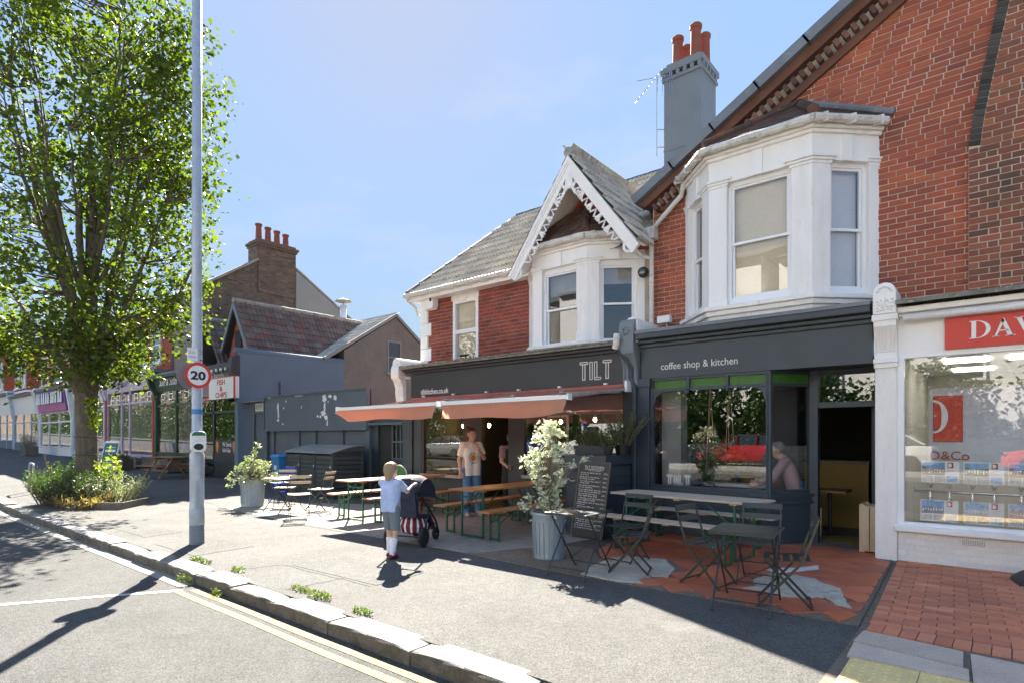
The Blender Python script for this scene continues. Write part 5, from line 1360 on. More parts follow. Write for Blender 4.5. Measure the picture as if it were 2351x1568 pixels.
for i, (x, z) in enumerate(spots):
    t = thing('property_card', labs[i], 'poster', (x, 8.86, z), 0, 'property cards in the estate agent window')
    mb = MB(); mb.box((0, 0, 0), (.375, .004, .262)); mb.build('card', 'sign_white', t)
    a, b_, c = PH[i % 6]
    mb = MB(); mb.box((.01, -.003, .095), (.235, 0, .252)); ph = mb.build('photo', flat(a), t)
    mb = MB(); hx = [0, .03, .05, .09, .12, .17, .20, .225]; rr2 = random.Random(i)
    mb.prism([(.01, .095)]+[(.01+q_, .155+rr2.uniform(0, .05)) for q_ in hx]+[(.235, .095)], 'y', -.0045, -.003); mb.build('photo_houses', flat(b_), ph)
    mb = MB()
    for q_ in range(8): mb.box((.02+q_*.027, -.0055, .115+rr2.uniform(0, .03)), (.034+q_*.027, -.0045, .15+rr2.uniform(0, .02)))
    mb.build('photo_windows', 'sign_white', ph)
    for k in range(3): mb = MB(); mb.box((.01+k*.12, -.003, .012), (.12+k*.12, 0, .086)); mb.build('photo', flat((c, (.45, .45, .42), a)[k] if k else (.5, .48, .44)), t)
    mb = MB(); mb.box((.262, -.003, .185), (.318, 0, .250)); lg2 = mb.build('card_logo', 'red_print', t)
    mb = MB(); mb.box((.27, -.005, .195), (.285, -.003, .24)); mb.prism([(.285+.02*math.cos(q_), .2175+.022*math.sin(q_)) for q_ in np.linspace(-PI/2, PI/2, 8)], 'y', -.005, -.003); mb.build('logo_letter', 'sign_white', lg2)
    mb = MB()
    for k in range(5): mb.box((.25, -.003, .165-k*.014), (.25+rr2.uniform(.06, .11), 0, .169-k*.014))
    mb.build('card_text', 'blind_grey', t)
rl = thing('display_rail', 'steel rail of small spotlights across the estate agent window', 'display rail', (-.77, 8.87, .9))
mb = MB(); mb.tube([(-.78, 8.88, .885), (1.5, 8.88, .90)], .019, 10); mb.tube([(-.78, 8.88, .87), (-.78, 8.88, .5)], .006, 6); mb.lathe([(.001, 0), (.012, .02), (.001, .06)], (-.78, 8.88, .9), 8); mb.build('rail', 'steel', rl, True, smooth=True)
for x in (-.61, -.42, -.2, .0, .24, .45):
    mb = MB()
    for s in (1, -1):
        mb.bar((x, 8.86, .89), (x, 8.855, .89+s*.05), .012); 
        vv = MB(); vv.lathe([(.014, 0), (.018, .02), (.03, .045), (.03, .055)], (0, 0, 0), 10); mb.add([(x+a, 8.85+b_, .89+s*(.045+c)) for a, b_, c in vv.v], vv.f)
    mb.build('spotlight', 'steel', rl, True)

# ================================================================== SIDE YARD
yd_ = thing('yard_wall', 'slate blue boarded yard wall with a blank peeling signboard and a door', 'wall', (-16, 9.7, 0))
mb = MB(); mb.box((-18.55, 9.74, 0), (-13.05, 9.9, 2.9)); mb.build('backing', 'yard', yd_, True)
for i, (x0, x1) in enumerate(((-18.15, -16.72), (-16.60, -15.79), (-15.67, -14.38), (-14.26, -13.16))):
    mb = MB(); mb.box((x0, 9.72, .0), (x1, 9.75, 1.78)); mb.build('panel', 'yard', yd_, True)
for x in (-18.2, -16.66, -15.73, -14.32, -13.1): mb = MB(); mb.box((x-.06, 9.66, 0), (x+.06, 9.74, 1.80)); mb.build('batten', 'yard', yd_, True)
mb = MB(); mb.box((-18.6, 9.60, 1.84), (-13.08, 9.70, 2.88)); sb = mb.build('signboard', 'yard', yd_, True)
mb = MB(); mb.box((-18.64, 9.57, 1.77), (-13.05, 9.72, 1.84)); mb.box((-18.64, 9.57, 2.88), (-13.05, 9.72, 2.93)); mb.box((-18.64, 9.57, 1.84), (-18.6, 9.70, 2.88)); mb.box((-13.08, 9.57, 1.84), (-13.05, 9.70, 2.88)); mb.build('signboard_frame', 'yard', sb)
rp_ = random.Random(3)
mb = MB()
def flake(cx, cz, w, h, n_=14):
    pts = []
    for i in range(n_):
        a = 2*PI*i/n_; r_ = rp_.uniform(.55, 1.1); pts.append((cx+math.cos(a)*w*r_, cz+math.sin(a)*h*r_))
    mb.prism(pts, 'y', 9.594, 9.60)
for cx, cz, w, h in ((-17.75, 2.55, .07, .16), (-17.72, 2.30, .05, .14), (-17.74, 2.12, .07, .06), (-17.25, 2.72, .03, .04), (-17.4, 2.5, .03, .04), (-17.45, 2.0, .04, .03), (-18.3, 2.87, .14, .012), (-16.5, 2.85, .3, .012), (-15.1, 2.72, .13, .13), (-15.08, 2.45, .06, .16), (-15.15, 2.28, .16, .10), (-15.02, 2.15, .10, .09), (-14.95, 1.98, .04, .10), (-14.8, 2.76, .10, .05), (-14.55, 2.72, .09, .08), (-15.45, 2.2, .05, .05), (-15.3, 2.18, .05, .05), (-16.35, 2.5, .02, .05), (-14.9, 2.6, .03, .03)): flake(cx, cz, w, h)
mb.build('peeled_paint', 'sign_white', sb)
mb = MB(); mb.box((-19.45, 9.72, .05), (-18.62, 9.78, 2.38)); dr_ = mb.build('door', 'yard', yd_, True)
mb = MB(); mb.box((-19.4, 9.70, 1.15), (-18.66, 9.725, 1.18)); mb.lathe([(.02, 0), (.03, .02), (.03, .05), (.01, .06)], (-18.75, 9.70, 1.25), 8); mb.build('rail', 'yard', dr_)
mb = MB(); mb.box((-19.55, 9.66, 0), (-19.45, 9.8, 2.75)); mb.box((-18.62, 9.64, 0), (-18.56, 9.8, 2.75)); mb.box((-19.45, 9.66, 2.38), (-18.62, 9.8, 2.43)); mb.build('door_frame', 'yard', yd_, True)
mb = MB(); mb.box((-20.1, 9.5, 2.76), (-18.5, 9.9, 2.81)); mb.build('lead_cap', 'lead', yd_, True)
mb = MB(); mb.box((-19.42, 9.68, 2.46), (-18.7, 9.72, 2.72)); mb.build('door_light', 'sign_white', yd_, True)
mb = MB(); mb.box((-19.38, 9.672, 2.49), (-18.74, 9.68, 2.69)); mb.build('pane', 'glass', yd_, True)
mb = MB(); mb.box((-13.05, 9.74, 0), (-12.75, 9.9, 2.3)); mb.box((-11.65, 9.70, 0), (-10.5, 9.9, 2.45)); mb.box((-13.05, 9.70, 1.93), (-11.65, 9.9, 2.3)); mb.box((-12.2, 9.74, 0), (-11.65, 9.9, 1.0)); mb.build('passage_wall', 'navy', yd_, True)
mb = MB(); mb.box((-13.05, 9.62, 1.9), (-11.62, 9.74, 1.96)); mb.box((-13.05, 9.64, 2.22), (-11.62, 9.74, 2.26)); mb.build('lintel_board', 'yard', yd_, True)
mb = MB(); mb.box((-12.75, 9.80, 0), (-12.2, 9.86, 1.93)); mb.build('side_door', 'dark', yd_, True)
mb = MB(); mb.box((-12.2, 9.86, 1.0), (-11.65, 9.88, 1.93)); mb.build('window_back', 'dark', yd_, True)
mb = MB(); mb.box((-12.2, 9.80, 1.02), (-11.68, 9.806, 1.92)); mb.build('pane', 'glass', yd_, True)
mb = MB()
for x in (-12.2, -12.03, -11.86, -11.69): mb.box((x-.02, 9.77, 1.0), (x+.02, 9.80, 1.93))
for z in (1.0, 1.45, 1.90): mb.box((-12.2, 9.772, z-.02), (-11.67, 9.798, z+.025))
mb.build('glazing_bars', 'yard', yd_, True)

# ================================================================== CHIP SHOP, its flank wall and steep roofs
XB_ = -19.98
chip = thing('chip_shop', 'low blue-grey chip shop with steep brown tiled gable roofs', 'shop', (-21.8, 9.5, .08))
mb = MB(); mb.box((XB_-.25, 9.36, 0), (XB_, 13.6, 4.55)); mb.build('flank_wall', 'bluewall', chip, True)
mb = MB(); mb.tube([(XB_-.125, 9.30, 4.53), (XB_-.125, 13.6, 4.58)], .14, 12); mb.build('coping', 'bluewall', chip, True, smooth=True)
mb = MB(); mb.tube([(XB_+.06, 10.9, 2.9), (XB_+.06, 10.9, 3.55), (XB_-.05, 10.9, 3.62)], .05, 8); mb.build('vent_pipe', 'bluewall', chip, True)
p = [(9.42, 3.05), (9.30, 3.1), (9.28, 3.35), (9.2, 3.55), (9.12, 3.9), (9.12, 4.0), (9.16, 4.3), (9.42, 4.4)]
mb = MB(); mb.prism(p, 'x', XB_-.26, XB_+.02); mb.build('console', 'char', chip, True)
# facade
mb = MB(); mb.box((-23.2, 9.42, 3.08), (-20.23, 9.55, 3.92)); mb.build('fascia', 'chimgrey', chip, True)
mb = MB(); mb.box((-23.3, 9.22, 3.92), (-20.2, 9.55, 4.0)); mb.box((-23.3, 9.3, 4.0), (-20.2, 9.8, 4.2)); mb.build('cornice', 'char', chip, True)
for i in range(8): mb = MB(); mb.lathe([(.03, .05), (.05, 0), (.05, -.04), (.02, -.08)], (-23.0+i*.36, 9.16, 3.95), 8); mb.build('festoon_bulb', 'sign_white', chip, True)
mb = MB()
for x in (-23.2, -22.1, -20.25): mb.box((x-.06, 9.45, .1), (x+.06, 9.55, 3.08))
mb.box((-23.2, 9.45, 2.45), (-20.23, 9.55, 2.53)); mb.box((-22.1, 9.43, .95), (-20.23, 9.55, 1.0)); mb.box((-22.1, 9.45, .1), (-20.23, 9.55, .95)); mb.build('shop_frame', 'char', chip, True)
mb = MB(); mb.box((-22.04, 9.48, 1.0), (-20.31, 9.486, 2.45)); mb.build('shop_window', 'glass', chip, True)
mb = MB(); mb.box((-23.14, 9.48, .2), (-22.16, 9.486, 2.45)); mb.build('glass_door', 'glass', chip, True)
mb = MB(); mb.box((-23.2, 9.48, 2.53), (-20.3, 9.486, 3.05)); mb.build('fanlight', 'glass', chip, True)
mb = MB(); mb.box((-22.04, 9.465, 1.0), (-20.31, 9.475, 1.46)); mv = mb.build('window_vinyl', 'char', chip, True)
text('lettering', 'Mr Dandy', .23, (-21.38, 9.46, 1.25), 'sign_white', chip, sx=.75); text('lettering', 'Fish & Chips', .2, (-21.38, 9.46, 1.05), 'sign_white', chip, sx=.62)
mb = MB(); mb.lathe([(.03, -.18), (.10, -.02), (.13, .05), (.10, .18), (.03, .24)], (0, 0, 0), 12)
for cx in (-21.8, -20.5):
    m2 = MB(); m2.add([(cx+x, 9.46+y*.12, 1.2+z) for x, y, z in mb.v], mb.f); m2.build('printed_picture', 'orange_print', mv)
text('lettering', 'Mr Dandy', .42, (-22.75, 9.41, 3.66), 'sign_white', chip, sx=.95)
room(chip, -23.3, -20.3, 9.6, 12, 3.05, 'interior')
fc = thing('projecting_sign', 'red and white FISH & CHIPS box sign sticking out of the chip shop fascia', 'sign', (-20.5, 9.2, 3.3))
mb = MB(); mb.box((-21.48, 9.02, 2.90), (-19.55, 9.2, 3.62)); mb.build('box', 'sign_white', fc, True)
mb = MB(); mb.box((-21.55, 9.0, 2.88), (-21.48, 9.22, 3.64)); mb.box((-19.55, 9.0, 2.88), (-19.51, 9.05, 3.64)); mb.box((-21.48, 9.0, 3.62), (-19.55, 9.22, 3.64)); mb.build('edging', 'sign_red', fc, True)
for i, t in enumerate(('FISH', '&', 'CHIPS')): text('lettering', t, .25, (-20.5, 9.015, 3.38-i*.215), 'sign_red', fc, align='CENTER', sx=1.3, off=.004)
# steep gabled roofs running back from the street
def steep(par, xr, zr, yf, yb, run, ze, single, left=True, seed=1):
    for s in ((1, -1) if left else (1,)):
        sd_ = Vector((-s*run, 0, zr-ze)); L_ = sd_.length; sd_.normalize()
        mb = MB(); mb.quad((xr+s*run, yf, ze-.02), (xr+s*run, yb, ze-.02), (xr, yb, zr-.02), (xr, yf, zr-.02)); mb.build('roof', 'slate', par, True)
        if s > 0: tile_field(par, 'tile_brown', (xr+run, yf, ze), (0, 1, 0), sd_, L_, .36, .30, lambda q: [(0, yb-yf)], single=single, rolls=2, hgt=.04, t=.04, seed=seed)
    mb = MB(); ridge(mb, (xr, yf-.05, zr+.03), (xr, yb, zr+.03), 12, .10); mb.build('ridge_tiles', 'stone', par, True)
steep(chip, -22.0, 6.68, 10.16, 15.9, 1.35, 4.4, 300)
steep(chip, -24.0, 6.2, 9.9, 13.5, 1.3, 4.3, 0, seed=2)
mb = MB(); mb.prism([(-23.1, 4.0), (-20.9, 4.0), (-22.0, 6.5)], 'y', 10.35, 10.45); mb.build('gable_wall', 'brick_far', chip, True)
mb = MB(); mb.box((-22.25, 10.3, 4.4), (-21.75, 10.36, 5.6)); mb.build('gable_window', 'dark', chip, True)
for s in (1, -1):
    mb = MB(); mb.prism([(-22.0, 6.68), (-22.0+s*1.38, 4.36), (-22.0+s*1.24, 4.36), (-22.0, 6.42)], 'y', 10.1, 10.16); mb.build('bargeboard', 'chimgrey', chip, True)
mb = MB(); mb.box((-24.5, 9.8, 3.9), (-20.2, 13.5, 4.3)); mb.build('flat_roof', 'lead', chip, True)
# grey pebbledash rear house
gh = thing('rear_house', 'pebbledashed grey gable house behind the blue yard wall', 'house', (-21, 15.5, 0))
mb = MB(); mb.prism([(13.6, 0), (18.4, 0), (18.4, 5.2), (16.2, 6.75), (13.6, 5.05)], 'x', XB_-.01, XB_-4); mb.build('gable_wall', 'greyrender', gh, True)
sd_ = Vector((0, 3.5, 2.22)); L_ = sd_.length
mb = MB(); mb.quad((XB_-4, 12.7, 4.60), (XB_+.05, 12.7, 4.60), (XB_+.05, 16.2, 6.82), (XB_-4, 16.2, 6.82)); mb.quad((XB_-4, 18.6, 5.2), (XB_-4, 16.2, 6.82), (XB_+.05, 16.2, 6.82), (XB_+.05, 18.6, 5.2)); mb.build('roof', 'slate', gh, True)
tile_field(gh, 'tile_grey', (XB_-3.9, 12.7, 4.66), (1, 0, 0), sd_, L_, .33, .36, lambda s: [(0, 3.95)], single=120, seed=6)
mb = MB(); mb.bar((XB_+.03, 12.7, 4.62), (XB_+.03, 16.2, 6.86), .06, .12); mb.bar((XB_+.03, 18.5, 5.2), (XB_+.03, 16.2, 6.86), .06, .12); mb.build('verge', 'cement', gh, True)
mb = MB(); mb.box((XB_-.02, 15.78, 4.38), (XB_+.0, 16.44, 5.68)); gw = mb.build('window_reveal', 'dark', gh, True)
mb = MB(); mb.box((XB_+.0, 15.8, 4.40), (XB_+.006, 16.42, 5.66)); mb.build('pane', 'glass_up', gw)
mb = MB()
for a, b_ in (((XB_-.0, 15.74, 4.34), (XB_+.03, 15.80, 5.72)), ((XB_-.0, 16.42, 4.34), (XB_+.03, 16.48, 5.72)), ((XB_, 15.8, 5.66), (XB_+.03, 16.42, 5.72)), ((XB_, 15.8, 5.0), (XB_+.03, 16.42, 5.04)), ((XB_, 15.66, 4.26), (XB_+.09, 16.56, 4.36))): mb.box(a, b_)
mb.build('window_frame', 'cement', gw)
fl = thing('flue', 'tin flue pipe with a flat cap rising behind the brown tiled roof', 'flue', (-22.4, 15.2, 5.5))
mb = MB(); mb.tube([(-22.4, 15.2, 5.5), (-22.4, 15.2, 7.45)], .14, 10); mb.build('pipe', 'sign_white', fl, True, smooth=True)
mb = MB(); mb.lathe([(.02, .16), (.36, .03), (.38, 0), (.05, -.03)], (-22.4, 15.2, 7.62), 16); mb.tube([(-22.4, 15.2, 7.4), (-22.4, 15.2, 7.66)], .04, 6); mb.build('cap', 'stone', fl, True)
# tall terrace end with a four-pot chimney
tg = thing('terrace_house', 'tall brown brick terrace end with a four-pot chimney against the sky', 'house', (-28, 13.5, 0))
XG = -25.0
mb = MB(); mb.prism([(10.3, 0), (18.2, 0), (18.2, 6.95), (14.4, 9.35), (12.6, 9.35), (10.3, 7.75)], 'x', XG-.05, XG-9); mb.build('gable_wall', 'mortar_dark', tg, True)
def gsp(z):
    a = 10.32 if z < 7.75 else 10.32+(z-7.75)/1.6*2.3
    return [(a, 14.4)] if z < 9.3 else []
brick_field(tg, 'brick_brown', (XG-.05, 0, 0), (0, 1, 0), (1, 0, 0), 4.2, 9.3, gsp, L=.22, Hh=.07, j=.014, single=0, seed=50)
mb = MB(); mb.prism([(14.4, 3), (18.2, 3), (18.2, 6.95), (14.4, 9.3)], 'x', XG-.04, XG+.03); mb.build('rendered_wall', 'cement', tg, True)
mb = MB(); mb.bar((XG-.1, 10.1, 7.72), (XG-.1, 12.6, 9.42), .35, .10); mb.bar((XG-.1, 18.3, 6.95), (XG-.1, 14.4, 9.4), .3, .08); mb.build('verge', 'stone', tg, True)
mb = MB(); mb.quad((XG-9, 10.0, 7.65), (XG-.1, 10.0, 7.65), (XG-.1, 13.5, 9.95), (XG-9, 13.5, 9.95)); mb.quad((XG-9, 18.3, 6.9), (XG-9, 13.5, 9.95), (XG-.1, 13.5, 9.95), (XG-.1, 18.3, 6.9)); mb.build('roof', 'slate', tg, True)
mb = MB(); mb.box((XG-.9, 12.6, 8), (XG-.01, 14.4, 10.1)); cs = mb.build('chimney_stack', 'mortar_dark', tg, True)
brick_field(tg, 'brick_brown', (XG-.01, 0, 0), (0, 1, 0), (1, 0, 0), 7.98, 10.05, lambda z: [(12.6, 14.4)], L=.22, Hh=.07, j=.014, single=0, seed=51)
brick_field(tg, 'brick_brown', (0, 12.6, 0), (1, 0, 0), (0, -1, 0), 8.6, 10.05, lambda z: [(XG-.9, XG-.01)], L=.22, Hh=.07, j=.014, single=0, seed=52)
mb = MB(); mb.box((XG-.95, 12.55, 10.05), (XG+.06, 14.45, 10.15)); mb.box((XG-1.0, 12.5, 10.15), (XG+.11, 14.5, 10.25)); mb.box((XG-.9, 12.6, 10.25), (XG+.01, 14.4, 10.36)); mb.build('chimney_cap', 'brick_brown', cs)
for k in range(4):
    mb = MB(); h = .78-.05*k; mb.lathe([(.14, 0), (.115, h-.1), (.15, h-.08), (.15, h), (.11, h)], (XG-.45, 12.85+k*.43, 10.36), 12); mb.build('chimney_pot', 'terracotta', cs)

# ================================================================== THE FAR TERRACE OF SHOPS
YL, YU = 9.5, 10.2
def terrace(label, x0, x1, base, zfb, zft, fas, frame, riser, splits, zsill, upper, wins, sign=None, eave=7.6, bayx=None, door=None, roofm='slate'):
    t = thing('terraced_shop', label, 'shop', ((x0+x1)/2, YL, base))
    mb = MB(); mb.box((x0, YU, base), (x1, YU+.3, eave)); wl_ = mb.build('wall', 'mortar_dark', t, True)
    brick_field(t, upper, (0, YU, 0), (1, 0, 0), (0, -1, 0), zft+.1, eave, lambda z: [(x0+.01, x1-.01)], L=.22, Hh=.07, j=.012, single=0, seed=int(abs(x0)*10))
    if bayx:
        a, b_ = bayx; P = [(a-.6, YU), (a, YU-.65), (b_, YU-.65), (b_+.6, YU)]
        mb = MB(); mb.prism(P, 'z', zft+.15, eave-.05); mb.build('bay', upper, t, True)
        mb = MB(); mb.prism([(a-.7, YU), (a-.06, YU-.75), (b_+.06, YU-.75), (b_+.7, YU)], 'z', eave-.25, eave+.05); mb.prism([(a-.68, YU), (a-.04, YU-.72), (b_+.04, YU-.72), (b_+.68, YU)], 'z', zft+.35, zft+.5); mb.build('bay_cornice', 'white_worn', t, True)
    for (wx0, wx1, wz0, wz1, wy) in wins:
        mb = MB(); f = .09
        mb.box((wx0, wy-.07, wz0), (wx0+f, wy-.0, wz1)); mb.box((wx1-f, wy-.07, wz0), (wx1, wy-.0, wz1)); mb.box((wx0+f, wy-.07, wz1-f), (wx1-f, wy, wz1)); mb.box((wx0+f, wy-.07, wz0), (wx1-f, wy, wz0+f)); mb.box((wx0+f, wy-.065, (wz0+wz1)/2-.03), (wx1-f, wy, (wz0+wz1)/2+.04)); mb.box((wx0-.1, wy-.14, wz0-.1), (wx1+.1, wy, wz0)); wf = mb.build('window', 'upvc', t, True)
        mb = MB(); mb.box((wx0+f, wy-.03, wz0+f), (wx1-f, wy-.024, wz1-f)); mb.build('pane', 'glass_up', wf)
        mb = MB(); mb.box((wx0+f, wy-.018, wz0+f), (wx1-f, wy-.012, wz1-f)); mb.build('curtain', 'interior', wf)
    # shopfront
    mb = MB(); mb.add([(x0+.2, YL+.06, zfb), (x1-.2, YL+.06, zfb), (x1-.2, YL-.12, zft), (x0+.2, YL-.12, zft), (x0+.2, YL+.2, zfb), (x1-.2, YL+.2, zfb), (x1-.2, YL+.2, zft), (x0+.2, YL+.2, zft)], [(0, 1, 2, 3), (0, 3, 7, 4), (1, 5, 6, 2), (0, 4, 5, 1)]); fa = mb.build('fascia', fas, t, True)
    mb = MB(); mb.box((x0, YL-.3, zft), (x1, YU, zft+.10)); mb.build('cornice', 'chimgrey' if fas != 'shopgreen' else 'shopgreen', t, True)
    mb = MB(); mb.box((x0, YL-.34, zft+.10), (x1, YU, zft+.16)); mb.build('lead_flat', 'lead', t, True)
    for xc in (x0+.02, x1-.2):
        p = [(YL+.1, zfb-.3), (YL-.05, zfb-.3), (YL-.1, zfb), (YL-.25, zft-.3), (YL-.36, zft+.1), (YL-.3, zft+.32), (YL+.1, zft+.36)]
        mb = MB(); mb.prism(p, 'x', xc, xc+.18); mb.build('console', frame if fas != 'shopgreen' else 'shopgreen', t, True)
        mb = MB(); mb.box((xc, YL-.02, base), (xc+.18, YL+.2, zfb-.3)); mb.build('pilaster', 'brick_far' if fas in ('lilac', 'sign_white2') else frame, t, True)
    xs = [x0+.2]+splits+[x1-.2]
    mb = MB()
    for x in xs: mb.box((x-.05, YL+.02, base), (x+.05, YL+.12, zfb))
    mb.box((x0+.2, YL+.02, zfb-.62), (x1-.2, YL+.12, zfb-.54)); mb.box((x0+.2, YL-.02, zsill), (x1-.2, YL+.12, zsill+.06)); mb.build('shop_frame', frame, t, True)
    for a, b_ in zip(xs, xs[1:]):
        lo = zsill+.06
        mb = MB(); mb.box((a+.05, YL+.06, lo), (b_-.05, YL+.066, zfb-.62)); mb.build('shop_window', 'glass', t, True)
        mb = MB(); mb.box((a+.05, YL+.06, zfb-.54), (b_-.05, YL+.066, zfb)); mb.build('transom_light', 'glass', t, True)
    mb = MB(); mb.box((x0+.2, YL+.03, base), (x1-.2, YL+.14, zsill)); mb.build('stall_riser', riser, t, True)
    mb = MB(); mb.box((x0+.1, YL+2.6, base), (x1-.1, YL+2.7, zfb)); mb.box((x0+.1, YL+.2, zfb+.001), (x1-.1, YL+2.7, zfb+.05)); mb.box((x0+.1, YL+.2, base), (x1-.1, YL+2.7, base+.03)); mb.build('interior_wall', 'interior', t, True)
    mb = MB()
    for k in range(9):
        xx = x0+.5+(x1-x0-1.0)*k/8+rr.uniform(-.15, .15); zz = zsill+.1
        mb.lathe([(.08, 0), (.12, .1), (.07, .25), (.02, .42)], (xx, YL+.45+rr.uniform(0, .3), zz), 8)
    mb.build('window_display', ('blue_print', 'stone', 'orange_print', 'shirt_blue')[int(abs(x0)) % 4], t, True)
    # roof
    if eave > 5:
        mb = MB(); mb.quad((x0, YU-.3, eave), (x1, YU-.3, eave), (x1, YU+4, eave+2.6), (x0, YU+4, eave+2.6)); mb.box((x0, YU-.36, eave-.12), (x1, YU-.25, eave)); mb.build('roof', roofm, t, True)
    if sign: sign(t)
    return t
W = lambda a, b_, z0, z1, y=YU: (a, b_, z0, z1, y)
def s_sole(t):
    text('lettering', 'Sole & Sister', .5, (-27.1, YL-.13, 3.72), 'sign_white', t, sx=.74, rot=(PI/2-.1, 0, 0))
    mb = MB(); mb.tube([(-25.45, YL-.14, 3.95), (-25.5, YL-.14, 4.12), (-25.38, YL-.14, 4.25), (-25.22, YL-.14, 4.1), (-25.1, YL-.14, 4.25), (-25.0, YL-.14, 4.05)], .02, 5); mb.build('logo', 'sign_white', t, True)
terrace('green shopfront of Sole & Sister with small upper panes', -28.0, -23.3, .2, 3.5, 4.05, 'shopgreen', 'shopgreen', 'shopgreen', [-25.75], .9, 'brick_brown', [], s_sole, eave=4.3)
def s_sc(t): text('lettering', 'Scentiment', .52, (-33.1, YL-.12, 3.95), 'chimgrey', t, sx=.85, rot=(PI/2-.1, 0, 0))
terrace('lilac shopfront of Scentiment left of the green shop', -34.6, -28.05, .3, 3.75, 4.4, 'lilac', 'lilac', 'lilac', [-32.3, -31.2], .75, 'brick_far', [W(-33.8, -32.9, 4.95, 6.6), W(-32.0, -31.1, 4.98, 6.6), W(-30.2, -29.2, 5.0, 6.6)], s_sc, eave=7.4)
terrace('cream shopfront half hidden behind the tree trunk', -40.4, -34.65, .42, 3.6, 4.3, 'sign_white', 'paleblue', 'white', [-38.5, -36.6], .8, 'brick_far', [W(-37.1, -35.7, 4.9, 6.7), W(-39.8, -38.7, 4.9, 6.7)], None, eave=7.6)
def s_pu(t):
    mb = MB(); mb.add([(-47.6, YL-.08, 3.15), (-41.1, YL-.08, 3.15), (-41.1, YL-.28, 4.4), (-47.6, YL-.28, 4.4)], [(0, 1, 2, 3)]); mb.v += [(x, y+.03, z) for x, y, z in mb.v[:4]]; mb.f += [(7, 6, 5, 4), (0, 3, 7, 4), (1, 5, 6, 2)]
    bn = mb.build('banner', 'purple', t, True)
    mb = MB(); mb.add([(-47.5, YL-.1, 3.2), (-41.2, YL-.1, 3.2), (-41.2, YL-.16, 3.6), (-47.5, YL-.16, 3.6)], [(0, 1, 2, 3)]); mb.build('banner_band', 'pink_banner', bn)
    mb = MB()
    for k in range(11):
        xx = -47.2+k*.55+rr.uniform(-.1, .1); mb.prism([(xx, 3.65), (xx+.38, 3.65), (xx+.3, 4.3), (xx+.08, 4.32)], 'y', YL-.30, YL-.285)
    mb.build('banner_figures', 'sign_white', bn)
terrace('shop with a purple printed banner over white windows', -48.0, -40.5, .5, 3.1, 4.45, 'white', 'white', 'white', [-45.6, -43.3], 1.0, 'brick_far', [W(-51.0+4.2, -48.9+4.2, 5.2, 7.0), W(-44.4, -42.6, 5.2, 7.0)], s_pu, eave=8.0, bayx=None)
terrace('white shop with a blank white sign and dark door', -55.5, -48.05, .6, 3.2, 4.4, 'sign_white', 'paleblue', 'chimgrey', [-52.5, -50.3], 1.25, 'brick_far', [W(-54.9, -53.6, 5.1, 7.1, YU-.65), W(-52.9, -51.8, 5.1, 7.1, YU-.65), W(-50.6, -48.8, 5.1, 7.0)], None, eave=8.1, bayx=(-55.2, -51.6))
terrace('farthest white shop at the left picture edge', -63.5, -55.6, .75, 3.3, 4.7, 'sign_white', 'paleblue', 'chimgrey', [-60.5, -58], 1.35, 'brick_far', [W(-62.8, -61.4, 5.3, 7.4, YU-.65), W(-60.6, -59.2, 5.3, 7.4, YU-.65), W(-57.6, -56.2, 5.3, 7.2)], None, eave=8.4, bayx=(-63, -59))
terrace('terrace unit beyond the left picture edge', -75, -63.6, .9, 3.4, 4.8, 'navy', 'navy', 'navy', [-70, -66.5], 1.4, 'brick_far', [W(-69, -67, 5.4, 7.4)], None, eave=8.6)
uo = thing('estate_sign', 'red and green UNDER OFFER board on the brick front behind the trunk', 'sign', (-41.5, 9.4, 5))
mb = MB(); mb.box((-44.2, 9.35, 5.42), (-39.9, 9.4, 5.98)); mb.build('upper_panel', 'sign_red', uo, True)
mb = MB(); mb.box((-44.2, 9.35, 4.95), (-39.9, 9.4, 5.42)); mb.build('lower_panel', 'sign_green', uo, True)
text('lettering', 'UNDER OFFER', .50, (-43.9, 9.34, 5.52), 'sign_white', uo, sx=1.0, off=.01)
mb = MB(); mb.box((-44.3, 9.4, 4.6), (-44.2, 9.46, 6.1)); mb.build('post', 'sign_white', uo, True)

# ================================================================== POLE AND SIGNS
PX, PY = -8.99, 3.61
lp = thing('lamp_post', 'tall galvanised steel lamp post on the footpath by the kerb', 'lamp post', (PX, PY, 0))
mb = MB(); mb.lathe([(.098, 0), (.098, .28), (.102, .285), (.102, .52), (.096, .53), (.096, .98), (.098, 1.0), (.098, 1.32), (.07, 1.36), (.068, 4), (.062, 10.5)], (0, 0, 0), 24); mb.build('post', 'steel_pole', lp, smooth=True)
mb = MB(); mb.lathe([(.101, 0), (.101, .275), (.098, .28)], (0, 0, 0), 24, False); mb.build('base_band', 'chimgrey', lp, smooth=True)
mb = MB(); mb.box((.0, -.005, .55), (.1, .005, .95)); mb.v = [(x*.2+.085, y*10, z) for x, y, z in mb.v]; mb.build('access_door', 'steel_pole', lp)
mb = MB(); mb.lathe([(.071, 1.90), (.071, 1.97)], (0, 0, 0), 20, False); mb.lathe([(.073, 1.33), (.073, 1.42)], (0, 0, 0), 20, False); mb.build('blue_tape', 'bin_blue', lp)
mb = MB(); mb.lathe([(.0715, 2.68), (.0715, 2.70)], (0, 0, 0), 20, False); mb.lathe([(.0715, 2.82), (.0715, 2.84)], (0, 0, 0), 20, False); mb.lathe([(.0715, 2.42), (.0715, 2.45)], (0, 0, 0), 20, False); mb.build('strap', 'steel', lp)
def disc(cx, cy, cz, r0, r1, th, n_=40):
    mb = MB(); mb.lathe([(r0, 0), (r1, 0), (r1, th), (r0, th)] if r0 > .001 else [(r1, 0), (r1, th)], (0, 0, 0), n_, r0 <= .001)
    mb.v = [(cx+z, cy+x, cz+y) for x, y, z in mb.v]; return mb
ss = thing('speed_sign', 'round 20 speed limit sign with a red ring on the lamp post', 'road sign', (PX, PY, 2.46))
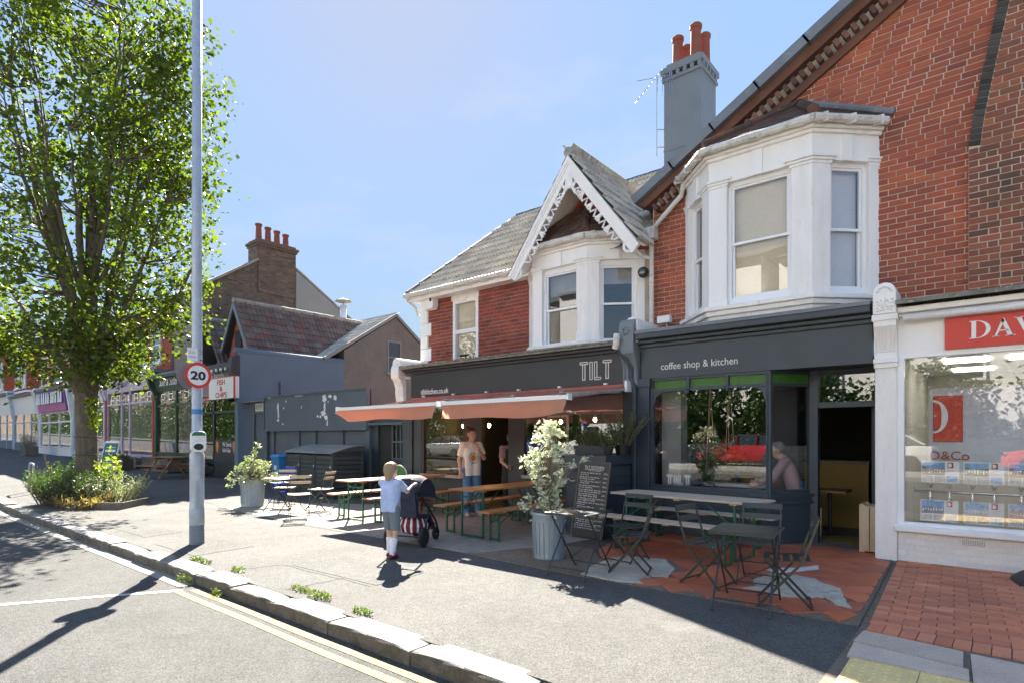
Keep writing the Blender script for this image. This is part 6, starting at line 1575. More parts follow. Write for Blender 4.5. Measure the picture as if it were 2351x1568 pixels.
disc(.085, -.02, 0, 0, .185, .006).build('plate', 'sign_red', ss); disc(.0915, -.02, 0, 0, .143, .002).build('face', 'sign_white', ss)
text('lettering', '20', .165, (.095, -.02, -.06), 'sign_black', ss, rot=(PI/2, 0, PI/2), align='CENTER', sx=1.25, off=.006, world=False, ext=.001)
disc(-.10, -.06, 0, 0, .185, .006).build('rear_plate', 'chimgrey', ss)
sp_ = thing('small_sign', 'small pale grey plate strapped to the lamp post above the 20 sign', 'sign', (PX, PY, 2.76))
mb = MB(); mb.box((.07, -.16, -.09), (.078, -.02, .09)); mb.build('plate', 'sign_white', sp_)
text('lettering', '2 m', .05, (.0785, -.14, .01), 'chimgrey', sp_, rot=(PI/2, 0, PI/2), world=False, ext=.001); text('lettering', 'route', .045, (.0785, -.14, -.05), 'chimgrey', sp_, rot=(PI/2, 0, PI/2), world=False, ext=.001)
bx_ = thing('sensor_box', 'white rounded box with a green top and dark round panel on the lamp post', 'sensor', (PX, PY, 1.35))
Rb = Matrix.Rotation(math.radians(-14), 4, 'Z')
def rbox(mb, y0, y1, z0, z1, x0, x1, r, n_=5):
    pts = []
    for cy, cz, a0 in ((y1-r, z1-r, 0), (y0+r, z1-r, PI/2), (y0+r, z0+r, PI), (y1-r, z0+r, 1.5*PI)):
        for k in range(n_+1): a = a0+PI/2*k/n_; pts.append((cy+r*math.cos(a), cz+r*math.sin(a)))
    mb.prism(pts, 'x', x0, x1); return mb
mb = rbox(MB(), -.10, .10, 0, .30, .06, .17, .06); mb.v = [tuple(Rb @ Vector(v)) for v in mb.v]; cs_ = mb.build('case', 'sign_white', bx_, bevel=.012)
mb = MB(); mb.prism([(-.09, .235), (.09, .235), (.085, .26), (.06, .285), (.04, .292), (-.04, .292), (-.06, .285), (-.085, .26)], 'x', .170, .174); mb.v = [tuple(Rb @ Vector(v)) for v in mb.v]; mb.build('green_panel', 'chair_green', cs_)
mb = disc(.170, 0.0, .07, 0, .055, .004); mb.v = [(x, y*1.15, (z-.07)*.85+.075) for x, y, z in mb.v]; mb.v = [tuple(Rb @ Vector(v)) for v in mb.v]; mb.build('dark_panel', 'sign_black', cs_)
mb = MB()
for k in range(4): mb.box((.170, -.05, .15+k*.02), (.172, .06, .156+k*.02))
mb.v = [tuple(Rb @ Vector(v)) for v in mb.v]; mb.build('printed_lines', 'blind_grey', cs_)

# ================================================================== STREET TREE
TX, TY, TZ = -16.85, 4.25, .02
tree = thing('street_tree', 'tall leafy street tree with an upright crown at the kerb', 'tree', (TX, TY, TZ))
tr = random.Random(17)
RV = Vector((.7698, .6383, 0)); FV = Vector((-.6383, .7698, 0))
L3 = lambda a, b_, z: RV*a+FV*b_+Vector((0, 0, z))
tk = MB()
pts = [L3(0, 0, 0), L3(0, 0, .4), L3(.0, 0, 1.5), L3(-.02, 0, 2.4), L3(.0, 0, 3.0)]
tk.tube(pts, [.31, .25, .225, .23, .25], 14)
tk.tube([L3(.02, 0, 2.7), L3(.05, .02, 3.6), L3(.06, .05, 4.6), L3(.1, .1, 6.5), L3(0, .1, 9)], [.23, .18, .14, .09, .04], 12)
tk.tube([L3(-.06, -.05, 2.6), L3(-.14, -.12, 3.4), L3(-.2, -.15, 4.6), L3(-.6, -.2, 6.5), L3(-1.0, -.3, 9.5)], [.20, .16, .13, .10, .04], 10)
tk.tube([L3(-.05, .05, 2.5), L3(-.45, .1, 2.95), L3(-.95, .2, 3.7), L3(-1.5, .3, 4.3), L3(-2.2, .4, 5.2)], [.13, .10, .085, .06, .03], 9)
tk.tube([L3(.05, .1, 3.2), L3(.5, .2, 3.7), L3(1.1, .3, 4.2), L3(1.9, .5, 5.0), L3(2.4, .6, 6.2)], [.10, .08, .06, .045, .02], 8)
for z, r_, sx in ((1.55, .262, .9), (1.12, .268, 1)): tk.lathe([(r_, 0), (r_+.014, .012), (r_, .024)], (0, 0, z), 16, False)
trunk = tk.build('trunk', 'bark', tree, smooth=True)
ENV = [(2.6, .4), (3.3, 1.4), (4.0, 2.15), (5, 2.6), (6, 2.75), (8, 2.6), (10, 2.35), (12, 1.9), (13.5, 1.2), (14.6, .4)]
def env(z):
    for (a, r0), (b_, r1) in zip(ENV, ENV[1:]):
        if a <= z <= b_: return r0+(r1-r0)*(z-a)/(b_-a)
    return 0
limbs = []
lm = MB()
for i in range(18):
    ang = i*2.399; z1 = 7.2+5.6*((i*.618) % 1); rr1 = env(z1)*tr.uniform(.45, .92)
    z0 = 3.2+2.2*((i*.37) % 1)
    e = Vector((math.cos(ang)*rr1, math.sin(ang)*rr1)); n_ = 9
    P_ = []
    for k in range(n_+1):
        t = k/n_; q_ = t**.75
        P_.append(L3(e.x*q_+tr.uniform(-.06, .06)*t, e.y*q_+tr.uniform(-.06, .06)*t, z0+(z1-z0)*t**1.12))
    r0 = .068*(1-.25*((i*.29) % 1)); lm.tube(P_, [r0*(1-t/n_)**.8+.010 for t in range(n_+1)], 7)
    limbs.append(P_)
LP = [p for P_ in limbs for p in P_[2:]]
cl = []
tries = 0
while len(cl) < 430 and tries < 20000:
    tries += 1
    z = tr.uniform(3.0, 14.3); R_ = env(z)
    a = tr.uniform(-1, 1)*R_*1.12-.25; b_ = tr.uniform(-1, 1)*R_
    d = math.hypot((a+.25)/1.12, b_)/max(R_, .01)
    if d > 1 or tr.random() > .25+.75*d: continue
    if z > 9.6 and .55 < a < 1.35 and abs(b_) < 3: continue
    if z > 11.9 and a > 1.2: continue
    if a < -1.4 and z > 6 and tr.random() < .45: continue
    if z < 4.3 and d < .35: continue
    cl.append((a, b_, z))
for k in range(46):                                        # the upright side lobe on the right
    z = tr.uniform(7.5, 11.8); s_ = .75*(1-abs(z-9.2)/4.6)+.15
    cl.append((2.15+tr.uniform(-s_, s_), tr.uniform(-.8, .8), z))
tw = MB(); CP = []
for (a, b_, z) in cl:
    c = L3(a, b_, z)
    q_ = min(LP, key=lambda p: (p-c).length+max(0, p.z-c.z+.3)*3)
    m_ = q_.lerp(c, .5)+Vector((tr.uniform(-.1, .1), tr.uniform(-.1, .1), -.08))
    tw.tube([q_, m_, c+Vector((0, 0, .1))], [.022, .013, .006], 5, False)
    CP.append(c)
lm.v += []
n0 = len(lm.v); lm.v += tw.v; lm.f += [tuple(i+n0 for i in f) for f in tw.f]
lm.build('limbs', 'bark', tree, smooth=True)
rs = np.random.RandomState(5)
C_ = np.array([tuple(c) for c in CP]); K = 78
off_ = rs.normal(size=(len(C_), K, 3))*np.array([.235, .235, .22])[None, None]
Pl = (C_[:, None, :]+off_).reshape(-1, 3)
# leaf sprays along the twigs too
v, f = leaves_np(Pl, .108, 6, 1.25, -.1, .55)
np_obj('crown', v, f, 'leaf', tree)
Pn = np.array([L3(.27+rs.normal()*.05, -.15+rs.normal()*.06, 1.75+rs.uniform(0, .75)) for _ in range(160)]); v, f = leaves_np(Pn, .10, 8, 1.5, -.2); np_obj('trunk_shoots', v, f, 'leaf_yellow', tree)
# planting round the trunk
def strands(n_, cx, cy, rx, ry, h0, h1, lean, m, leafsize, par, name, per=9, seed=1, z0=0., asp=2.6, stem='bark_lt', thick=.006):
    r_ = random.Random(seed); st = MB(); P_ = []
    for i in range(n_):
        a = r_.uniform(0, 2*PI); d = math.sqrt(r_.random()); x = cx+rx*d*math.cos(a); y = cy+ry*d*math.sin(a); h = r_.uniform(h0, h1)*(1-.3*d)
        tipx = x+lean*d*math.cos(a)*h+r_.uniform(-.08, .08)*h; tipy = y+lean*d*math.sin(a)*h+r_.uniform(-.08, .08)*h
        p0 = Vector((x, y, z0)); p2 = Vector((tipx, tipy, z0+h)); p1 = p0.lerp(p2, .5)+Vector((0, 0, .06*h))
        st.tube([p0, p1, p2], [thick, thick*.8, thick*.4], 4, False)
        for k in range(per):
            t = (.15+.85*(k+r_.random())/per); q_ = p0.lerp(p1, t*2) if t < .5 else p1.lerp(p2, t*2-1)
            P_.append((q_.x+r_.uniform(-.02, .02), q_.y+r_.uniform(-.02, .02), q_.z))
    st.build('stems', stem, par); v, f = leaves_np(np.array(P_), leafsize, seed, asp, .45); return np_obj(name, v, f, m, par)
def G(x, y): return (x, y, gz(x))
ros = thing('rosemary_bush', 'dark spiky rosemary bush in front of the street tree trunk', 'bush', G(-16.35, 3.95)); strands(230, 0, 0, .6, .5, .5, .95, .5, 'leaf_rose', .06, ros, 'foliage', 26, 3)
ro2 = thing('lavender_bush', 'light green lavender bush at the left of the street tree', 'bush', G(-16.75, 3.75)); strands(230, 0, 0, .42, .45, .6, 1.05, .55, 'leaf_box', .055, ro2, 'foliage', 26, 4)
strands(30, -.5, .1, .3, .3, 1.0, 1.35, .5, 'straw', .05, ro2, 'seed_heads', 5, 5)
ro3 = thing('rosemary_bush', 'grey-green low bush at the right of the street tree trunk', 'bush', G(-16.0, 4.45)); strands(220, 0, 0, .5, .5, .4, .85, .75, 'leaf_olive', .05, ro3, 'foliage', 24, 14)
pv = thing('golden_shrub', 'bright yellow leaved shrub shooting up right of the tree trunk', 'shrub', G(-16.3, 4.75))
strands(10, -.1, .1, .28, .25, 1.0, 1.7, .3, 'leaf_yellow', .10, pv, 'foliage', 26, 6, asp=1.7)
tf_ = thing('sapling', 'leafy dark green sapling behind the lavender, left of the trunk', 'shrub', G(-17.5, 4.4)); strands(40, 0, 0, .4, .4, .8, 1.35, .4, 'leaf_hedge', .10, tf_, 'foliage', 26, 9, asp=1.8)
gr_ = thing('dry_grass', 'dry straw coloured grass at the foot of the street tree', 'grass', G(-15.8, 3.85)); gr_['kind'] = 'stuff'
strands(260, 0, 0, .75, .3, .12, .38, 1.2, 'straw', .10, gr_, 'blades', 4, 7, asp=6, stem='straw', thick=.003)
be = thing('planter_edging', 'low dark wooden edging boards round the tree planting', 'planter', G(-15.4, 4.0))
mb = MB(); mb.bar((-.1, -.45, .075), (.82, .3, .075), .035, .15); mb.build('edging_board', 'wood_grey', be)
mb = MB(); mb.bar((.82, .3, .075), (.0, 1.1, .075), .035, .15); mb.build('edging_board', 'wood_grey', be)
mb = MB(); mb.prism([(-1.9, -.5), (-.1, -.43), (.78, .3), (.0, 1.05), (-1.9, .9)], 'z', -.02, .05); mb.build('soil', 'soil', be)
cy = thing('cycle_stand', 'galvanised hoop cycle stand on the footpath left of the tree', 'cycle stand', (-20.0, 3.8, gz(-20)))
arc = [(-.33+.13*(1-math.cos(t)), .66+.13*math.sin(t)) for t in np.linspace(0, PI/2, 6)]; path = [(-.33, 0)]+arc+[(-x, z) for x, z in reversed(arc)]+[(.33, 0)]
mb = MB(); mb.tube([(x*.97, -x*.06, z) for x, z in path], .026, 10); mb.build('hoop', 'galv', cy, smooth=True)
ab = thing('a_board', 'green A-board with a white frame on the far footpath', 'sign', (-29.4, 8.35, gz(-29)), math.radians(35))
mb = MB(); mb.prism([(-.38, .05), (.38, .05), (.34, 1.12), (.28, 1.2), (-.28, 1.2), (-.34, 1.12)], 'y', -.02, .02); mb.v = [(x, y+(1.2-z)*-.25, z) for x, y, z in mb.v]; mb.build('frame', 'sign_white', ab)
mb = MB(); mb.box((-.31, -.026, .15), (.31, -.021, 1.1)); mb.v = [(x, y+(1.2-z)*-.25, z) for x, y, z in mb.v]; mb.build('panel', 'sign_green', ab)
mb = MB(); mb.box((-.34, .28, 0), (-.3, .3, 1.15)); mb.box((.3, .28, 0), (.34, .3, 1.15)); mb.v = [(x, y+(z-1.15)*.22, z) for x, y, z in mb.v]; mb.build('rear_leg', 'sign_white', ab)
mb = MB()
for k, (w_, zz) in enumerate(((.4, .9), (.46, .72), (.5, .35), (.36, .25))): mb.box((-w_/2, -.03, zz), (w_/2, -.026, zz+(.10 if k == 1 else .03)))
mb.v = [(x, y+(1.2-z)*-.25, z) for x, y, z in mb.v]; mb.build('print', 'sign_white', ab)
def planter_box(label, loc, w, d, h, m, plant, rz=0, hp=.3, n_=40):
    t = thing('wooden_planter', label, 'planter', loc, rz)
    k = max(4, int(w/.12))
    for i in range(k): mb = MB(); mb.box((-w/2+w*i/k+.004, -d/2, .02), (-w/2+w*(i+1)/k-.004, -d/2+.025, h)); mb.build('board', m, t)
    mb = MB(); mb.box((-w/2, -d/2+.026, .02), (w/2, d/2, h-.05)); mb.build('body', m, t)
    mb = MB()
    for z in (.02, h-.09): mb.box((-w/2-.01, -d/2-.02, z), (w/2+.01, -d/2-.001, z+.07))
    mb.build('rail', m, t)
    if plant: strands(n_, 0, 0, w*.4, d*.4, hp*.5, hp, .5, plant, .07, t, 'foliage', 10, int(abs(loc[0])*7), z0=h-.06)
    return t
planter_box('slatted wooden planter with a reddish plant in front of the lilac shop', (-28.0, 8.3, gz(-28)), .62, .5, .5, 'wood_grey', 'leaf_box', .35)
planter_box('long grey board planter under the green shop window', (-26.4, 9.2, gz(-26)), 2.9, .5, .58, 'wood_grey', None)
planter_box('long board planter under the right of the lilac shop window', (-29.3, 9.15, gz(-29)), 1.6, .4, .5, 'wood_grey', None)
lv = planter_box('dark planter with dry lavender in front of the far white shop', (-44.2, 8.3, gz(-44)), 1.4, .6, .6, 'wood_grey', 'straw', 0, 1.0, 60)
# ---- galvanised bins used as planters
def bin_planter(label, loc, r, h, foliage):
    t = thing('planter_bin', label, 'planter', loc)
    mb = MB(); mb.lathe([(r*.90, 0), (r*.93, .03), (r*.90, .05), (r*.98, h*.80), (r*1.0, h-.05), (r*1.04, h-.03), (r*1.05, h), (r*.98, h), (r*.95, h-.12)], (0, 0, 0), 28, False)
    o = mb.build('bin', 'galv', t, smooth=False)
    for p in o.data.polygons: p.use_smooth = True
    mb = MB()
    for k in range(20): a = 2*PI*k/20; mb.bar((r*.92*math.cos(a), r*.92*math.sin(a), .06), (r*.985*math.cos(a), r*.985*math.sin(a), h*.8), .010, .006)
    mb.build('ribs', 'galv', t)
    mb = MB(); a = -2.6
    for s in (0, PI): mb.tube([(r*1.0*math.cos(a+s-.22), r*1.0*math.sin(a+s-.22), h*.82), (r*1.14*math.cos(a+s-.2), r*1.14*math.sin(a+s-.2), h*.80), (r*1.14*math.cos(a+s+.2), r*1.14*math.sin(a+s+.2), h*.80), (r*1.0*math.cos(a+s+.22), r*1.0*math.sin(a+s+.22), h*.82)], .009, 6)
    mb.build('handle', 'galv', t)
    mb = MB(); mb.lathe([(r*.96, h-.06), (.001, h-.05)], (0, 0, 0), 20, False); mb.build('soil', 'soil', t)
    foliage(t, h); return t
def shrub_leafy(t, h, prof, n_, m, size, seed, clump=26, nst=9, drop=None):
    """stems rising from the pot with whorls of leaves; prof: (height, radius) pairs"""
    r_ = np.random.RandomState(seed); q_ = random.Random(seed)
    zs_ = [p[0] for p in prof]; rs_ = [p[1] for p in prof]; P_ = []; st = MB(); C2 = []
    while len(C2) < n_:
        z = q_.uniform(zs_[0], zs_[-1]); R_ = np.interp(z, zs_, rs_); a = q_.uniform(0, 2*PI); d = math.sqrt(q_.uniform(.12, 1))
        C2.append((R_*d*math.cos(a), R_*d*math.sin(a), h+z))
    if drop: C2 += drop
    for i, c in enumerate(C2):
        c = Vector(c); a = i*2.4; b0 = Vector((.05*math.cos(a), .05*math.sin(a), h-.05))
        k = Vector((c.x*.35, c.y*.35, h+(c.z-h)*.6)) if c.z > h else Vector((c.x*.6, c.y*.6, h+.15))
        st.tube([b0, k, c], [.010, .006, .003], 4, False)
        for k_ in range(clump): P_.append(tuple(c+Vector(r_.normal(size=3)*np.array([.032, .032, .024]))))
    st.build('stems', 'bark_lt', t); v, f = leaves_np(np.array(P_), size, seed, 2.1, .25); np_obj('foliage', v, f, m, t)
bin_planter('galvanised bin planted with a tall cream variegated shrub', (-4.44, 6.1, 0), .215, .60, lambda t, h: shrub_leafy(t, h, [(.04, .16), (.2, .07), (.36, .16), (.5, .33), (.75, .34), (.95, .25), (1.17, .05)], 105, 'leaf_varieg', .062, 3, 15, drop=[(-.32, -.1, h+.02), (-.38, -.05, h+.1), (-.3, .1, h-.05), (-.36, .05, h-.02), (-.28, -.2, h+.06), (.3, .1, h+.62), (.42, .2, h+.68), (.2, -.2, h+.0), (-.3, 0, h+.16)]))
bin_planter('galvanised bin planted with a wide pale olive shrub near the lamp post', (-13.0, 6.42, 0), .26, .62, lambda t, h: shrub_leafy(t, h, [(-.08, .42), (.08, .58), (.22, .52), (.34, .34), (.44, .10)], 105, 'leaf_olive', .062, 7, 17, drop=[(.05, .05, h+.55), (.1, .0, h+.62), (.08, .08, h+.72), (.12, .04, h+.8), (-.2, 0, h+.5), (-.5, -.2, h-.1), (-.6, 0, h-.05), (-.55, -.3, h-.18), (.45, -.3, h-.02)]))

# ================================================================== CAFE FURNITURE
def bistro_chair(label, loc, rz, m='black_metal', slat=None, group='folding bistro chairs'):
    """folding slatted chair, seat faces local -y"""
    t = thing('bistro_chair', label, 'chair', loc, rz, group)
    slat = slat or m; w = .19
    for s in (-1, 1):
        mb = MB(); mb.bar((s*w, -.24, .0), (s*w, .14, .44), .022, .010, up=(1, 0, 0)); mb.bar((s*w, .14, .44), (s*w, .27, .83), .022, .010, up=(1, 0, 0)); mb.build('leg', m, t)
        mb = MB(); mb.bar((s*(w-.014), .24, .0), (s*(w-.014), -.17, .44), .022, .010, up=(1, 0, 0)); mb.build('leg', m, t)
    mb = MB(); mb.bar((-w, -.22, .05), (w, -.22, .05), .012); mb.bar((-w, .215, .05), (w, .215, .05), .012); mb.bar((-w, -.05, .235), (w, -.05, .235), .012); mb.bar((-w, -.17, .43), (-w, .19, .455), .018, .012); mb.bar((w, -.17, .43), (w, .19, .455), .018, .012); mb.build('stretcher', m, t)
    for k in range(5):
        y = -.18+k*.082; zc = .452+.012*abs(k-2)/2
        mb = MB(); pts = []
        for i in range(5): x = -w-.02+(2*w+.04)*i/4; pts.append((x, zc-.014*math.cos((i-2)/2*1.3)))
        for i in range(4): mb.add([(pts[i][0], y, pts[i][1]), (pts[i+1][0], y, pts[i+1][1]), (pts[i+1][0], y+.06, pts[i+1][1]), (pts[i][0], y+.06, pts[i][1]), (pts[i][0], y, pts[i][1]-.009), (pts[i+1][0], y, pts[i+1][1]-.009), (pts[i+1][0], y+.06, pts[i+1][1]-.009), (pts[i][0], y+.06, pts[i][1]-.009)], [(0, 1, 2, 3), (7, 6, 5, 4), (0, 4, 5, 1), (2, 6, 7, 3)]+([(0, 3, 7, 4)] if i == 0 else [])+([(1, 5, 6, 2)] if i == 3 else []))
        mb.build('seat_slat', slat, t)
    for z, y in ((.775, .250), (.665, .213)):
        mb = MB(); n_ = 6
        for i in range(n_):
            x0 = -w-.015+(2*w+.03)*i/n_; x1 = -w-.015+(2*w+.03)*(i+1)/n_; f_ = lambda x: y+.022*math.cos(x/w*1.2)-.012
            mb.add([(x0, f_(x0), z), (x1, f_(x1), z), (x1, f_(x1)+.02, z+.055), (x0, f_(x0)+.02, z+.055), (x0, f_(x0)+.010, z), (x1, f_(x1)+.010, z), (x1, f_(x1)+.03, z+.055), (x0, f_(x0)+.03, z+.055)], [(0, 1, 2, 3), (7, 6, 5, 4), (3, 2, 6, 7), (0, 4, 5, 1)]+([(0, 3, 7, 4)] if i == 0 else [])+([(1, 5, 6, 2)] if i == n_-1 else []))
        mb.build('back_slat', slat, t)
    return t
def bistro_table(label, loc, rz, w, d, m='black_metal', top=None, h=.715):
    t = thing('bistro_table', label, 'table', loc, rz, 'folding bistro tables')
    mb = MB(); mb.box((-w/2, -d/2, h-.012), (w/2, d/2, h)); mb.box((-w/2, -d/2, h-.03), (w/2, -d/2+.012, h-.012)); mb.box((-w/2, d/2-.012, h-.03), (w/2, d/2, h-.012)); mb.build('table_top', top or m, t, bevel=.003)
    for s in (-1, 1):
        x = s*(w/2-.04)
        for a in (-1, 1): mb = MB(); mb.tube([(x, a*(d/2+.03), 0), (x+.01*a, -a*(d/2-.06), h-.02)], .010, 6); mb.tube([(x-.012, a*(d/2+.03), .008), (x+.02, a*(d/2+.03), .008)], .012, 6); mb.build('leg', m, t)
    mb = MB(); mb.tube([(-w/2+.04, -d/2+.08, .09), (w/2-.04, -d/2+.08, .09)], .007, 5); mb.tube([(-w/2+.04, d/2-.08, .09), (w/2-.04, d/2-.08, .09)], .007, 5); mb.tube([(-w/2+.04, d/2-.1, .12), (w/2-.04, -d/2+.2, .42)], .005, 5); mb.build('stretcher', m, t)
    return t
bistro_table('black square bistro table beside the galvanised bin and chalkboard', (-3.66, 5.62, 0), .05, .56, .60)
bistro_table('black bistro table on the red tiles between three folding chairs', (-1.76, 5.52, 0), .12, .56, .58)
face = lambda a, b_: math.atan2(b_[1]-a[1], b_[0]-a[0])+PI/2
def chair_at(label, x, y, tx, ty, **kw): return bistro_chair(label, (x, y, kw.pop('z', 0)), face((x, y), (tx, ty)), **kw)
chair_at('black folding chair behind the black table, in front of the chalkboard', -3.55, 6.55, -3.66, 5.5)
chair_at('black folding chair right of the first black table, standing on cracked concrete', -3.22, 6.02, -3.95, 5.75)
chair_at('black folding chair left of the table on the red tiles, facing right', -2.32, 6.03, -1.4, 5.9)
chair_at('black folding chair behind the table on the red tiles, facing the road', -1.93, 6.45, -1.75, 5.4)
chair_at('black folding chair nearest the viewer, right of the red-tile table', -1.50, 5.78, -2.4, 5.52)
bistro_table('pale topped bistro table in the sun behind the olive shrub bin', (-11.5, 6.36, 0), .1, .62, .60, top='wood_pale')
chair_at('white slatted folding chair behind the pale sunny table', -12.2, 6.75, -11.5, 6.1, slat='wood_pale')
chair_at('folding chair seen from behind its sunlit back, right of the pale table', -10.55, 6.15, -11.5, 6.6, slat='wood_pale')
chair_at('folding chair by the dark bin store, facing left', -11.25, 7.05, -12.2, 6.6, slat='wood_pale')
chair_at('blue folding chair behind the olive shrub bin by the blue wheelie bin', -13.6, 7.45, -13.4, 6.3, m='chair_blue')
def beer_set(label, loc, rz, L, w, h, legm, topm, bench=False, bracket=True):
    t = thing('beer_bench' if bench else 'beer_table', label, 'bench' if bench else 'table', loc, rz, 'folding beer benches' if bench else 'folding beer tables')
    k = 1 if bench else 2
    for i in range(k):
        mb = MB(); mb.box((-L/2, -w/2+w*i/k+.002, h-.028), (L/2, -w/2+w*(i+1)/k-.002, h)); mb.build('plank', topm, t, bevel=.004)
    mb = MB()
    for x in (-L/2+.28, L/2-.28, 0): mb.box((x-.045, -w/2+.03, h-.05), (x+.045, w/2-.03, h-.028))
    mb.build('cross_batten', topm, t)
    for s in (-1, 1):
        x = s*(L/2-.26)
        for yy in (-w/2+.045, w/2-.045): mb = MB(); mb.bar((x, yy, 0), (x, yy, h-.05), .034, .022); mb.build('leg', legm, t)
        mb = MB(); mb.bar((x, -w/2+.05, .03), (x, w/2-.05, .03), .022, .03); mb.bar((x, -w/2+.05, h-.14), (x, w/2-.05, h-.14), .012, .02)
        mb.bar((x, -w/2+.05, h*.55), (x-s*.42, -w/2+.09, h-.05), .010, .016); mb.bar((x, w/2-.05, h*.55), (x-s*.42, w/2-.09, h-.05), .010, .016)
        mb.bar((x, -w/2+.05, h*.5), (x, 0, h-.06), .010, .014); mb.bar((x, w/2-.05, h*.5), (x, 0, h-.06), .010, .014); mb.build('brace', legm, t)
    return t
beer_set('long pale worn beer table under the coffee shop window', (-3.22, 7.62, 0), math.radians(-7), 2.12, .62, .77, 'leg_green', 'wood_pale')
beer_set('pale worn bench in front of the coffee shop beer table', (-3.25, 7.12, 0), math.radians(-7), 2.12, .26, .47, 'leg_green', 'wood_pale', True)
beer_set('pale worn bench against the coffee shop wall behind the beer table', (-3.28, 8.42, 0), math.radians(-5), 2.05, .26, .47, 'leg_green', 'wood_pale', True)
a90 = PI/2
beer_set('orange varnished beer table behind the cream shrub', (-6.24, 7.40, 0), a90, 2.2, .54, .77, 'leg_green', 'wood_orange')
beer_set('orange bench left of the middle beer table, nearest the standing woman', (-6.88, 7.55, 0), a90, 2.2, .26, .47, 'leg_green', 'wood_orange', True)
beer_set('orange bench right of the middle beer table, running behind the bin', (-5.78, 7.40, 0), a90, 2.2, .26, .47, 'leg_green', 'wood_orange', True)
beer_set('orange beer table behind the child, ending beside the pushchair', (-9.2, 7.40, 0), a90, 2.3, .54, .77, 'leg_green', 'wood_orange')
beer_set('orange bench left of the far beer table with a sunlit end', (-9.95, 7.55, 0), a90, 2.2, .26, .47, 'leg_green', 'wood_orange', True)
beer_set('orange bench right of the far beer table, behind the pushchair', (-8.66, 7.45, 0), a90, 2.2, .26, .47, 'leg_green', 'wood_orange', True)
gc = thing('garden_chair', 'round-backed green metal chair by the bin store', 'chair', (-10.3, 8.3, 0), .3)
mb = MB(); pts = [(.21*math.cos(t), .21*math.sin(t)) for t in np.linspace(0, 2*PI, 25)[:-1]]; mb.prism([(x, z+.72) for x, z in pts], 'y', .17, .18); mb.build('backrest', 'chair_green', gc)
mb = MB(); mb.prism([(x, y) for x, y in pts], 'z', .44, .455); mb.build('seat', 'chair_green', gc)
mb = MB(); mb.tube([(.22*math.cos(t), .175, .72+.22*math.sin(t)) for t in np.linspace(0, 2*PI, 25)], .012, 6); mb.build('back_rim', 'sign_white', gc)
for sx, sy in ((-1, -1), (1, -1), (-1, 1), (1, 1)): mb = MB(); mb.tube([(sx*.17, sy*.17, 0), (sx*.14, sy*.13, .45)], .012, 6); mb.build('leg', 'chair_green', gc)
mb = MB(); mb.tube([(-.14, .16, .45), (-.15, .175, .6)], .012, 6); mb.tube([(.14, .16, .45), (.15, .175, .6)], .012, 6); mb.build('back_post', 'chair_green', gc)
# picnic bench
pb = thing('picnic_bench', 'brown wooden picnic bench in front of the chip shop', 'picnic bench', (-22.9, 8.35, gz(-23)), .05)
for k in range(5): mb = MB(); mb.box((-.85, -.36+k*.145, .72), (.85, -.36+k*.145+.135, .755)); mb.build('plank', 'wood_brown', pb)
for s in (-1, 1):
    for k in range(2): mb = MB(); mb.box((-.85, s*.72-.14+k*.145, .42), (.85, s*.72-.14+k*.145+.135, .455)); mb.build('seat_plank', 'wood_brown', pb)
for x in (-.6, .6):
    mb = MB(); mb.bar((x, -.78, .385), (x, .78, .385), .04, .09); mb.bar((x, -.36, .70), (x, .36, .70), .04, .08); mb.build('cross_beam', 'wood_brown', pb)
    for s in (-1, 1): mb = MB(); mb.bar((x+.05, s*.72, 0), (x+.05, s*.25, .72), .04, .10, up=(1, 0, 0)); mb.build('leg', 'wood_brown', pb)
# ---- bin store
bs_a = math.radians(-8)
bs = thing('bin_store', 'dark slatted bin store with a curved lid by the yard wall', 'bin store', (-12.92, 8.45, 0), bs_a)
Wd, Dp = 3.0, .85
for k in range(3):
    x0 = -Wd+Wd*k/3; x1 = -Wd+Wd*(k+1)/3
    for j in range(9): mb = MB(); mb.box((x0+.07, -.012, .05+j*.117), (x1-.07, .012, .05+j*.117+.10)); mb.build('slat', 'slat_dark', bs)
    mb = MB(); mb.box((x0+.02, -.005, .03), (x0+.075, .03, 1.11)); mb.box((x1-.075, -.005, .03), (x1-.02, .03, 1.11)); mb.build('door_stile', 'slat_dark', bs)
    mb = MB(); mb.tube([(x1-.09, -.02, .78), (x1-.09, -.035, .80), (x1-.09, -.02, .84)], .012, 6); mb.build('handle', 'sign_white', bs)
for j in range(10): mb = MB(); mb.box((-.012, .05, .04+j*.118), (.012, Dp-.05, .04+j*.118+.10)); mb.build('slat', 'slat_dark', bs)
mb = MB(); mb.box((-.05, -.02, 0), (.018, .05, 1.16)); mb.box((-.05, Dp-.06, 0), (.018, Dp, 1.34)); mb.box((-Wd-.02, -.02, 0), (-Wd+.04, .05, 1.16)); mb.box((-Wd-.02, Dp-.05, 0), (-.05, Dp, 1.2)); mb.box((-Wd-.01, .03, 0), (-Wd, Dp, 1.2)); mb.box((-Wd, .04, 0), (-.05, .05, 1.1)); mb.build('frame', 'slat_dark', bs)
prof = [(-.06+.95*i/9, 1.165+.20*math.sin(i/9*PI*.52)) for i in range(10)]
for k in range(3):
    for i in range(9):
        (y0, z0), (y1, z1) = prof[i], prof[i+1]; x0 = -Wd-.04+(Wd+.08)*k/3+.006; x1 = -Wd-.04+(Wd+.08)*(k+1)/3-.006
        mb = MB(); mb.add([(x0, y0, z0+.004), (x1, y0, z0+.004), (x1, y1-.008, z1), (x0, y1-.008, z1), (x0, y0, z0-.02), (x1, y0, z0-.02), (x1, y1-.008, z1-.024), (x0, y1-.008, z1-.024)], [(0, 1, 2, 3), (7, 6, 5, 4), (0, 4, 5, 1), (1, 5, 6, 2), (3, 2, 6, 7), (0, 3, 7, 4)]); mb.build('lid_slat', 'slat_top', bs)
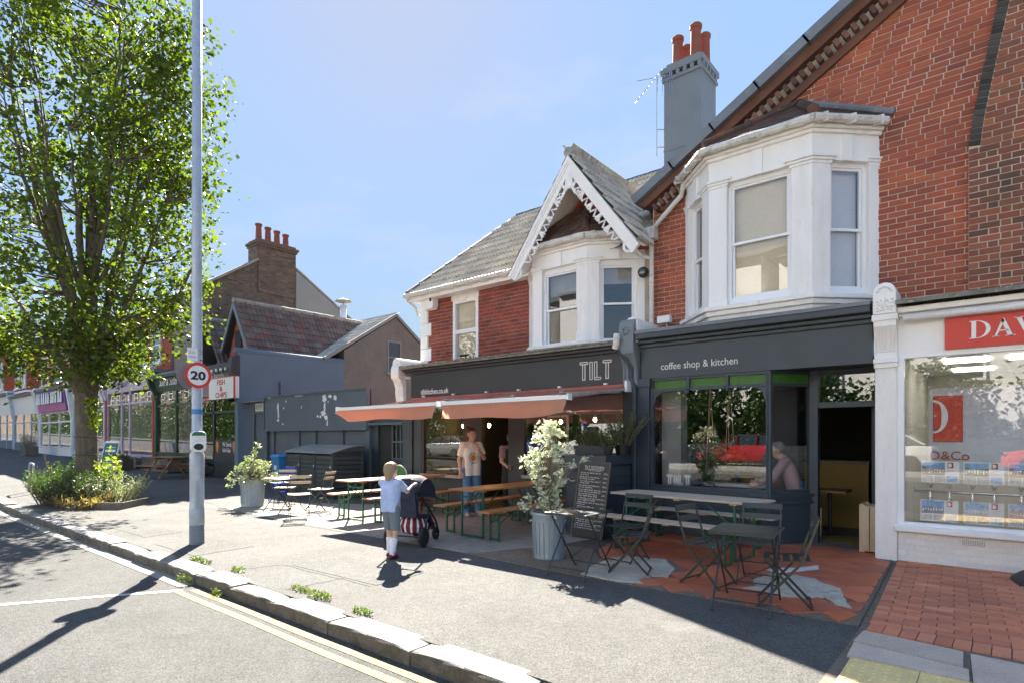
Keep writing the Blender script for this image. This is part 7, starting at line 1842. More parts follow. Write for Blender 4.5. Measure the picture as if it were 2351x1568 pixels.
mb = MB(); mb.prism([(-.03, 1.13)]+[(y, z-.024) for y, z in prof]+[(Dp, 1.13)], 'x', -.012, .012); mb.build('side_panel', 'slat_dark', bs)
# wheelie bin
wb = thing('wheelie_bin', 'blue wheelie bin between the yard door and the bin store', 'bin', (-16.6, 9.2, 0), -.1)
mb = MB(); z0, z1 = .06, .98
mb.add([(-.21, -.24, z0), (.21, -.24, z0), (.21, .2, z0), (-.21, .2, z0), (-.28, -.32, z1), (.28, -.32, z1), (.28, .3, z1), (-.28, .3, z1)], [(3, 2, 1, 0), (4, 5, 6, 7), (0, 1, 5, 4), (1, 2, 6, 5), (2, 3, 7, 6), (3, 0, 4, 7)]); mb.build('body', 'bin_blue', wb, bevel=.02)
mb = MB(); mb.add([(-.31, -.36, .98), (.31, -.36, .98), (.31, .34, .98), (-.31, .34, .98), (-.25, -.28, 1.06), (.25, -.28, 1.06), (.27, .34, 1.08), (-.27, .34, 1.08)], [(3, 2, 1, 0), (4, 5, 6, 7), (0, 1, 5, 4), (1, 2, 6, 5), (2, 3, 7, 6), (3, 0, 4, 7)]); mb.build('lid', 'bin_blue', wb, bevel=.015)
mb = MB(); mb.tube([(-.25, .36, 1.02), (.25, .36, 1.02)], .02, 8); mb.build('handle', 'bin_blue', wb)
for s in (-1, 1): mb = MB(); mb.tube([(s*.22, .27, .1), (s*.27, .27, .1)], .1, 14); mb.build('wheel', 'rubber', wb)
mb = MB(); mb.box((-.09, -.30, .6), (.09, -.275, .74)); mb.build('recycling_mark', 'sign_white', wb)
# ---- planter cabinet and chalkboard
cb = thing('planter_cabinet', 'blue-grey boarded cabinet carrying planters at the end of the cafe window', 'cabinet', (-4.9, 8.25, 0))
CX0, CX1, CY0, CY1 = -5.34, -4.62, 7.82, 8.64
mb = MB(); mb.box((CX0+.02, CY0+.02, 0), (CX1-.02, CY1, 1.12)); mb.build('carcass', 'navy', cb, True)
for j in range(7):
    z = .02+j*.155
    mb = MB(); mb.box((CX0, CY0, z), (CX1, CY0+.018, z+.148)); mb.build('board', 'navy', cb, True, bevel=.003)
    mb = MB(); mb.box((CX1-.018, CY0+.02, z), (CX1, CY1, z+.148)); mb.build('board', 'navy', cb, True, bevel=.003)
mb = MB(); mb.box((CX0-.03, CY0-.03, 1.13), (CX1+.03, CY1, 1.28)); mb.build('top_frame', 'navy', cb, True, bevel=.006)
mb = MB(); mb.box((CX0+.08, CY0-.003, 1.01), (CX0+.36, CY0+.01, 1.07)); mb.build('slot', 'sign_black', cb, True)
mb = MB(); mb.tube([(CX0+.06, CY0-.03, .90), (CX0+.13, CY0-.05, .86), (CX0+.2, CY0-.03, .87)], .01, 6); mb.build('handle', 'steel', cb, True)
def pot_plant(name, label, build): t = thing(name, label, 'planter', build[0]); return t
tp = thing('trough_planter', 'grey trough of low green plants with purple flowers on the cabinet', 'planter', (-5.02, 8.1, 1.28))
mb = MB(); mb.add([(-.27, -.1, 0), (.27, -.1, 0), (.27, .1, 0), (-.27, .1, 0), (-.30, -.12, .15), (.30, -.12, .15), (.30, .12, .15), (-.30, .12, .15)], [(3, 2, 1, 0), (4, 5, 6, 7), (0, 1, 5, 4), (1, 2, 6, 5), (2, 3, 7, 6), (3, 0, 4, 7)]); mb.build('trough', 'navy', tp)
strands(90, 0, 0, .28, .1, .12, .30, .5, 'leaf_box', .045, tp, 'foliage', 14, 31, z0=.13); strands(26, .0, .02, .25, .08, .25, .42, .3, 'leaf_yellow', .04, tp, 'tall_sprigs', 8, 32, z0=.13); strands(6, -.2, 0, .06, .06, .3, .42, .2, 'flower', .03, tp, 'flowers', 4, 33, z0=.13)
for i, (x, y, r_, h_, n_, hp, lab) in enumerate(((-4.70, 8.05, .085, .12, 26, .34, 'small dark pot with a low herb on the cabinet, between trough and bushy pot'), (-4.62, 8.35, .12, .15, 60, .75, 'dark pot with a tall bushy plant at the back of the cabinet'))):
    t = thing('plant_pot', lab, 'planter', (x, y, 1.28)); mb = MB(); mb.lathe([(r_*.75, 0), (r_, h_), (r_*1.06, h_), (r_*1.06, h_+.015), (r_*.9, h_+.01), (r_*.85, h_-.03)], (0, 0, 0), 14, False); mb.lathe([(.001, h_-.02), (r_*.9, h_-.02)], (0, 0, 0), 14, False); mb.build('pot', 'black', t)
    strands(n_, 0, 0, r_*.8, r_*.8, hp*.4, hp, .75, 'leaf_box', .055, t, 'foliage', 14, 40+i, z0=h_-.03)
cbz = thing('chalkboard', 'tall menu chalkboard leaning on the planter cabinet', 'chalkboard', (-4.83, 7.60, .02))
tilt = math.atan2(.19, 1.12); Lc = 1.17
Rt = Matrix.Rotation(-tilt, 4, 'X') @ Matrix.Rotation(math.radians(2.2), 4, 'Y')
def cbx(mb): mb.v = [tuple(Rt @ Vector(v)) for v in mb.v]; return mb
cbx(MB().box((-.27, 0, 0), (.27, .018, Lc))).build('panel', 'board', cbz)
mb = MB(); mb.box((-.285, -.006, -.0), (-.268, .02, Lc)); mb.box((.268, -.006, 0), (.285, .02, Lc)); mb.box((-.285, -.006, Lc), (.285, .02, Lc+.015)); cbx(mb).build('frame', 'wood_grey', cbz)
def on_board(o): o.matrix_local = Rt @ o.matrix_local
t_ = text('lettering', 'TILT KITCHEN', .062, (0, -.003, Lc-.10), 'chalk', cbz, align='CENTER', world=False, ext=.0008, sx=.9)
t_.matrix_local = Rt @ (Matrix.Translation((0, -.003, Lc-.10)) @ Matrix.Rotation(PI/2, 4, 'X') @ Matrix.Diagonal((.9, 1, 1, 1)))
mb = MB(); mb.box((-.17, -.002, Lc-.118), (.17, 0, Lc-.112)); mb.box((-.10, -.002, Lc-.135), (.12, 0, Lc-.131)); cbx(mb).build('underline', 'chalk', cbz)
mb = MB(); q_ = random.Random(9); z = Lc-.18; line = 0
def scrib(x, z, s, mb):
    k = q_.randrange(4); w = .0035
    if k == 0: mb.box((x, -.002, z), (x+w, 0, z+s)); mb.box((x, -.002, z+s*.5), (x+s*.5, 0, z+s*.5+w))
    elif k == 1: mb.box((x, -.002, z), (x+s*.45, 0, z+w)); mb.box((x+s*.4, -.002, z), (x+s*.4+w, 0, z+s*.7)); mb.box((x, -.002, z+s*.65), (x+s*.4, 0, z+s*.65+w))
    elif k == 2: mb.box((x, -.002, z), (x+w, 0, z+s*.65)); mb.box((x+s*.35, -.002, z), (x+s*.35+w, 0, z+s*.65)); mb.box((x, -.002, z+s*.6), (x+s*.35, 0, z+s*.6+w))
    else: mb.box((x, -.002, z), (x+s*.4, 0, z+w)); mb.box((x, -.002, z+s*.35), (x+s*.4, 0, z+s*.35+w)); mb.box((x, -.002, z), (x+w, 0, z+s*.6))
while z > .12:
    x = -.245+q_.uniform(0, .02); xe = q_.uniform(.08, .17) if line % 2 == 0 else q_.uniform(-.1, .12)
    while x < xe:
        for _ in range(q_.randrange(2, 8)):
            scrib(x, z+q_.uniform(-.002, .002), .020, mb); x += .0125
        x += .012
    if line % 2 == 0:
        xx = .185
        for _ in range(4): scrib(xx, z-.003, .028, mb); xx += .017
    z -= .030 if line % 2 == 0 else .036; line += 1
cbx(mb).build('chalk_writing', 'chalk', cbz, kind='stuff')
wcr = thing('wooden_crate', 'pale slatted pine crate standing on end by the open doorway', 'crate', (-1.27, 9.22, .02))
mb = MB()
for x, y in ((-.11, -.19), (.07, -.19), (-.11, .15), (.07, .15)): mb = MB(); mb.box((x, y, 0), (x+.04, y+.04, .64)); mb.build('corner_post', 'wood_crate', wcr)
for k in range(3): mb = MB(); mb.box((-.13, -.205+k*.14, .0), (-.112, -.09+k*.14, .64)); mb.build('slat', 'wood_crate', wcr)
for k in range(2): mb = MB(); mb.box((-.11+k*.105, -.21, .02), (-.015+k*.105, -.192, .62)); mb.build('slat', 'wood_crate', wcr)
for z in (.02, .60): mb = MB(); mb.box((-.112, -.19, z), (.11, .19, z+.018)); mb.build('end_board', 'wood_crate', wcr)
bb_ = thing('pavement_sign', 'black rubber foot of a pavement sign at the right picture edge', 'sign', (.30, 8.2, 0), .2)
mb = MB(); mb.prism([(-.15, 0), (.5, 0), (.5, .09), (.3, .11), (-.02, .13), (-.12, .06)], 'y', -.2, .2); mb.build('base', 'black', bb_, bevel=.02)
mb = MB(); mb.box((.0, -.03, .1), (.06, .03, .9)); mb.build('upright', 'black', bb_)
mb = MB(); mb.box((-.0, -.28, .35), (.05, .28, 1.0)); mb.v = [(x+.35, y, z) for x, y, z in mb.v]; mb.build('panel', 'sign_white', bb_)
rk = thing('paper_litter', 'crumpled white paper on the red tiles under the bench', 'litter', (-3.05, 7.95, .02)); mb = MB(); q_ = random.Random(2)
mb.lathe([(.001, 0), (.07, .005), (.08, .02), (.04, .04), (.001, .045)], (0, 0, 0), 9); mb.v = [(x*1.3+q_.uniform(-.01, .01), y+q_.uniform(-.01, .01), z+q_.uniform(-.004, .01)+.004) for x, y, z in mb.v]; mb.build('paper', 'sign_white', rk)
# ---- pushchair
pr = thing('pushchair', 'dark navy hooded pushchair with a red striped bag, beside the child', 'pushchair', (-6.54, 5.57, 0), math.radians(22))
# local +y is forward; the handle is at -y
for s in (-1, 1):
    mb = MB()
    n0 = len(mb.v); mb.lathe([(.07, -.022), (.125, -.03), (.142, -.015), (.142, .015), (.125, .03), (.07, .022)], (0, 0, 0), 24); mb.v = [(s*.27+z, -.12+x, .142+y) for x, y, z in mb.v]; w_ = mb.build('rear_wheel', 'rubber', pr, smooth=False)
    mb = MB(); 
    for k in range(5): a = 2*PI*k/5; mb.bar((s*.27, -.12, .142), (s*.27, -.12+.09*math.cos(a), .142+.09*math.sin(a)), .02, .05)
    mb.build('rim', 'black', w_)
    mb = MB(); mb.lathe([(.05, -.018), (.085, -.024), (.098, -.012), (.098, .012), (.085, .024), (.05, .018), (.05, -.018)], (0, 0, 0), 22, False); mb.v = [(s*.16+z, .52+x, .098+y) for x, y, z in mb.v]; w_ = mb.build('front_wheel', 'rubber', pr)
    mb = MB()
    for k in range(5): a = 2*PI*k/5; mb.bar((s*.16, .52, .098), (s*.16, .52+.065*math.cos(a), .098+.065*math.sin(a)), .018, .016)
    mb.build('rim', 'steel', w_)
    mb = MB(); mb.tube([(s*.16, .52, .098), (s*.20, .49, .20), (s*.22, .40, .30), (s*.25, .1, .52), (s*.26, -.28, .82), (s*.25, -.45, .98)], .015, 8); mb.tube([(s*.26, -.12, .142), (s*.255, .02, .36), (s*.25, .1, .52)], .014, 8); mb.tube([(s*.24, -.12, .16), (s*.22, .40, .28)], .012, 8); mb.build('frame', 'black', pr, smooth=True)
mb = MB(); mb.tube([(-.25, -.45, .98), (.25, -.45, .98)], .018, 8); mb.build('handle', 'black', pr, smooth=True)
mb = MB(); mb.tube([(-.27, -.12, .142), (.27, -.12, .142)], .012, 8); mb.build('axle', 'black', pr)
def shell(a0, a1, n_, R0, c, wid, m_=8):
    mb = MB(); vs_ = []
    for i in range(n_+1):
        a = a0+(a1-a0)*i/n_
        for k in range(m_+1):
            u = -1+2*k/m_; r_ = R0*(1-.22*abs(u)**3)
            vs_.append((u*wid, c[0]+r_*math.cos(a), c[1]+r_*math.sin(a)*(1+.0*u)))
    mb.add(vs_, [(i*(m_+1)+k, i*(m_+1)+k+1, (i+1)*(m_+1)+k+1, (i+1)*(m_+1)+k) for i in range(n_) for k in range(m_)]); return mb
for k in range(3):
    mb = shell(math.radians(10+k*55), math.radians(10+(k+1)*55+3), 6, .34-.006*k, (.06, .68), .235); mb.build('hood_panel', 'pram_navy', pr, smooth=True)
for s in (-1, 1): mb = MB(); mb.prism([(.06+.30*math.cos(a), .68+.28*math.sin(a)) for a in np.linspace(0, PI*.95, 12)], 'x', s*.225, s*.232); mb.build('hood_side', 'pram_navy', pr)
mb = MB(); mb.prism([(-.20, .42), (-.26, .78), (-.20, .80), (-.12, .47), (.25, .42), (.42, .22), (.38, .18), (.22, .36)], 'x', -.2, .2); mb.build('seat', 'pram_navy', pr)
mb = MB(); mb.tube([(-.22, .36, .60), (0, .40, .63), (.22, .36, .60)], .022, 8); mb.build('bumper_bar', 'terracotta', pr)
M['bag_red'] = mat('dark_red_cloth', (.17, .015, .025), .8)
bg = thing('bag', 'red and white striped bag slung under the pushchair', 'bag', (-6.54, 5.57, 0), math.radians(22))
mb = MB(); n_ = 42; prof = [(.10, .16), (.16, .19), (.18, .28), (.15, .38), (.09, .44)]
for st in (0, 1):
    mb = MB()
    for k in range(n_):
        if (k % 3 == 0) != bool(st): continue
        a0 = 2*PI*k/n_; a1 = 2*PI*(k+1)/n_
        for (r0, z0), (r1, z1) in zip(prof, prof[1:]):
            mb.add([(r0*1.25*math.cos(a0), .10+r0*1.2*math.sin(a0), z0), (r0*1.25*math.cos(a1), .10+r0*1.2*math.sin(a1), z0), (r1*1.25*math.cos(a1), .10+r1*1.2*math.sin(a1), z1), (r1*1.25*math.cos(a0), .10+r1*1.2*math.sin(a0), z1)], [(0, 1, 2, 3)])
    mb.build('stripe_panels', 'bag_red' if st == 0 else 'sock', bg, smooth=True)
mb = MB(); mb.tube([(-.1, .1, .43), (-.08, .2, .55), (.02, .3, .62), (.08, .2, .5), (.1, .12, .43)], .014, 6); mb.build('handle', 'carp_red', bg)

# ================================================================== PEOPLE
from mathutils.bvhtree import BVHTree
def sdf_grid(prims, res, k, cuts=(), pad=.03):
    lo = np.min([np.minimum(p[0], p[1])-max(p[2], p[3]) for p in prims], 0)-pad; hi = np.max([np.maximum(p[0], p[1])+max(p[2], p[3]) for p in prims], 0)+pad
    n_ = np.ceil((hi-lo)/res).astype(int)+1
    D = np.full(n_, .5, dtype=np.float32)
    ax = [lo[i]+res*np.arange(n_[i]) for i in range(3)]
    for p, q, r0, r1 in prims:
        p = np.asarray(p, float); q = np.asarray(q, float); R = max(r0, r1)+k+res*2
        a = np.maximum(((np.minimum(p, q)-R-lo)/res).astype(int), 0); b_ = np.minimum(((np.maximum(p, q)+R-lo)/res).astype(int)+2, n_)
        X, Y, Z = np.meshgrid(ax[0][a[0]:b_[0]], ax[1][a[1]:b_[1]], ax[2][a[2]:b_[2]], indexing='ij')
        d = q-p; L2 = max(float(d @ d), 1e-9)
        t = np.clip(((X-p[0])*d[0]+(Y-p[1])*d[1]+(Z-p[2])*d[2])/L2, 0, 1)
        e = np.sqrt((X-p[0]-t*d[0])**2+(Y-p[1]-t*d[1])**2+(Z-p[2]-t*d[2])**2)-(r0+(r1-r0)*t)
        s = D[a[0]:b_[0], a[1]:b_[1], a[2]:b_[2]]
        h = np.maximum(k-np.abs(s-e), 0)/k
        D[a[0]:b_[0], a[1]:b_[1], a[2]:b_[2]] = np.minimum(s, e)-h*h*k*.25
    if cuts:
        X, Y, Z = np.meshgrid(*ax, indexing='ij')
        for c in cuts: D = np.maximum(D, c(X, Y, Z))
    return D, lo, res
def surface_net(D, lo, res):
    s = D < 0
    nx, ny, nz = D.shape
    acc = np.zeros((nx-1, ny-1, nz-1, 3)); cnt = np.zeros((nx-1, ny-1, nz-1))
    C8 = [(i, j, k) for i in (0, 1) for j in (0, 1) for k in (0, 1)]
    sl_ = lambda c: (slice(c[0], nx-1+c[0]), slice(c[1], ny-1+c[1]), slice(c[2], nz-1+c[2]))
    for a in C8:
        for ax in range(3):
            if a[ax]: continue
            b_ = list(a); b_[ax] = 1
            va, vb = D[sl_(a)], D[sl_(b_)]; m_ = (va < 0) != (vb < 0)
            t = np.where(m_, va/np.where(m_, va-vb, 1), 0)
            for i in range(3):
                acc[..., i] += np.where(m_, a[i]+(t if i == ax else 0), 0)
            cnt += m_
    ok = cnt > 0; idx = -np.ones(ok.shape, dtype=int); idx[ok] = np.arange(ok.sum())
    g_ = np.argwhere(ok); V = (g_+acc[ok]/cnt[ok][:, None])*res+lo
    F_ = []
    for ax in range(3):
        u, w = (ax+1) % 3, (ax+2) % 3
        A_ = [slice(None)]*3; B_ = [slice(None)]*3; A_[ax] = slice(0, -1); B_[ax] = slice(1, None)
        sa, sb_ = s[tuple(A_)], s[tuple(B_)]
        e = np.argwhere(sa != sb_); e = e[(e[:, u] > 0) & (e[:, w] > 0) & (e[:, u] < D.shape[u]-1) & (e[:, w] < D.shape[w]-1)]
        if len(e) == 0: continue
        def at_(du, dw): q = e.copy(); q[:, u] += du; q[:, w] += dw; return idx[q[:, 0], q[:, 1], q[:, 2]]
        f = np.stack([at_(-1, -1), at_(0, -1), at_(0, 0), at_(-1, 0)], 1)
        flip = ~sa[e[:, 0], e[:, 1], e[:, 2]]; f[flip] = f[flip][:, ::-1]
        F_.append(f)
    return V, np.concatenate(F_)
def sdf_obj(name, prims, m, parent, res=.012, k=.03, cuts=()):
    V, F_ = surface_net(*sdf_grid([(np.array(p, float), np.array(q, float), r0, r1) for p, q, r0, r1 in prims], res, k, cuts))
    return np_obj(name, V, F_, m, parent, smooth=True)
def default_pose():
    J = dict(pel=(0, 0, .94), chest=(0, .0, 1.27), neck=(0, -.01, 1.45), head=(0, .01, 1.60))
    for s, n_ in ((1, 'R'), (-1, 'L')):
        J.update({'sh'+n_: (s*.165, -.01, 1.395), 'el'+n_: (s*.215, -.03, 1.11), 'wr'+n_: (s*.215, .05, .87), 'ha'+n_: (s*.21, .075, .77), 'hp'+n_: (s*.085, 0, .91), 'kn'+n_: (s*.095, .02, .49), 'an'+n_: (s*.10, -.02, .08), 'to'+n_: (s*.115, .13, .03)})
    return J
def hand_prims(w, h, curl, side):
    w = np.array(w, float); h = np.array(h, float); d = (h-w); L = np.linalg.norm(d); d /= L
    up = np.array(curl, float); up -= d*(up @ d); up /= np.linalg.norm(up)+1e-9; x = np.cross(d, up)
    P_ = []
    kn_ = w+d*.075
    for i in range(4):
        o = x*(i-1.5)*.019; P_.append((w+d*.01+o*.5, kn_+o, .017, .013))
        ln = (.034, .040, .037, .028)[i]; m1 = kn_+o+d*ln+up*.010; m2 = m1+d*ln*.55+up*.028
        P_.append((kn_+o, m1, .0095, .009)); P_.append((m1, m2, .009, .0075))
    tb = w+d*.02+x*side*.026; t1 = tb+d*.030+x*side*.020+up*.012; P_.append((tb, t1, .012, .010)); P_.append((t1, t1+d*.026+up*.010, .010, .008))
    return P_
def rotz(p, a, c): 
    x, y = p[0]-c[0], p[1]-c[1]; return (c[0]+x*math.cos(a)-y*math.sin(a), c[1]+x*math.sin(a)+y*math.cos(a), p[2])
def person(label, loc, rz, J, sc=1., yaw=0., pitch=0., hs=1., hair='hair', hair_long=False, bun=False, top=None, bottom=None, shoes=('shoe', 'sock'), sleeve=.5, res=.011, curl=(0, 1, 0), extra=None, hem=.84):
    t = thing('person', label, 'person', loc, rz)
    for k in J: J[k] = tuple(np.array(J[k])*sc)
    v = lambda k: np.array(J[k]); S = sc
    hc = v('head')
    def H(x, y, z):
        c, s = math.cos(pitch), math.sin(pitch); y2 = y*c+z*s; z2 = -y*s+z*c
        q = rotz((x*hs*S, y2*hs*S, z2*hs*S), yaw, (0, 0)); return hc+np.array(q)
    body = []
    ex = np.array([1., 0, 0])
    body += [(v('pel')+ex*.07*S*s, v('chest')+ex*.075*S*s, .095*S, .10*S) for s in (1, -1)]
    body += [(v('shL'), v('shR'), .055*S, .055*S), (v('chest'), v('neck'), .09*S, .055*S), (v('neck')-np.array([0, 0, .04*S]), hc+np.array([0, -.015*S, -.06*S*hs]), .052*S, .046*S*hs)]
    for n_ in 'LR':
        body += [(v('sh'+n_), v('el'+n_), .048*S, .037*S), (v('el'+n_), v('wr'+n_), .037*S, .025*S), (v('hp'+n_), v('kn'+n_), .082*S, .055*S), (v('kn'+n_), v('an'+n_), .054*S, .036*S), (v('an'+n_), v('to'+n_), .04*S, .03*S)]
    body += [(H(0, -.02, .035), H(0, .005, .025), .092*S*hs, .088*S*hs), (H(0, .03, -.02), H(0, .045, -.06), .062*S*hs, .045*S*hs), (H(0, .062, -.085), H(0, .06, -.08), .026*S*hs, .026*S*hs), (H(0, .092, .01), H(0, .108, -.022), .010*S*hs, .014*S*hs), (H(.03, .085, -.055), H(-.03, .085, -.055), .008*S*hs, .008*S*hs)]
    for s in (1, -1): body += [(H(s*.086, -.005, .015), H(s*.09, -.01, -.02), .017*S*hs, .012*S*hs)]
    sdf_b = list(body)
    sk = sdf_obj('body', body, 'skin', t, res, .028*S)
    for n_, s in (('L', 1), ('R', -1)): 
        sdf = hand_prims(v('wr'+n_), v('ha'+n_), curl, s)
        sdf_obj('hand', [(p, q, a*S**.5, b_*S**.5) for p, q, a, b_ in sdf], 'skin', sk, .0055, .008)
    for s in (1, -1):
        e = H(s*.032, .083, .018); mb = MB(); mb.lathe([(.001, -.008), (.009, 0), (.001, .008)], tuple(e), 8, False); mb.build('eye', 'sign_black', sk)
    mb = MB(); mb.bar(H(-.022, .088, -.058), H(.022, .088, -.058), .006*S, .006*S); mb.build('mouth', 'print_lip', sk)
    # hair
    hp_ = [(H(0, -.03, .045), H(0, -.005, .055), .102*S*hs, .092*S*hs)]
    if bun: hp_ += [(H(0, -.10, .11), H(0, -.125, .13), .052*S, .045*S), (H(0, -.05, .0), H(0, -.06, -.04), .082*S*hs, .06*S*hs)]
    if hair_long: hp_ += [(H(0, -.07, .0), H(0, -.075, -.10), .075*S*hs, .05*S*hs)]
    zc = hc[2]
    fn = np.array(rotz((0, 1, 0), yaw, (0, 0)))
    def face_cut(X, Y, Z):
        f = (X-hc[0])*fn[0]+(Y-hc[1])*fn[1]
        return np.minimum(f-.035*S*hs, (.055*S*hs-(Z-zc)+f*.35))*1.0
    sdf_obj('hair', hp_, hair, t, res*.8, .02, (face_cut, lambda X, Y, Z: (zc-(.14 if hair_long else .06)*S*hs)-Z))
    # clothes
    if top:
        I = .020*S; pr_ = [(v('pel')+ex*.075*S*s+np.array([0, 0, (hem-.94-.02)*S]), v('chest')+ex*.075*S*s, .105*S+I, .098*S+I) for s in (1, -1)]
        pr_ += [(v('shL'), v('shR'), .055*S+I*.6, .055*S+I*.6), (v('chest'), v('neck')-np.array([0, 0, .05*S]), .09*S+I, .055*S+I)]
        for n_ in 'LR':
            q = v('sh'+n_)+(v('el'+n_)-v('sh'+n_))*min(1, sleeve*2 if sleeve < .5 else 1.0)
            if sleeve <= .5: q = v('sh'+n_)+(v('el'+n_)-v('sh'+n_))*(sleeve*1.5)
            pr_ += [(v('sh'+n_), q, .056*S+I*.8, .056*S+I*.7)]
            if sleeve > .5: pr_ += [(v('el'+n_), v('el'+n_)+(v('wr'+n_)-v('el'+n_))*.92, .045*S+I*.6, .034*S+I*.6)]
        cuts = [lambda X, Y, Z: (v('pel')[2]-(.94-hem)*S)-Z]
        if sleeve <= .5:
            for n_ in 'LR':
                a, b_ = v('sh'+n_), v('el'+n_); d = (b_-a)/np.linalg.norm(b_-a); lim = np.linalg.norm(b_-a)*(sleeve*1.5)
                sx = 1 if n_ == 'R' else -1
                cuts.append(lambda X, Y, Z, a=a, d=d, lim=lim, sx=sx: np.where(sx*X > .155*S, (X-a[0])*d[0]+(Y-a[1])*d[1]+(Z-a[2])*d[2]-lim, -1))
        nk = v('neck'); cuts.append(lambda X, Y, Z: Z-(nk[2]+.012*S))
        tp = sdf_obj('top', pr_, top, t, res, .035*S, cuts)
    if bottom:
        mt, zlo, fl_ = bottom; pr_ = [(v('pel')+ex*.05*S*s, v('pel')+ex*.055*S*s+np.array([0, 0, .05*S]), .108*S, .10*S) for s in (1, -1)]
        for n_ in 'LR': pr_ += [(v('hp'+n_), v('kn'+n_), .098*S, .078*S*fl_), (v('kn'+n_), v('an'+n_), .078*S*fl_, .074*S*fl_)]
        bt = sdf_obj('trousers', pr_, mt, t, res, .03*S, [lambda X, Y, Z: zlo*S-Z, lambda X, Y, Z: Z-(v('pel')[2]+.08*S)])
    sh_, so_ = shoes
    for n_ in 'LR':
        a, b_ = v('an'+n_), v('to'+n_); d = (b_-a); d[2] = 0
        sdf_obj('shoe', [(a+np.array([0, -.02*S, -.035*S])-d*.15, a+d*.55+np.array([0, 0, -.04*S]), .043*S, .042*S), (a+d*.5+np.array([0, 0, -.045*S]), b_+np.array([0, 0, .005*S]), .042*S, .036*S)], sh_, t, res*.8, .02, [lambda X, Y, Z: .0-Z])
        if so_:
            kn_ = v('kn'+n_); hi_ = a+(kn_-a)*.62
            sdf_obj('sock', [(a, hi_, .046*S, .060*S)], so_, t, res, .02)
    if extra: extra(t, v, S)
    return t, (tp if top else None)
M['print_lip'] = mat('lip', (.36, .13, .11), .6)
M['shoe'] = mat('grey_trainer', (.35, .36, .37), .7)
def rz_to(d): return math.atan2(d[1], d[0])-PI/2
# woman in the white tee
J = default_pose()
J.update(elL=(-.245, .06, 1.14), wrL=(-.06, .20, 1.33), haL=(-.015, .175, 1.43), elR=(.235, -.05, 1.11), wrR=(.245, .03, .88), haR=(.24, .06, .79), anL=(-.14, .02, .08), toL=(-.17, .16, .03), knL=(-.115, .04, .49))
wt, tee = person('woman in an oversized white tee with an orange sun print, hand raised to her chin', (-8.0, 8.38, 0), rz_to((.93, -.42)), J, sc=1.01, yaw=math.radians(22), hair='hair', bun=True, hair_long=True, top='tee', bottom=('denim', .06, 1.12), shoes=('shoe', None), sleeve=.5, hem=.80)
me = tee.data; bv = BVHTree.FromPolygons([tuple(x.co) for x in me.vertices], [tuple(p.vertices) for p in me.polygons])
def decal(name, pts, faces, m, par, cx=0., cz=1.16):
    vs_ = []
    for x, z in pts:
        h = bv.ray_cast(Vector((cx+x, .6, cz+z)), Vector((0, -1, 0)))[0]
        vs_.append((cx+x, (h.y if h else .12)+.004, cz+z))
    mb = MB(); mb.add(vs_, faces); return mb.build(name, m, par)
def ring_pts(r0, r1, n_, star=0.):
    pts = []
    for i in range(n_):
        a = 2*PI*i/n_; k = 1+star*(1 if i % 2 else -1)
        pts += [(r0*math.cos(a), r0*math.sin(a)), (r1*k*math.cos(a), r1*k*math.sin(a))]
    return pts, [(2*i, (2*i+2) % (2*n_), (2*i+3) % (2*n_), 2*i+1) for i in range(n_)]
p, f = ring_pts(.001, .062, 20, .18); decal('print', p, f, 'orange_print', tee)
p, f = ring_pts(.012, .022, 12); decal('print', [(x, z+.002) for x, z in p], f, 'red_print', tee)
for i in range(15):
    a = 2*PI*i/15+.2
    if -2.2 < a-2*PI < -.9 or 4.1 < a < 5.3: continue
    c, s = math.cos(a)*.097, math.sin(a)*.097; decal('print', [(c-.011, s-.012), (c+.011, s-.012), (c+.008, s+.012), (c-.008, s+.012)], [(0, 1, 2, 3)], 'sign_green', tee)
decal('print', [(-.06, -.105), (.06, -.105), (.05, -.09), (-.05, -.09)], [(0, 1, 2, 3)], 'blue_print', tee)
# child pushing the pushchair
J = default_pose()
J.update(elL=(-.23, .20, 1.22), wrL=(-.19, .44, 1.30), haL=(-.17, .54, 1.33), elR=(.23, .20, 1.22), wrR=(.19, .44, 1.30), haR=(.17, .54, 1.33), knL=(-.09, .10, .50), anL=(-.09, .10, .08), toL=(-.10, .25, .03), anR=(.09, -.10, .09), toR=(.10, .05, .03), knR=(.09, .03, .49), head=(0, .03, 1.60))
person('child in a blue shirt and grey shorts seen from behind, pushing the pushchair', (-6.0, 4.78, 0), rz_to((-.33, .94)), J, sc=.70, hs=1.22, yaw=-.15, hair='hair_blond', hair_long=True, top='shirt_blue', bottom=('shorts', .52, 1.15), shoes=('shoe_red', 'sock'), sleeve=.5, res=.009, hem=.86)
# figure in a dark apron in the doorway
J = default_pose()
J.update(elL=(-.22, -.08, 1.12), wrL=(-.2, .06, .90), haL=(-.19, .10, .81), elR=(.22, .05, 1.12), wrR=(.15, .25, 1.0), haR=(.12, .34, 1.0), head=(0, .08, 1.58), neck=(0, .03, 1.44))
def ap(t, v, S):
    sdf_obj('apron', [(v('pel')+np.array([s*.08, .03, -.25*S]), v('chest')+np.array([s*.06, .045, .02]), .13*S, .10*S) for s in (1, -1)], 'apron', t, .012, .04, [lambda X, Y, Z: .50*S-Z, lambda X, Y, Z: -.035-Y])
person('figure in a dark apron and pale short sleeves in the cafe doorway, behind the shrub', (-7.55, 9.05, .02), rz_to((.9, -.5)), J, sc=.95, yaw=.2, pitch=.3, hair='hair', top='pink', bottom=('apron', .1, .9), shoes=('shoe', None), sleeve=.5, extra=ap)
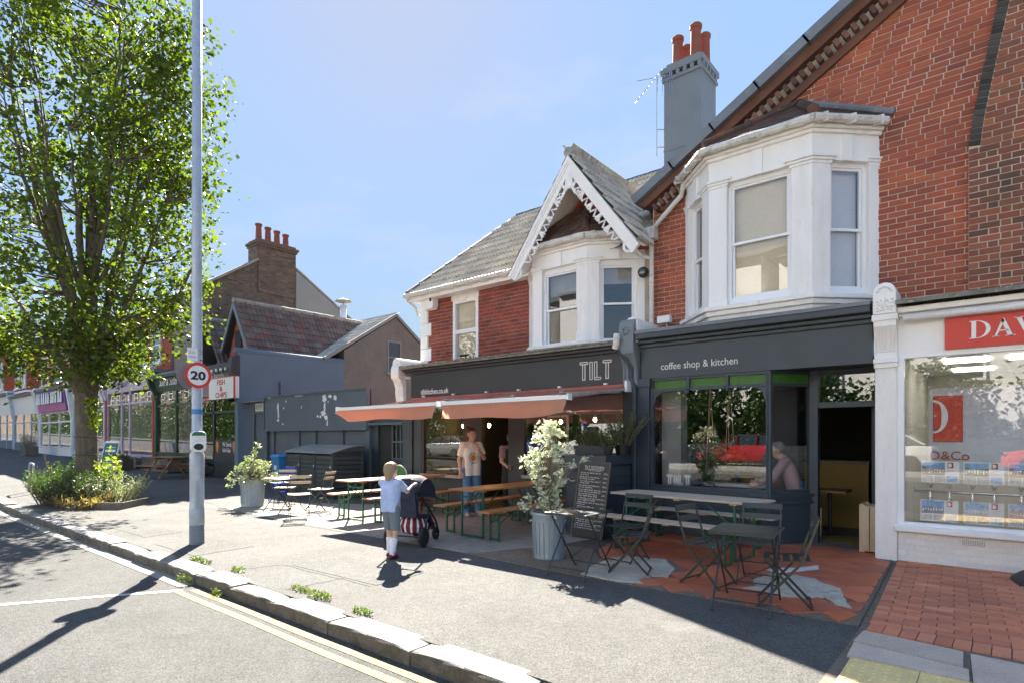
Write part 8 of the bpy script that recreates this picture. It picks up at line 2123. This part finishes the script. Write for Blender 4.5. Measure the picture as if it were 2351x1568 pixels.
# stooping customer in the pink jacket behind the shop window
J = default_pose()
J.update(pel=(0, -.08, .86), chest=(0, .04, 1.12), neck=(0, .11, 1.28), head=(0, .19, 1.39), shL=(-.16, .08, 1.23), shR=(.16, .08, 1.23), elL=(-.20, .26, .95), wrL=(-.15, .46, .86), haL=(-.13, .55, .84), elR=(.2, .26, .95), wrR=(.15, .46, .88), haR=(.13, .55, .86), hpL=(-.085, -.08, .84), hpR=(.085, -.08, .84), knL=(-.095, .0, .46), knR=(.095, .0, .46))
def gl(t, v, S):
    h = v('head'); mb = MB()
    for s in (1, -1): mb.tube([(h[0]+s*.033*S+.022*math.cos(a), h[1]+.085*S, h[2]-.01+.018*math.sin(a)) for a in np.linspace(0, 2*PI, 11)], .003, 4)
    mb.tube([(h[0]-.05, h[1]+.08, h[2]), (h[0]-.088, h[1], h[2])], .003, 4); mb.build('glasses', 'black', t)
    mb = MB(); mb.tube([(-.12, .12, 1.2), (0, -.03, 1.05), (.18, -.05, .84)], .012, 6); mb.build('bag_strap', 'black', t)
    mb = MB(); mb.cbox((.2, .02, .76), (.08, .26, .2)); mb.build('shoulder_bag', 'black', t, bevel=.03)
person('grey-haired person in a pink jacket stooping behind the coffee shop corner window', (-2.40, 9.60, .02), rz_to((-.95, -.2)), J, sc=.96, pitch=.45, hair='hair_grey', top='pink', bottom=('denim', .06, .95), shoes=('shoe', None), sleeve=.9, extra=gl, hem=.84)

M['pave_pale'] = mat('pale_concrete_yard', (.38, .37, .35), .9, var=.15)  # yard opposite made pale to bounce sun onto the shop fronts
# ================================================================== ACROSS THE ROAD (seen in the window reflections)
mb = MB(); mb.box((-90, -40, -.2), (50, -10.0-1.9+1.8, .25)) if False else mb.box((-320, -45, -.2), (50, -9.9, .24)); mb.build('forecourt', 'pave_pale', kind='structure')
def car(label, x, y, z, paint, L=4.25, Wc=.89, Hc=1.5, van=False, group='cars parked across the road'):
    """front towards -x"""
    t = thing('parked_van' if van else 'parked_car', label, 'van' if van else 'car', (x, y, z), 0, None if van else group)
    if van: st = [(-2.7, .55, .75, .78), (-2.55, .35, 1.0, .92), (-1.9, .28, 1.18, .97), (-1.0, .28, 1.25, .98), (2.6, .28, 1.3, .98), (2.7, .35, 1.25, .96)]; cab = [(-1.75, 1.16, 1.20, .90), (-1.0, 1.2, 2.0, .86), (-.6, 1.2, 2.36, .82), (2.6, 1.25, 2.42, .84), (2.68, 1.25, 2.3, .84)]
    else: st = [(-L/2, .38, .62, .60), (-L/2+.18, .24, .78, .80), (-L/2+.9, .20, .92, Wc), (-.3, .20, .96, Wc), (L/2-.7, .20, 1.0, Wc), (L/2-.08, .26, 1.0, .82), (L/2, .40, .92, .70)]; cab = [(-L/2+1.05, .92, .95, .78), (-L/2+1.85, .95, Hc-.08, .66), (-.05, .95, Hc, .64), (L/2-.95, .98, Hc-.06, .62), (L/2-.28, 1.0, 1.08, .68)]
    def loft(secs, ring, name, m, par):
        mb = MB(); k = None
        for s_ in secs:
            r_ = ring(*s_); k = len(r_); mb.v += r_
        for i in range(len(secs)-1):
            for j in range(k): mb.f.append((i*k+j, i*k+(j+1) % k, (i+1)*k+(j+1) % k, (i+1)*k+j))
        mb.f.append(tuple(range(k))); mb.f.append(tuple((len(secs)-1)*k+j for j in reversed(range(k))))
        return mb.build(name, m, par, smooth=False, bevel=.03)
    b_ = loft(st, lambda x, zb, zt, w: [(x, -w*.94, zb), (x, -w, zb+.15), (x, -w*1.0, (zb+zt)/2+.05), (x, -w*.93, zt), (x, w*.93, zt), (x, w, (zb+zt)/2+.05), (x, w, zb+.15), (x, w*.94, zb)], 'body', paint, t)
    loft(cab, lambda x, zb, zt, w: [(x, -w*(1.12), zb-.05), (x, -w, zt-.06), (x, -w*.85, zt), (x, w*.85, zt), (x, w, zt-.06), (x, w*1.12, zb-.05)], 'cabin', paint if van else 'carglass', t)
    if van:
        mb = MB(); mb.prism([(-1.68, 1.25), (-1.02, 1.95), (-.3, 1.95), (-.3, 1.25)], 'y', .868, .93); mb.build('side_window', 'carglass', t)
        mb = MB(); mb.quad((-1.72, -.8, 1.22), (-1.72, .8, 1.22), (-1.05, .74, 2.0), (-1.05, -.74, 2.0)); mb.v = [(x-.03, y, z) for x, y, z in mb.v]; mb.build('windscreen', 'carglass', t)
        text('lettering', 'REMOVALS', .42, (2.2, .96, 1.55), 'sign_black', t, rot=(PI/2, 0, PI), world=False)
    else:
        mb = MB(); q = cab[1:4]
        for (xa, _, za, wa), (xb, _, zb2, wb_) in zip(q, q[1:]): mb.add([(xa, -wa*.88, za+.012), (xb, -wb_*.88, zb2+.012), (xb, wb_*.88, zb2+.012), (xa, wa*.88, za+.012)], [(0, 1, 2, 3)])
        for s in (1, -1):
            for px in (-.15, .75): mb.bar((px, s*.742, .95), (px+.05, s*.67, Hc-.06), .07, .03)
            mb.bar((-L/2+1.1, s*.80, .96), (-L/2+1.85, s*.675, Hc-.10), .06, .04); mb.bar((L/2-.95, s*.64, Hc-.07), (L/2-.3, s*.72, 1.05), .16, .05)
        mb.build('roof', paint, t)
        for s in (1, -1): mb = MB(); mb.cbox((-L/2+.16, s*.6, .68), (.12, .32, .14)); mb.build('headlight', 'steel', t, bevel=.02)
        for s in (1, -1): mb = MB(); mb.cbox((-L/2+1.45, s*.93, 1.0), (.12, .16, .11)); mb.build('mirror', paint, t, bevel=.02)
    for xx in ((-1.85, 1.55) if van else (-L/2+.82, L/2-.78)):
        for s in (1, -1):
            mb = MB(); mb.lathe([(.2, -.1), (.31, -.1), (.325, -.05), (.325, .05), (.31, .1), (.2, .1)], (0, 0, 0), 22); mb.v = [(xx+a, s*.80+c, .325+b2) for a, b2, c in mb.v]; wh = mb.build('wheel', 'rubber', t)
            mb = MB(); mb.lathe([(.21, .0), (.22, .02)], (0, 0, 0), 20)
            for k in range(10): a = 2*PI*k/10; mb.bar((0, 0, .03), (.2*math.cos(a), .2*math.sin(a), .03), .03, .02)
            mb.v = [(xx+a, s*(.80+.09)+s*c, .325+b2) for a, b2, c in mb.v]; mb.build('rim', 'steel', wh)
    return t
car('red hatchback across the road, mirrored in the coffee shop window', -9.2, -10.9, .24, 'carp_red')
car('white delivery van across the road, mirrored in the cafe window under the awning', -16.5, -10.9, .24, 'carp_white', van=True)
car('silver hatchback across the road, mirrored in the left cafe window', -29.4, -10.9, .24, 'carp_silver')
car('white hatchback across the road, mirrored at the left of the estate agent window', -3.9, -10.9, .24, 'carp_white')
car('orange-red car across the road, mirrored at the right of the estate agent window', 2.3, -10.9, .24, 'carp_orange')
car('dark car across the road, mirrored behind the cream shrub', -23.5, -10.9, .24, 'chair_blue')
def far_tree(label, x, y, h, r, seed, low=.25):
    t = thing('tree', label, 'tree', (x, y, .24), 0, 'trees across the road'); r_ = np.random.RandomState(seed)
    mb = MB(); mb.tube([(0, 0, 0), (.1, 0, h*.4), (0, .1, h*.8)], [.22, .16, .05], 8)
    for k in range(6): a = k*1.05; mb.tube([(0, 0, h*(.25+.06*k)), (r*.6*math.cos(a), r*.6*math.sin(a), h*(.45+.07*k))], [.08, .03], 6)
    mb.build('trunk', 'bark', t)
    n_ = 90; C2 = []
    while len(C2) < n_:
        p = r_.uniform(-1, 1, 3)
        if .3 < np.linalg.norm(p) < 1: C2.append((p[0]*r, p[1]*r, h*(low+(1-low)*(p[2]*.5+.5))))
    C2 = np.array(C2); P = (C2[:, None, :]+r_.normal(size=(n_, 62, 3))*r*.16).reshape(-1, 3)
    v, f = leaves_np(P, .26, seed, 1.5, .0); np_obj('crown', v, f, 'leaf_hedge', t)
for i, (x, y, h, r_) in enumerate(((-38, -14.6, 5, 2.7), (-31, -14.8, 5, 2.6), (-24.5, -14.4, 4.8, 2.7), (-18.5, -14.8, 5, 2.6), (-13.0, -14.3, 4.7, 2.7), (-8.0, -14.6, 5.2, 2.8), (-2.6, -14.9, 4.6, 2.4), (3.6, -14.8, 5, 2.7), (-46, -14.6, 5, 2.8), (-55, -14.6, 5, 2.8), (-68, -14.6, 5.2, 2.8), (-85, -14.6, 5, 2.8))):
    far_tree(['dense tree across the road, far left behind the dark car', 'dense tree across the road behind the silver hatchback', 'dense tree across the road behind the dark car', 'dense tree across the road behind the white van', 'dense tree across the road between the van and the red hatchback', 'dense tree across the road right behind the red hatchback', 'low dense tree across the road behind the white hatchback', 'dense tree across the road behind the orange-red car', 'dense tree across the road facing the lilac shop', 'dense tree across the road facing the purple banner', 'dense tree across the road facing the farthest shops', 'dense tree across the road beyond the farthest shops'][i], x, y, h, r_, 60+i, .12)
hg = thing('hedge', 'long dark garden hedge across the road behind the parked cars', 'hedge', (-14, -13.2, .24))
mb = MB(); mb.box((-300, -.25, 0), (22, .25, 1.3)); mb.build('core', 'leaf_hedge', hg)
r_ = np.random.RandomState(3); P = np.stack([r_.uniform(-150, 22, 40000), r_.uniform(-.5, .5, 40000), r_.uniform(.05, 2.0, 40000)], 1); v, f = leaves_np(P, .17, 12, 1.5, .1); np_obj('foliage', v, f, 'leaf_hedge', hg)
r_ = np.random.RandomState(8); n9 = 60000; X_ = r_.uniform(-170, -42, n9); P = np.stack([X_, -14.6+r_.uniform(-1.4, 1.4, n9), .3+r_.uniform(0, 1, n9)*(5.5+1.5*np.sin(X_*.55)+.8*np.sin(X_*1.7))], 1)
v, f = leaves_np(P, .34, 13, 1.5, .0); np_obj('tree_belt', v, f, 'leaf_hedge', kind='stuff')
for i, (x0, x1, hh) in enumerate(((-48, -26, 11.6), (-25, -10.5, 12.2), (-9.5, 12, 11.8), (-80, -49, 10.5), (-310, -82, 10))):  # white blocks are kept near and tall to bounce sun onto the fronts
    t = thing('far_house', ['white rendered houses across the road, left in the window reflections', 'white painted brick houses across the road, behind the white van', 'white rendered houses across the road, behind the red hatchback', 'terrace across the road facing the lilac shop', 'terrace across the road beyond the left picture edge'][i], 'house', ((x0+x1)/2, -17.6, .24))
    mb = MB(); mb.box((x0, -30, 0), (x1, -17.6, hh)); mb.build('wall', ('white_brick', 'white_brick', 'white_brick', 'brick_brown', 'brick_brown')[i], t, True)
    mb = MB(); mb.prism([(-30.4, hh), (-17.2, hh), (-24, hh+2.4)], 'x', x0-.2, x1+.2); mb.build('roof', 'slate', t, True)
    k = x0+1.5
    if x0 < -300: k = -170
    while k < x1-2:
        for z0 in (1.0, 4.4, 7.8):
            mb = MB(); mb.box((k, -17.6, z0), (k+.12, -17.5, z0+1.7)); mb.box((k+1.4, -17.6, z0), (k+1.52, -17.5, z0+1.7)); mb.box((k, -17.6, z0+1.6), (k+1.52, -17.5, z0+1.72)); mb.box((k, -17.6, z0-.12), (k+1.52, -17.45, z0)); mb.box((k, -17.6, z0+.8), (k+1.52, -17.52, z0+.88)); wf = mb.build('window', 'upvc', t, True)
            mb = MB(); mb.box((k+.1, -17.6, z0), (k+1.42, -17.55, z0+1.62)); mb.build('pane', 'carglass', wf)
        k += 3.1

# lettering as plain meshes
bpy.context.view_layer.update()
_dg = bpy.context.evaluated_depsgraph_get()
for o in [o for o in SC.objects if o.type == 'FONT']:
    me = bpy.data.meshes.new_from_object(o.evaluated_get(_dg)); me.name = 'lettering'
    n_ = bpy.data.objects.new('lettering', me); COL.objects.link(n_)
    n_.parent = o.parent; n_.matrix_parent_inverse = o.matrix_parent_inverse.copy()
    n_.location, n_.rotation_euler, n_.scale = o.location, o.rotation_euler, o.scale
    bpy.data.objects.remove(o)
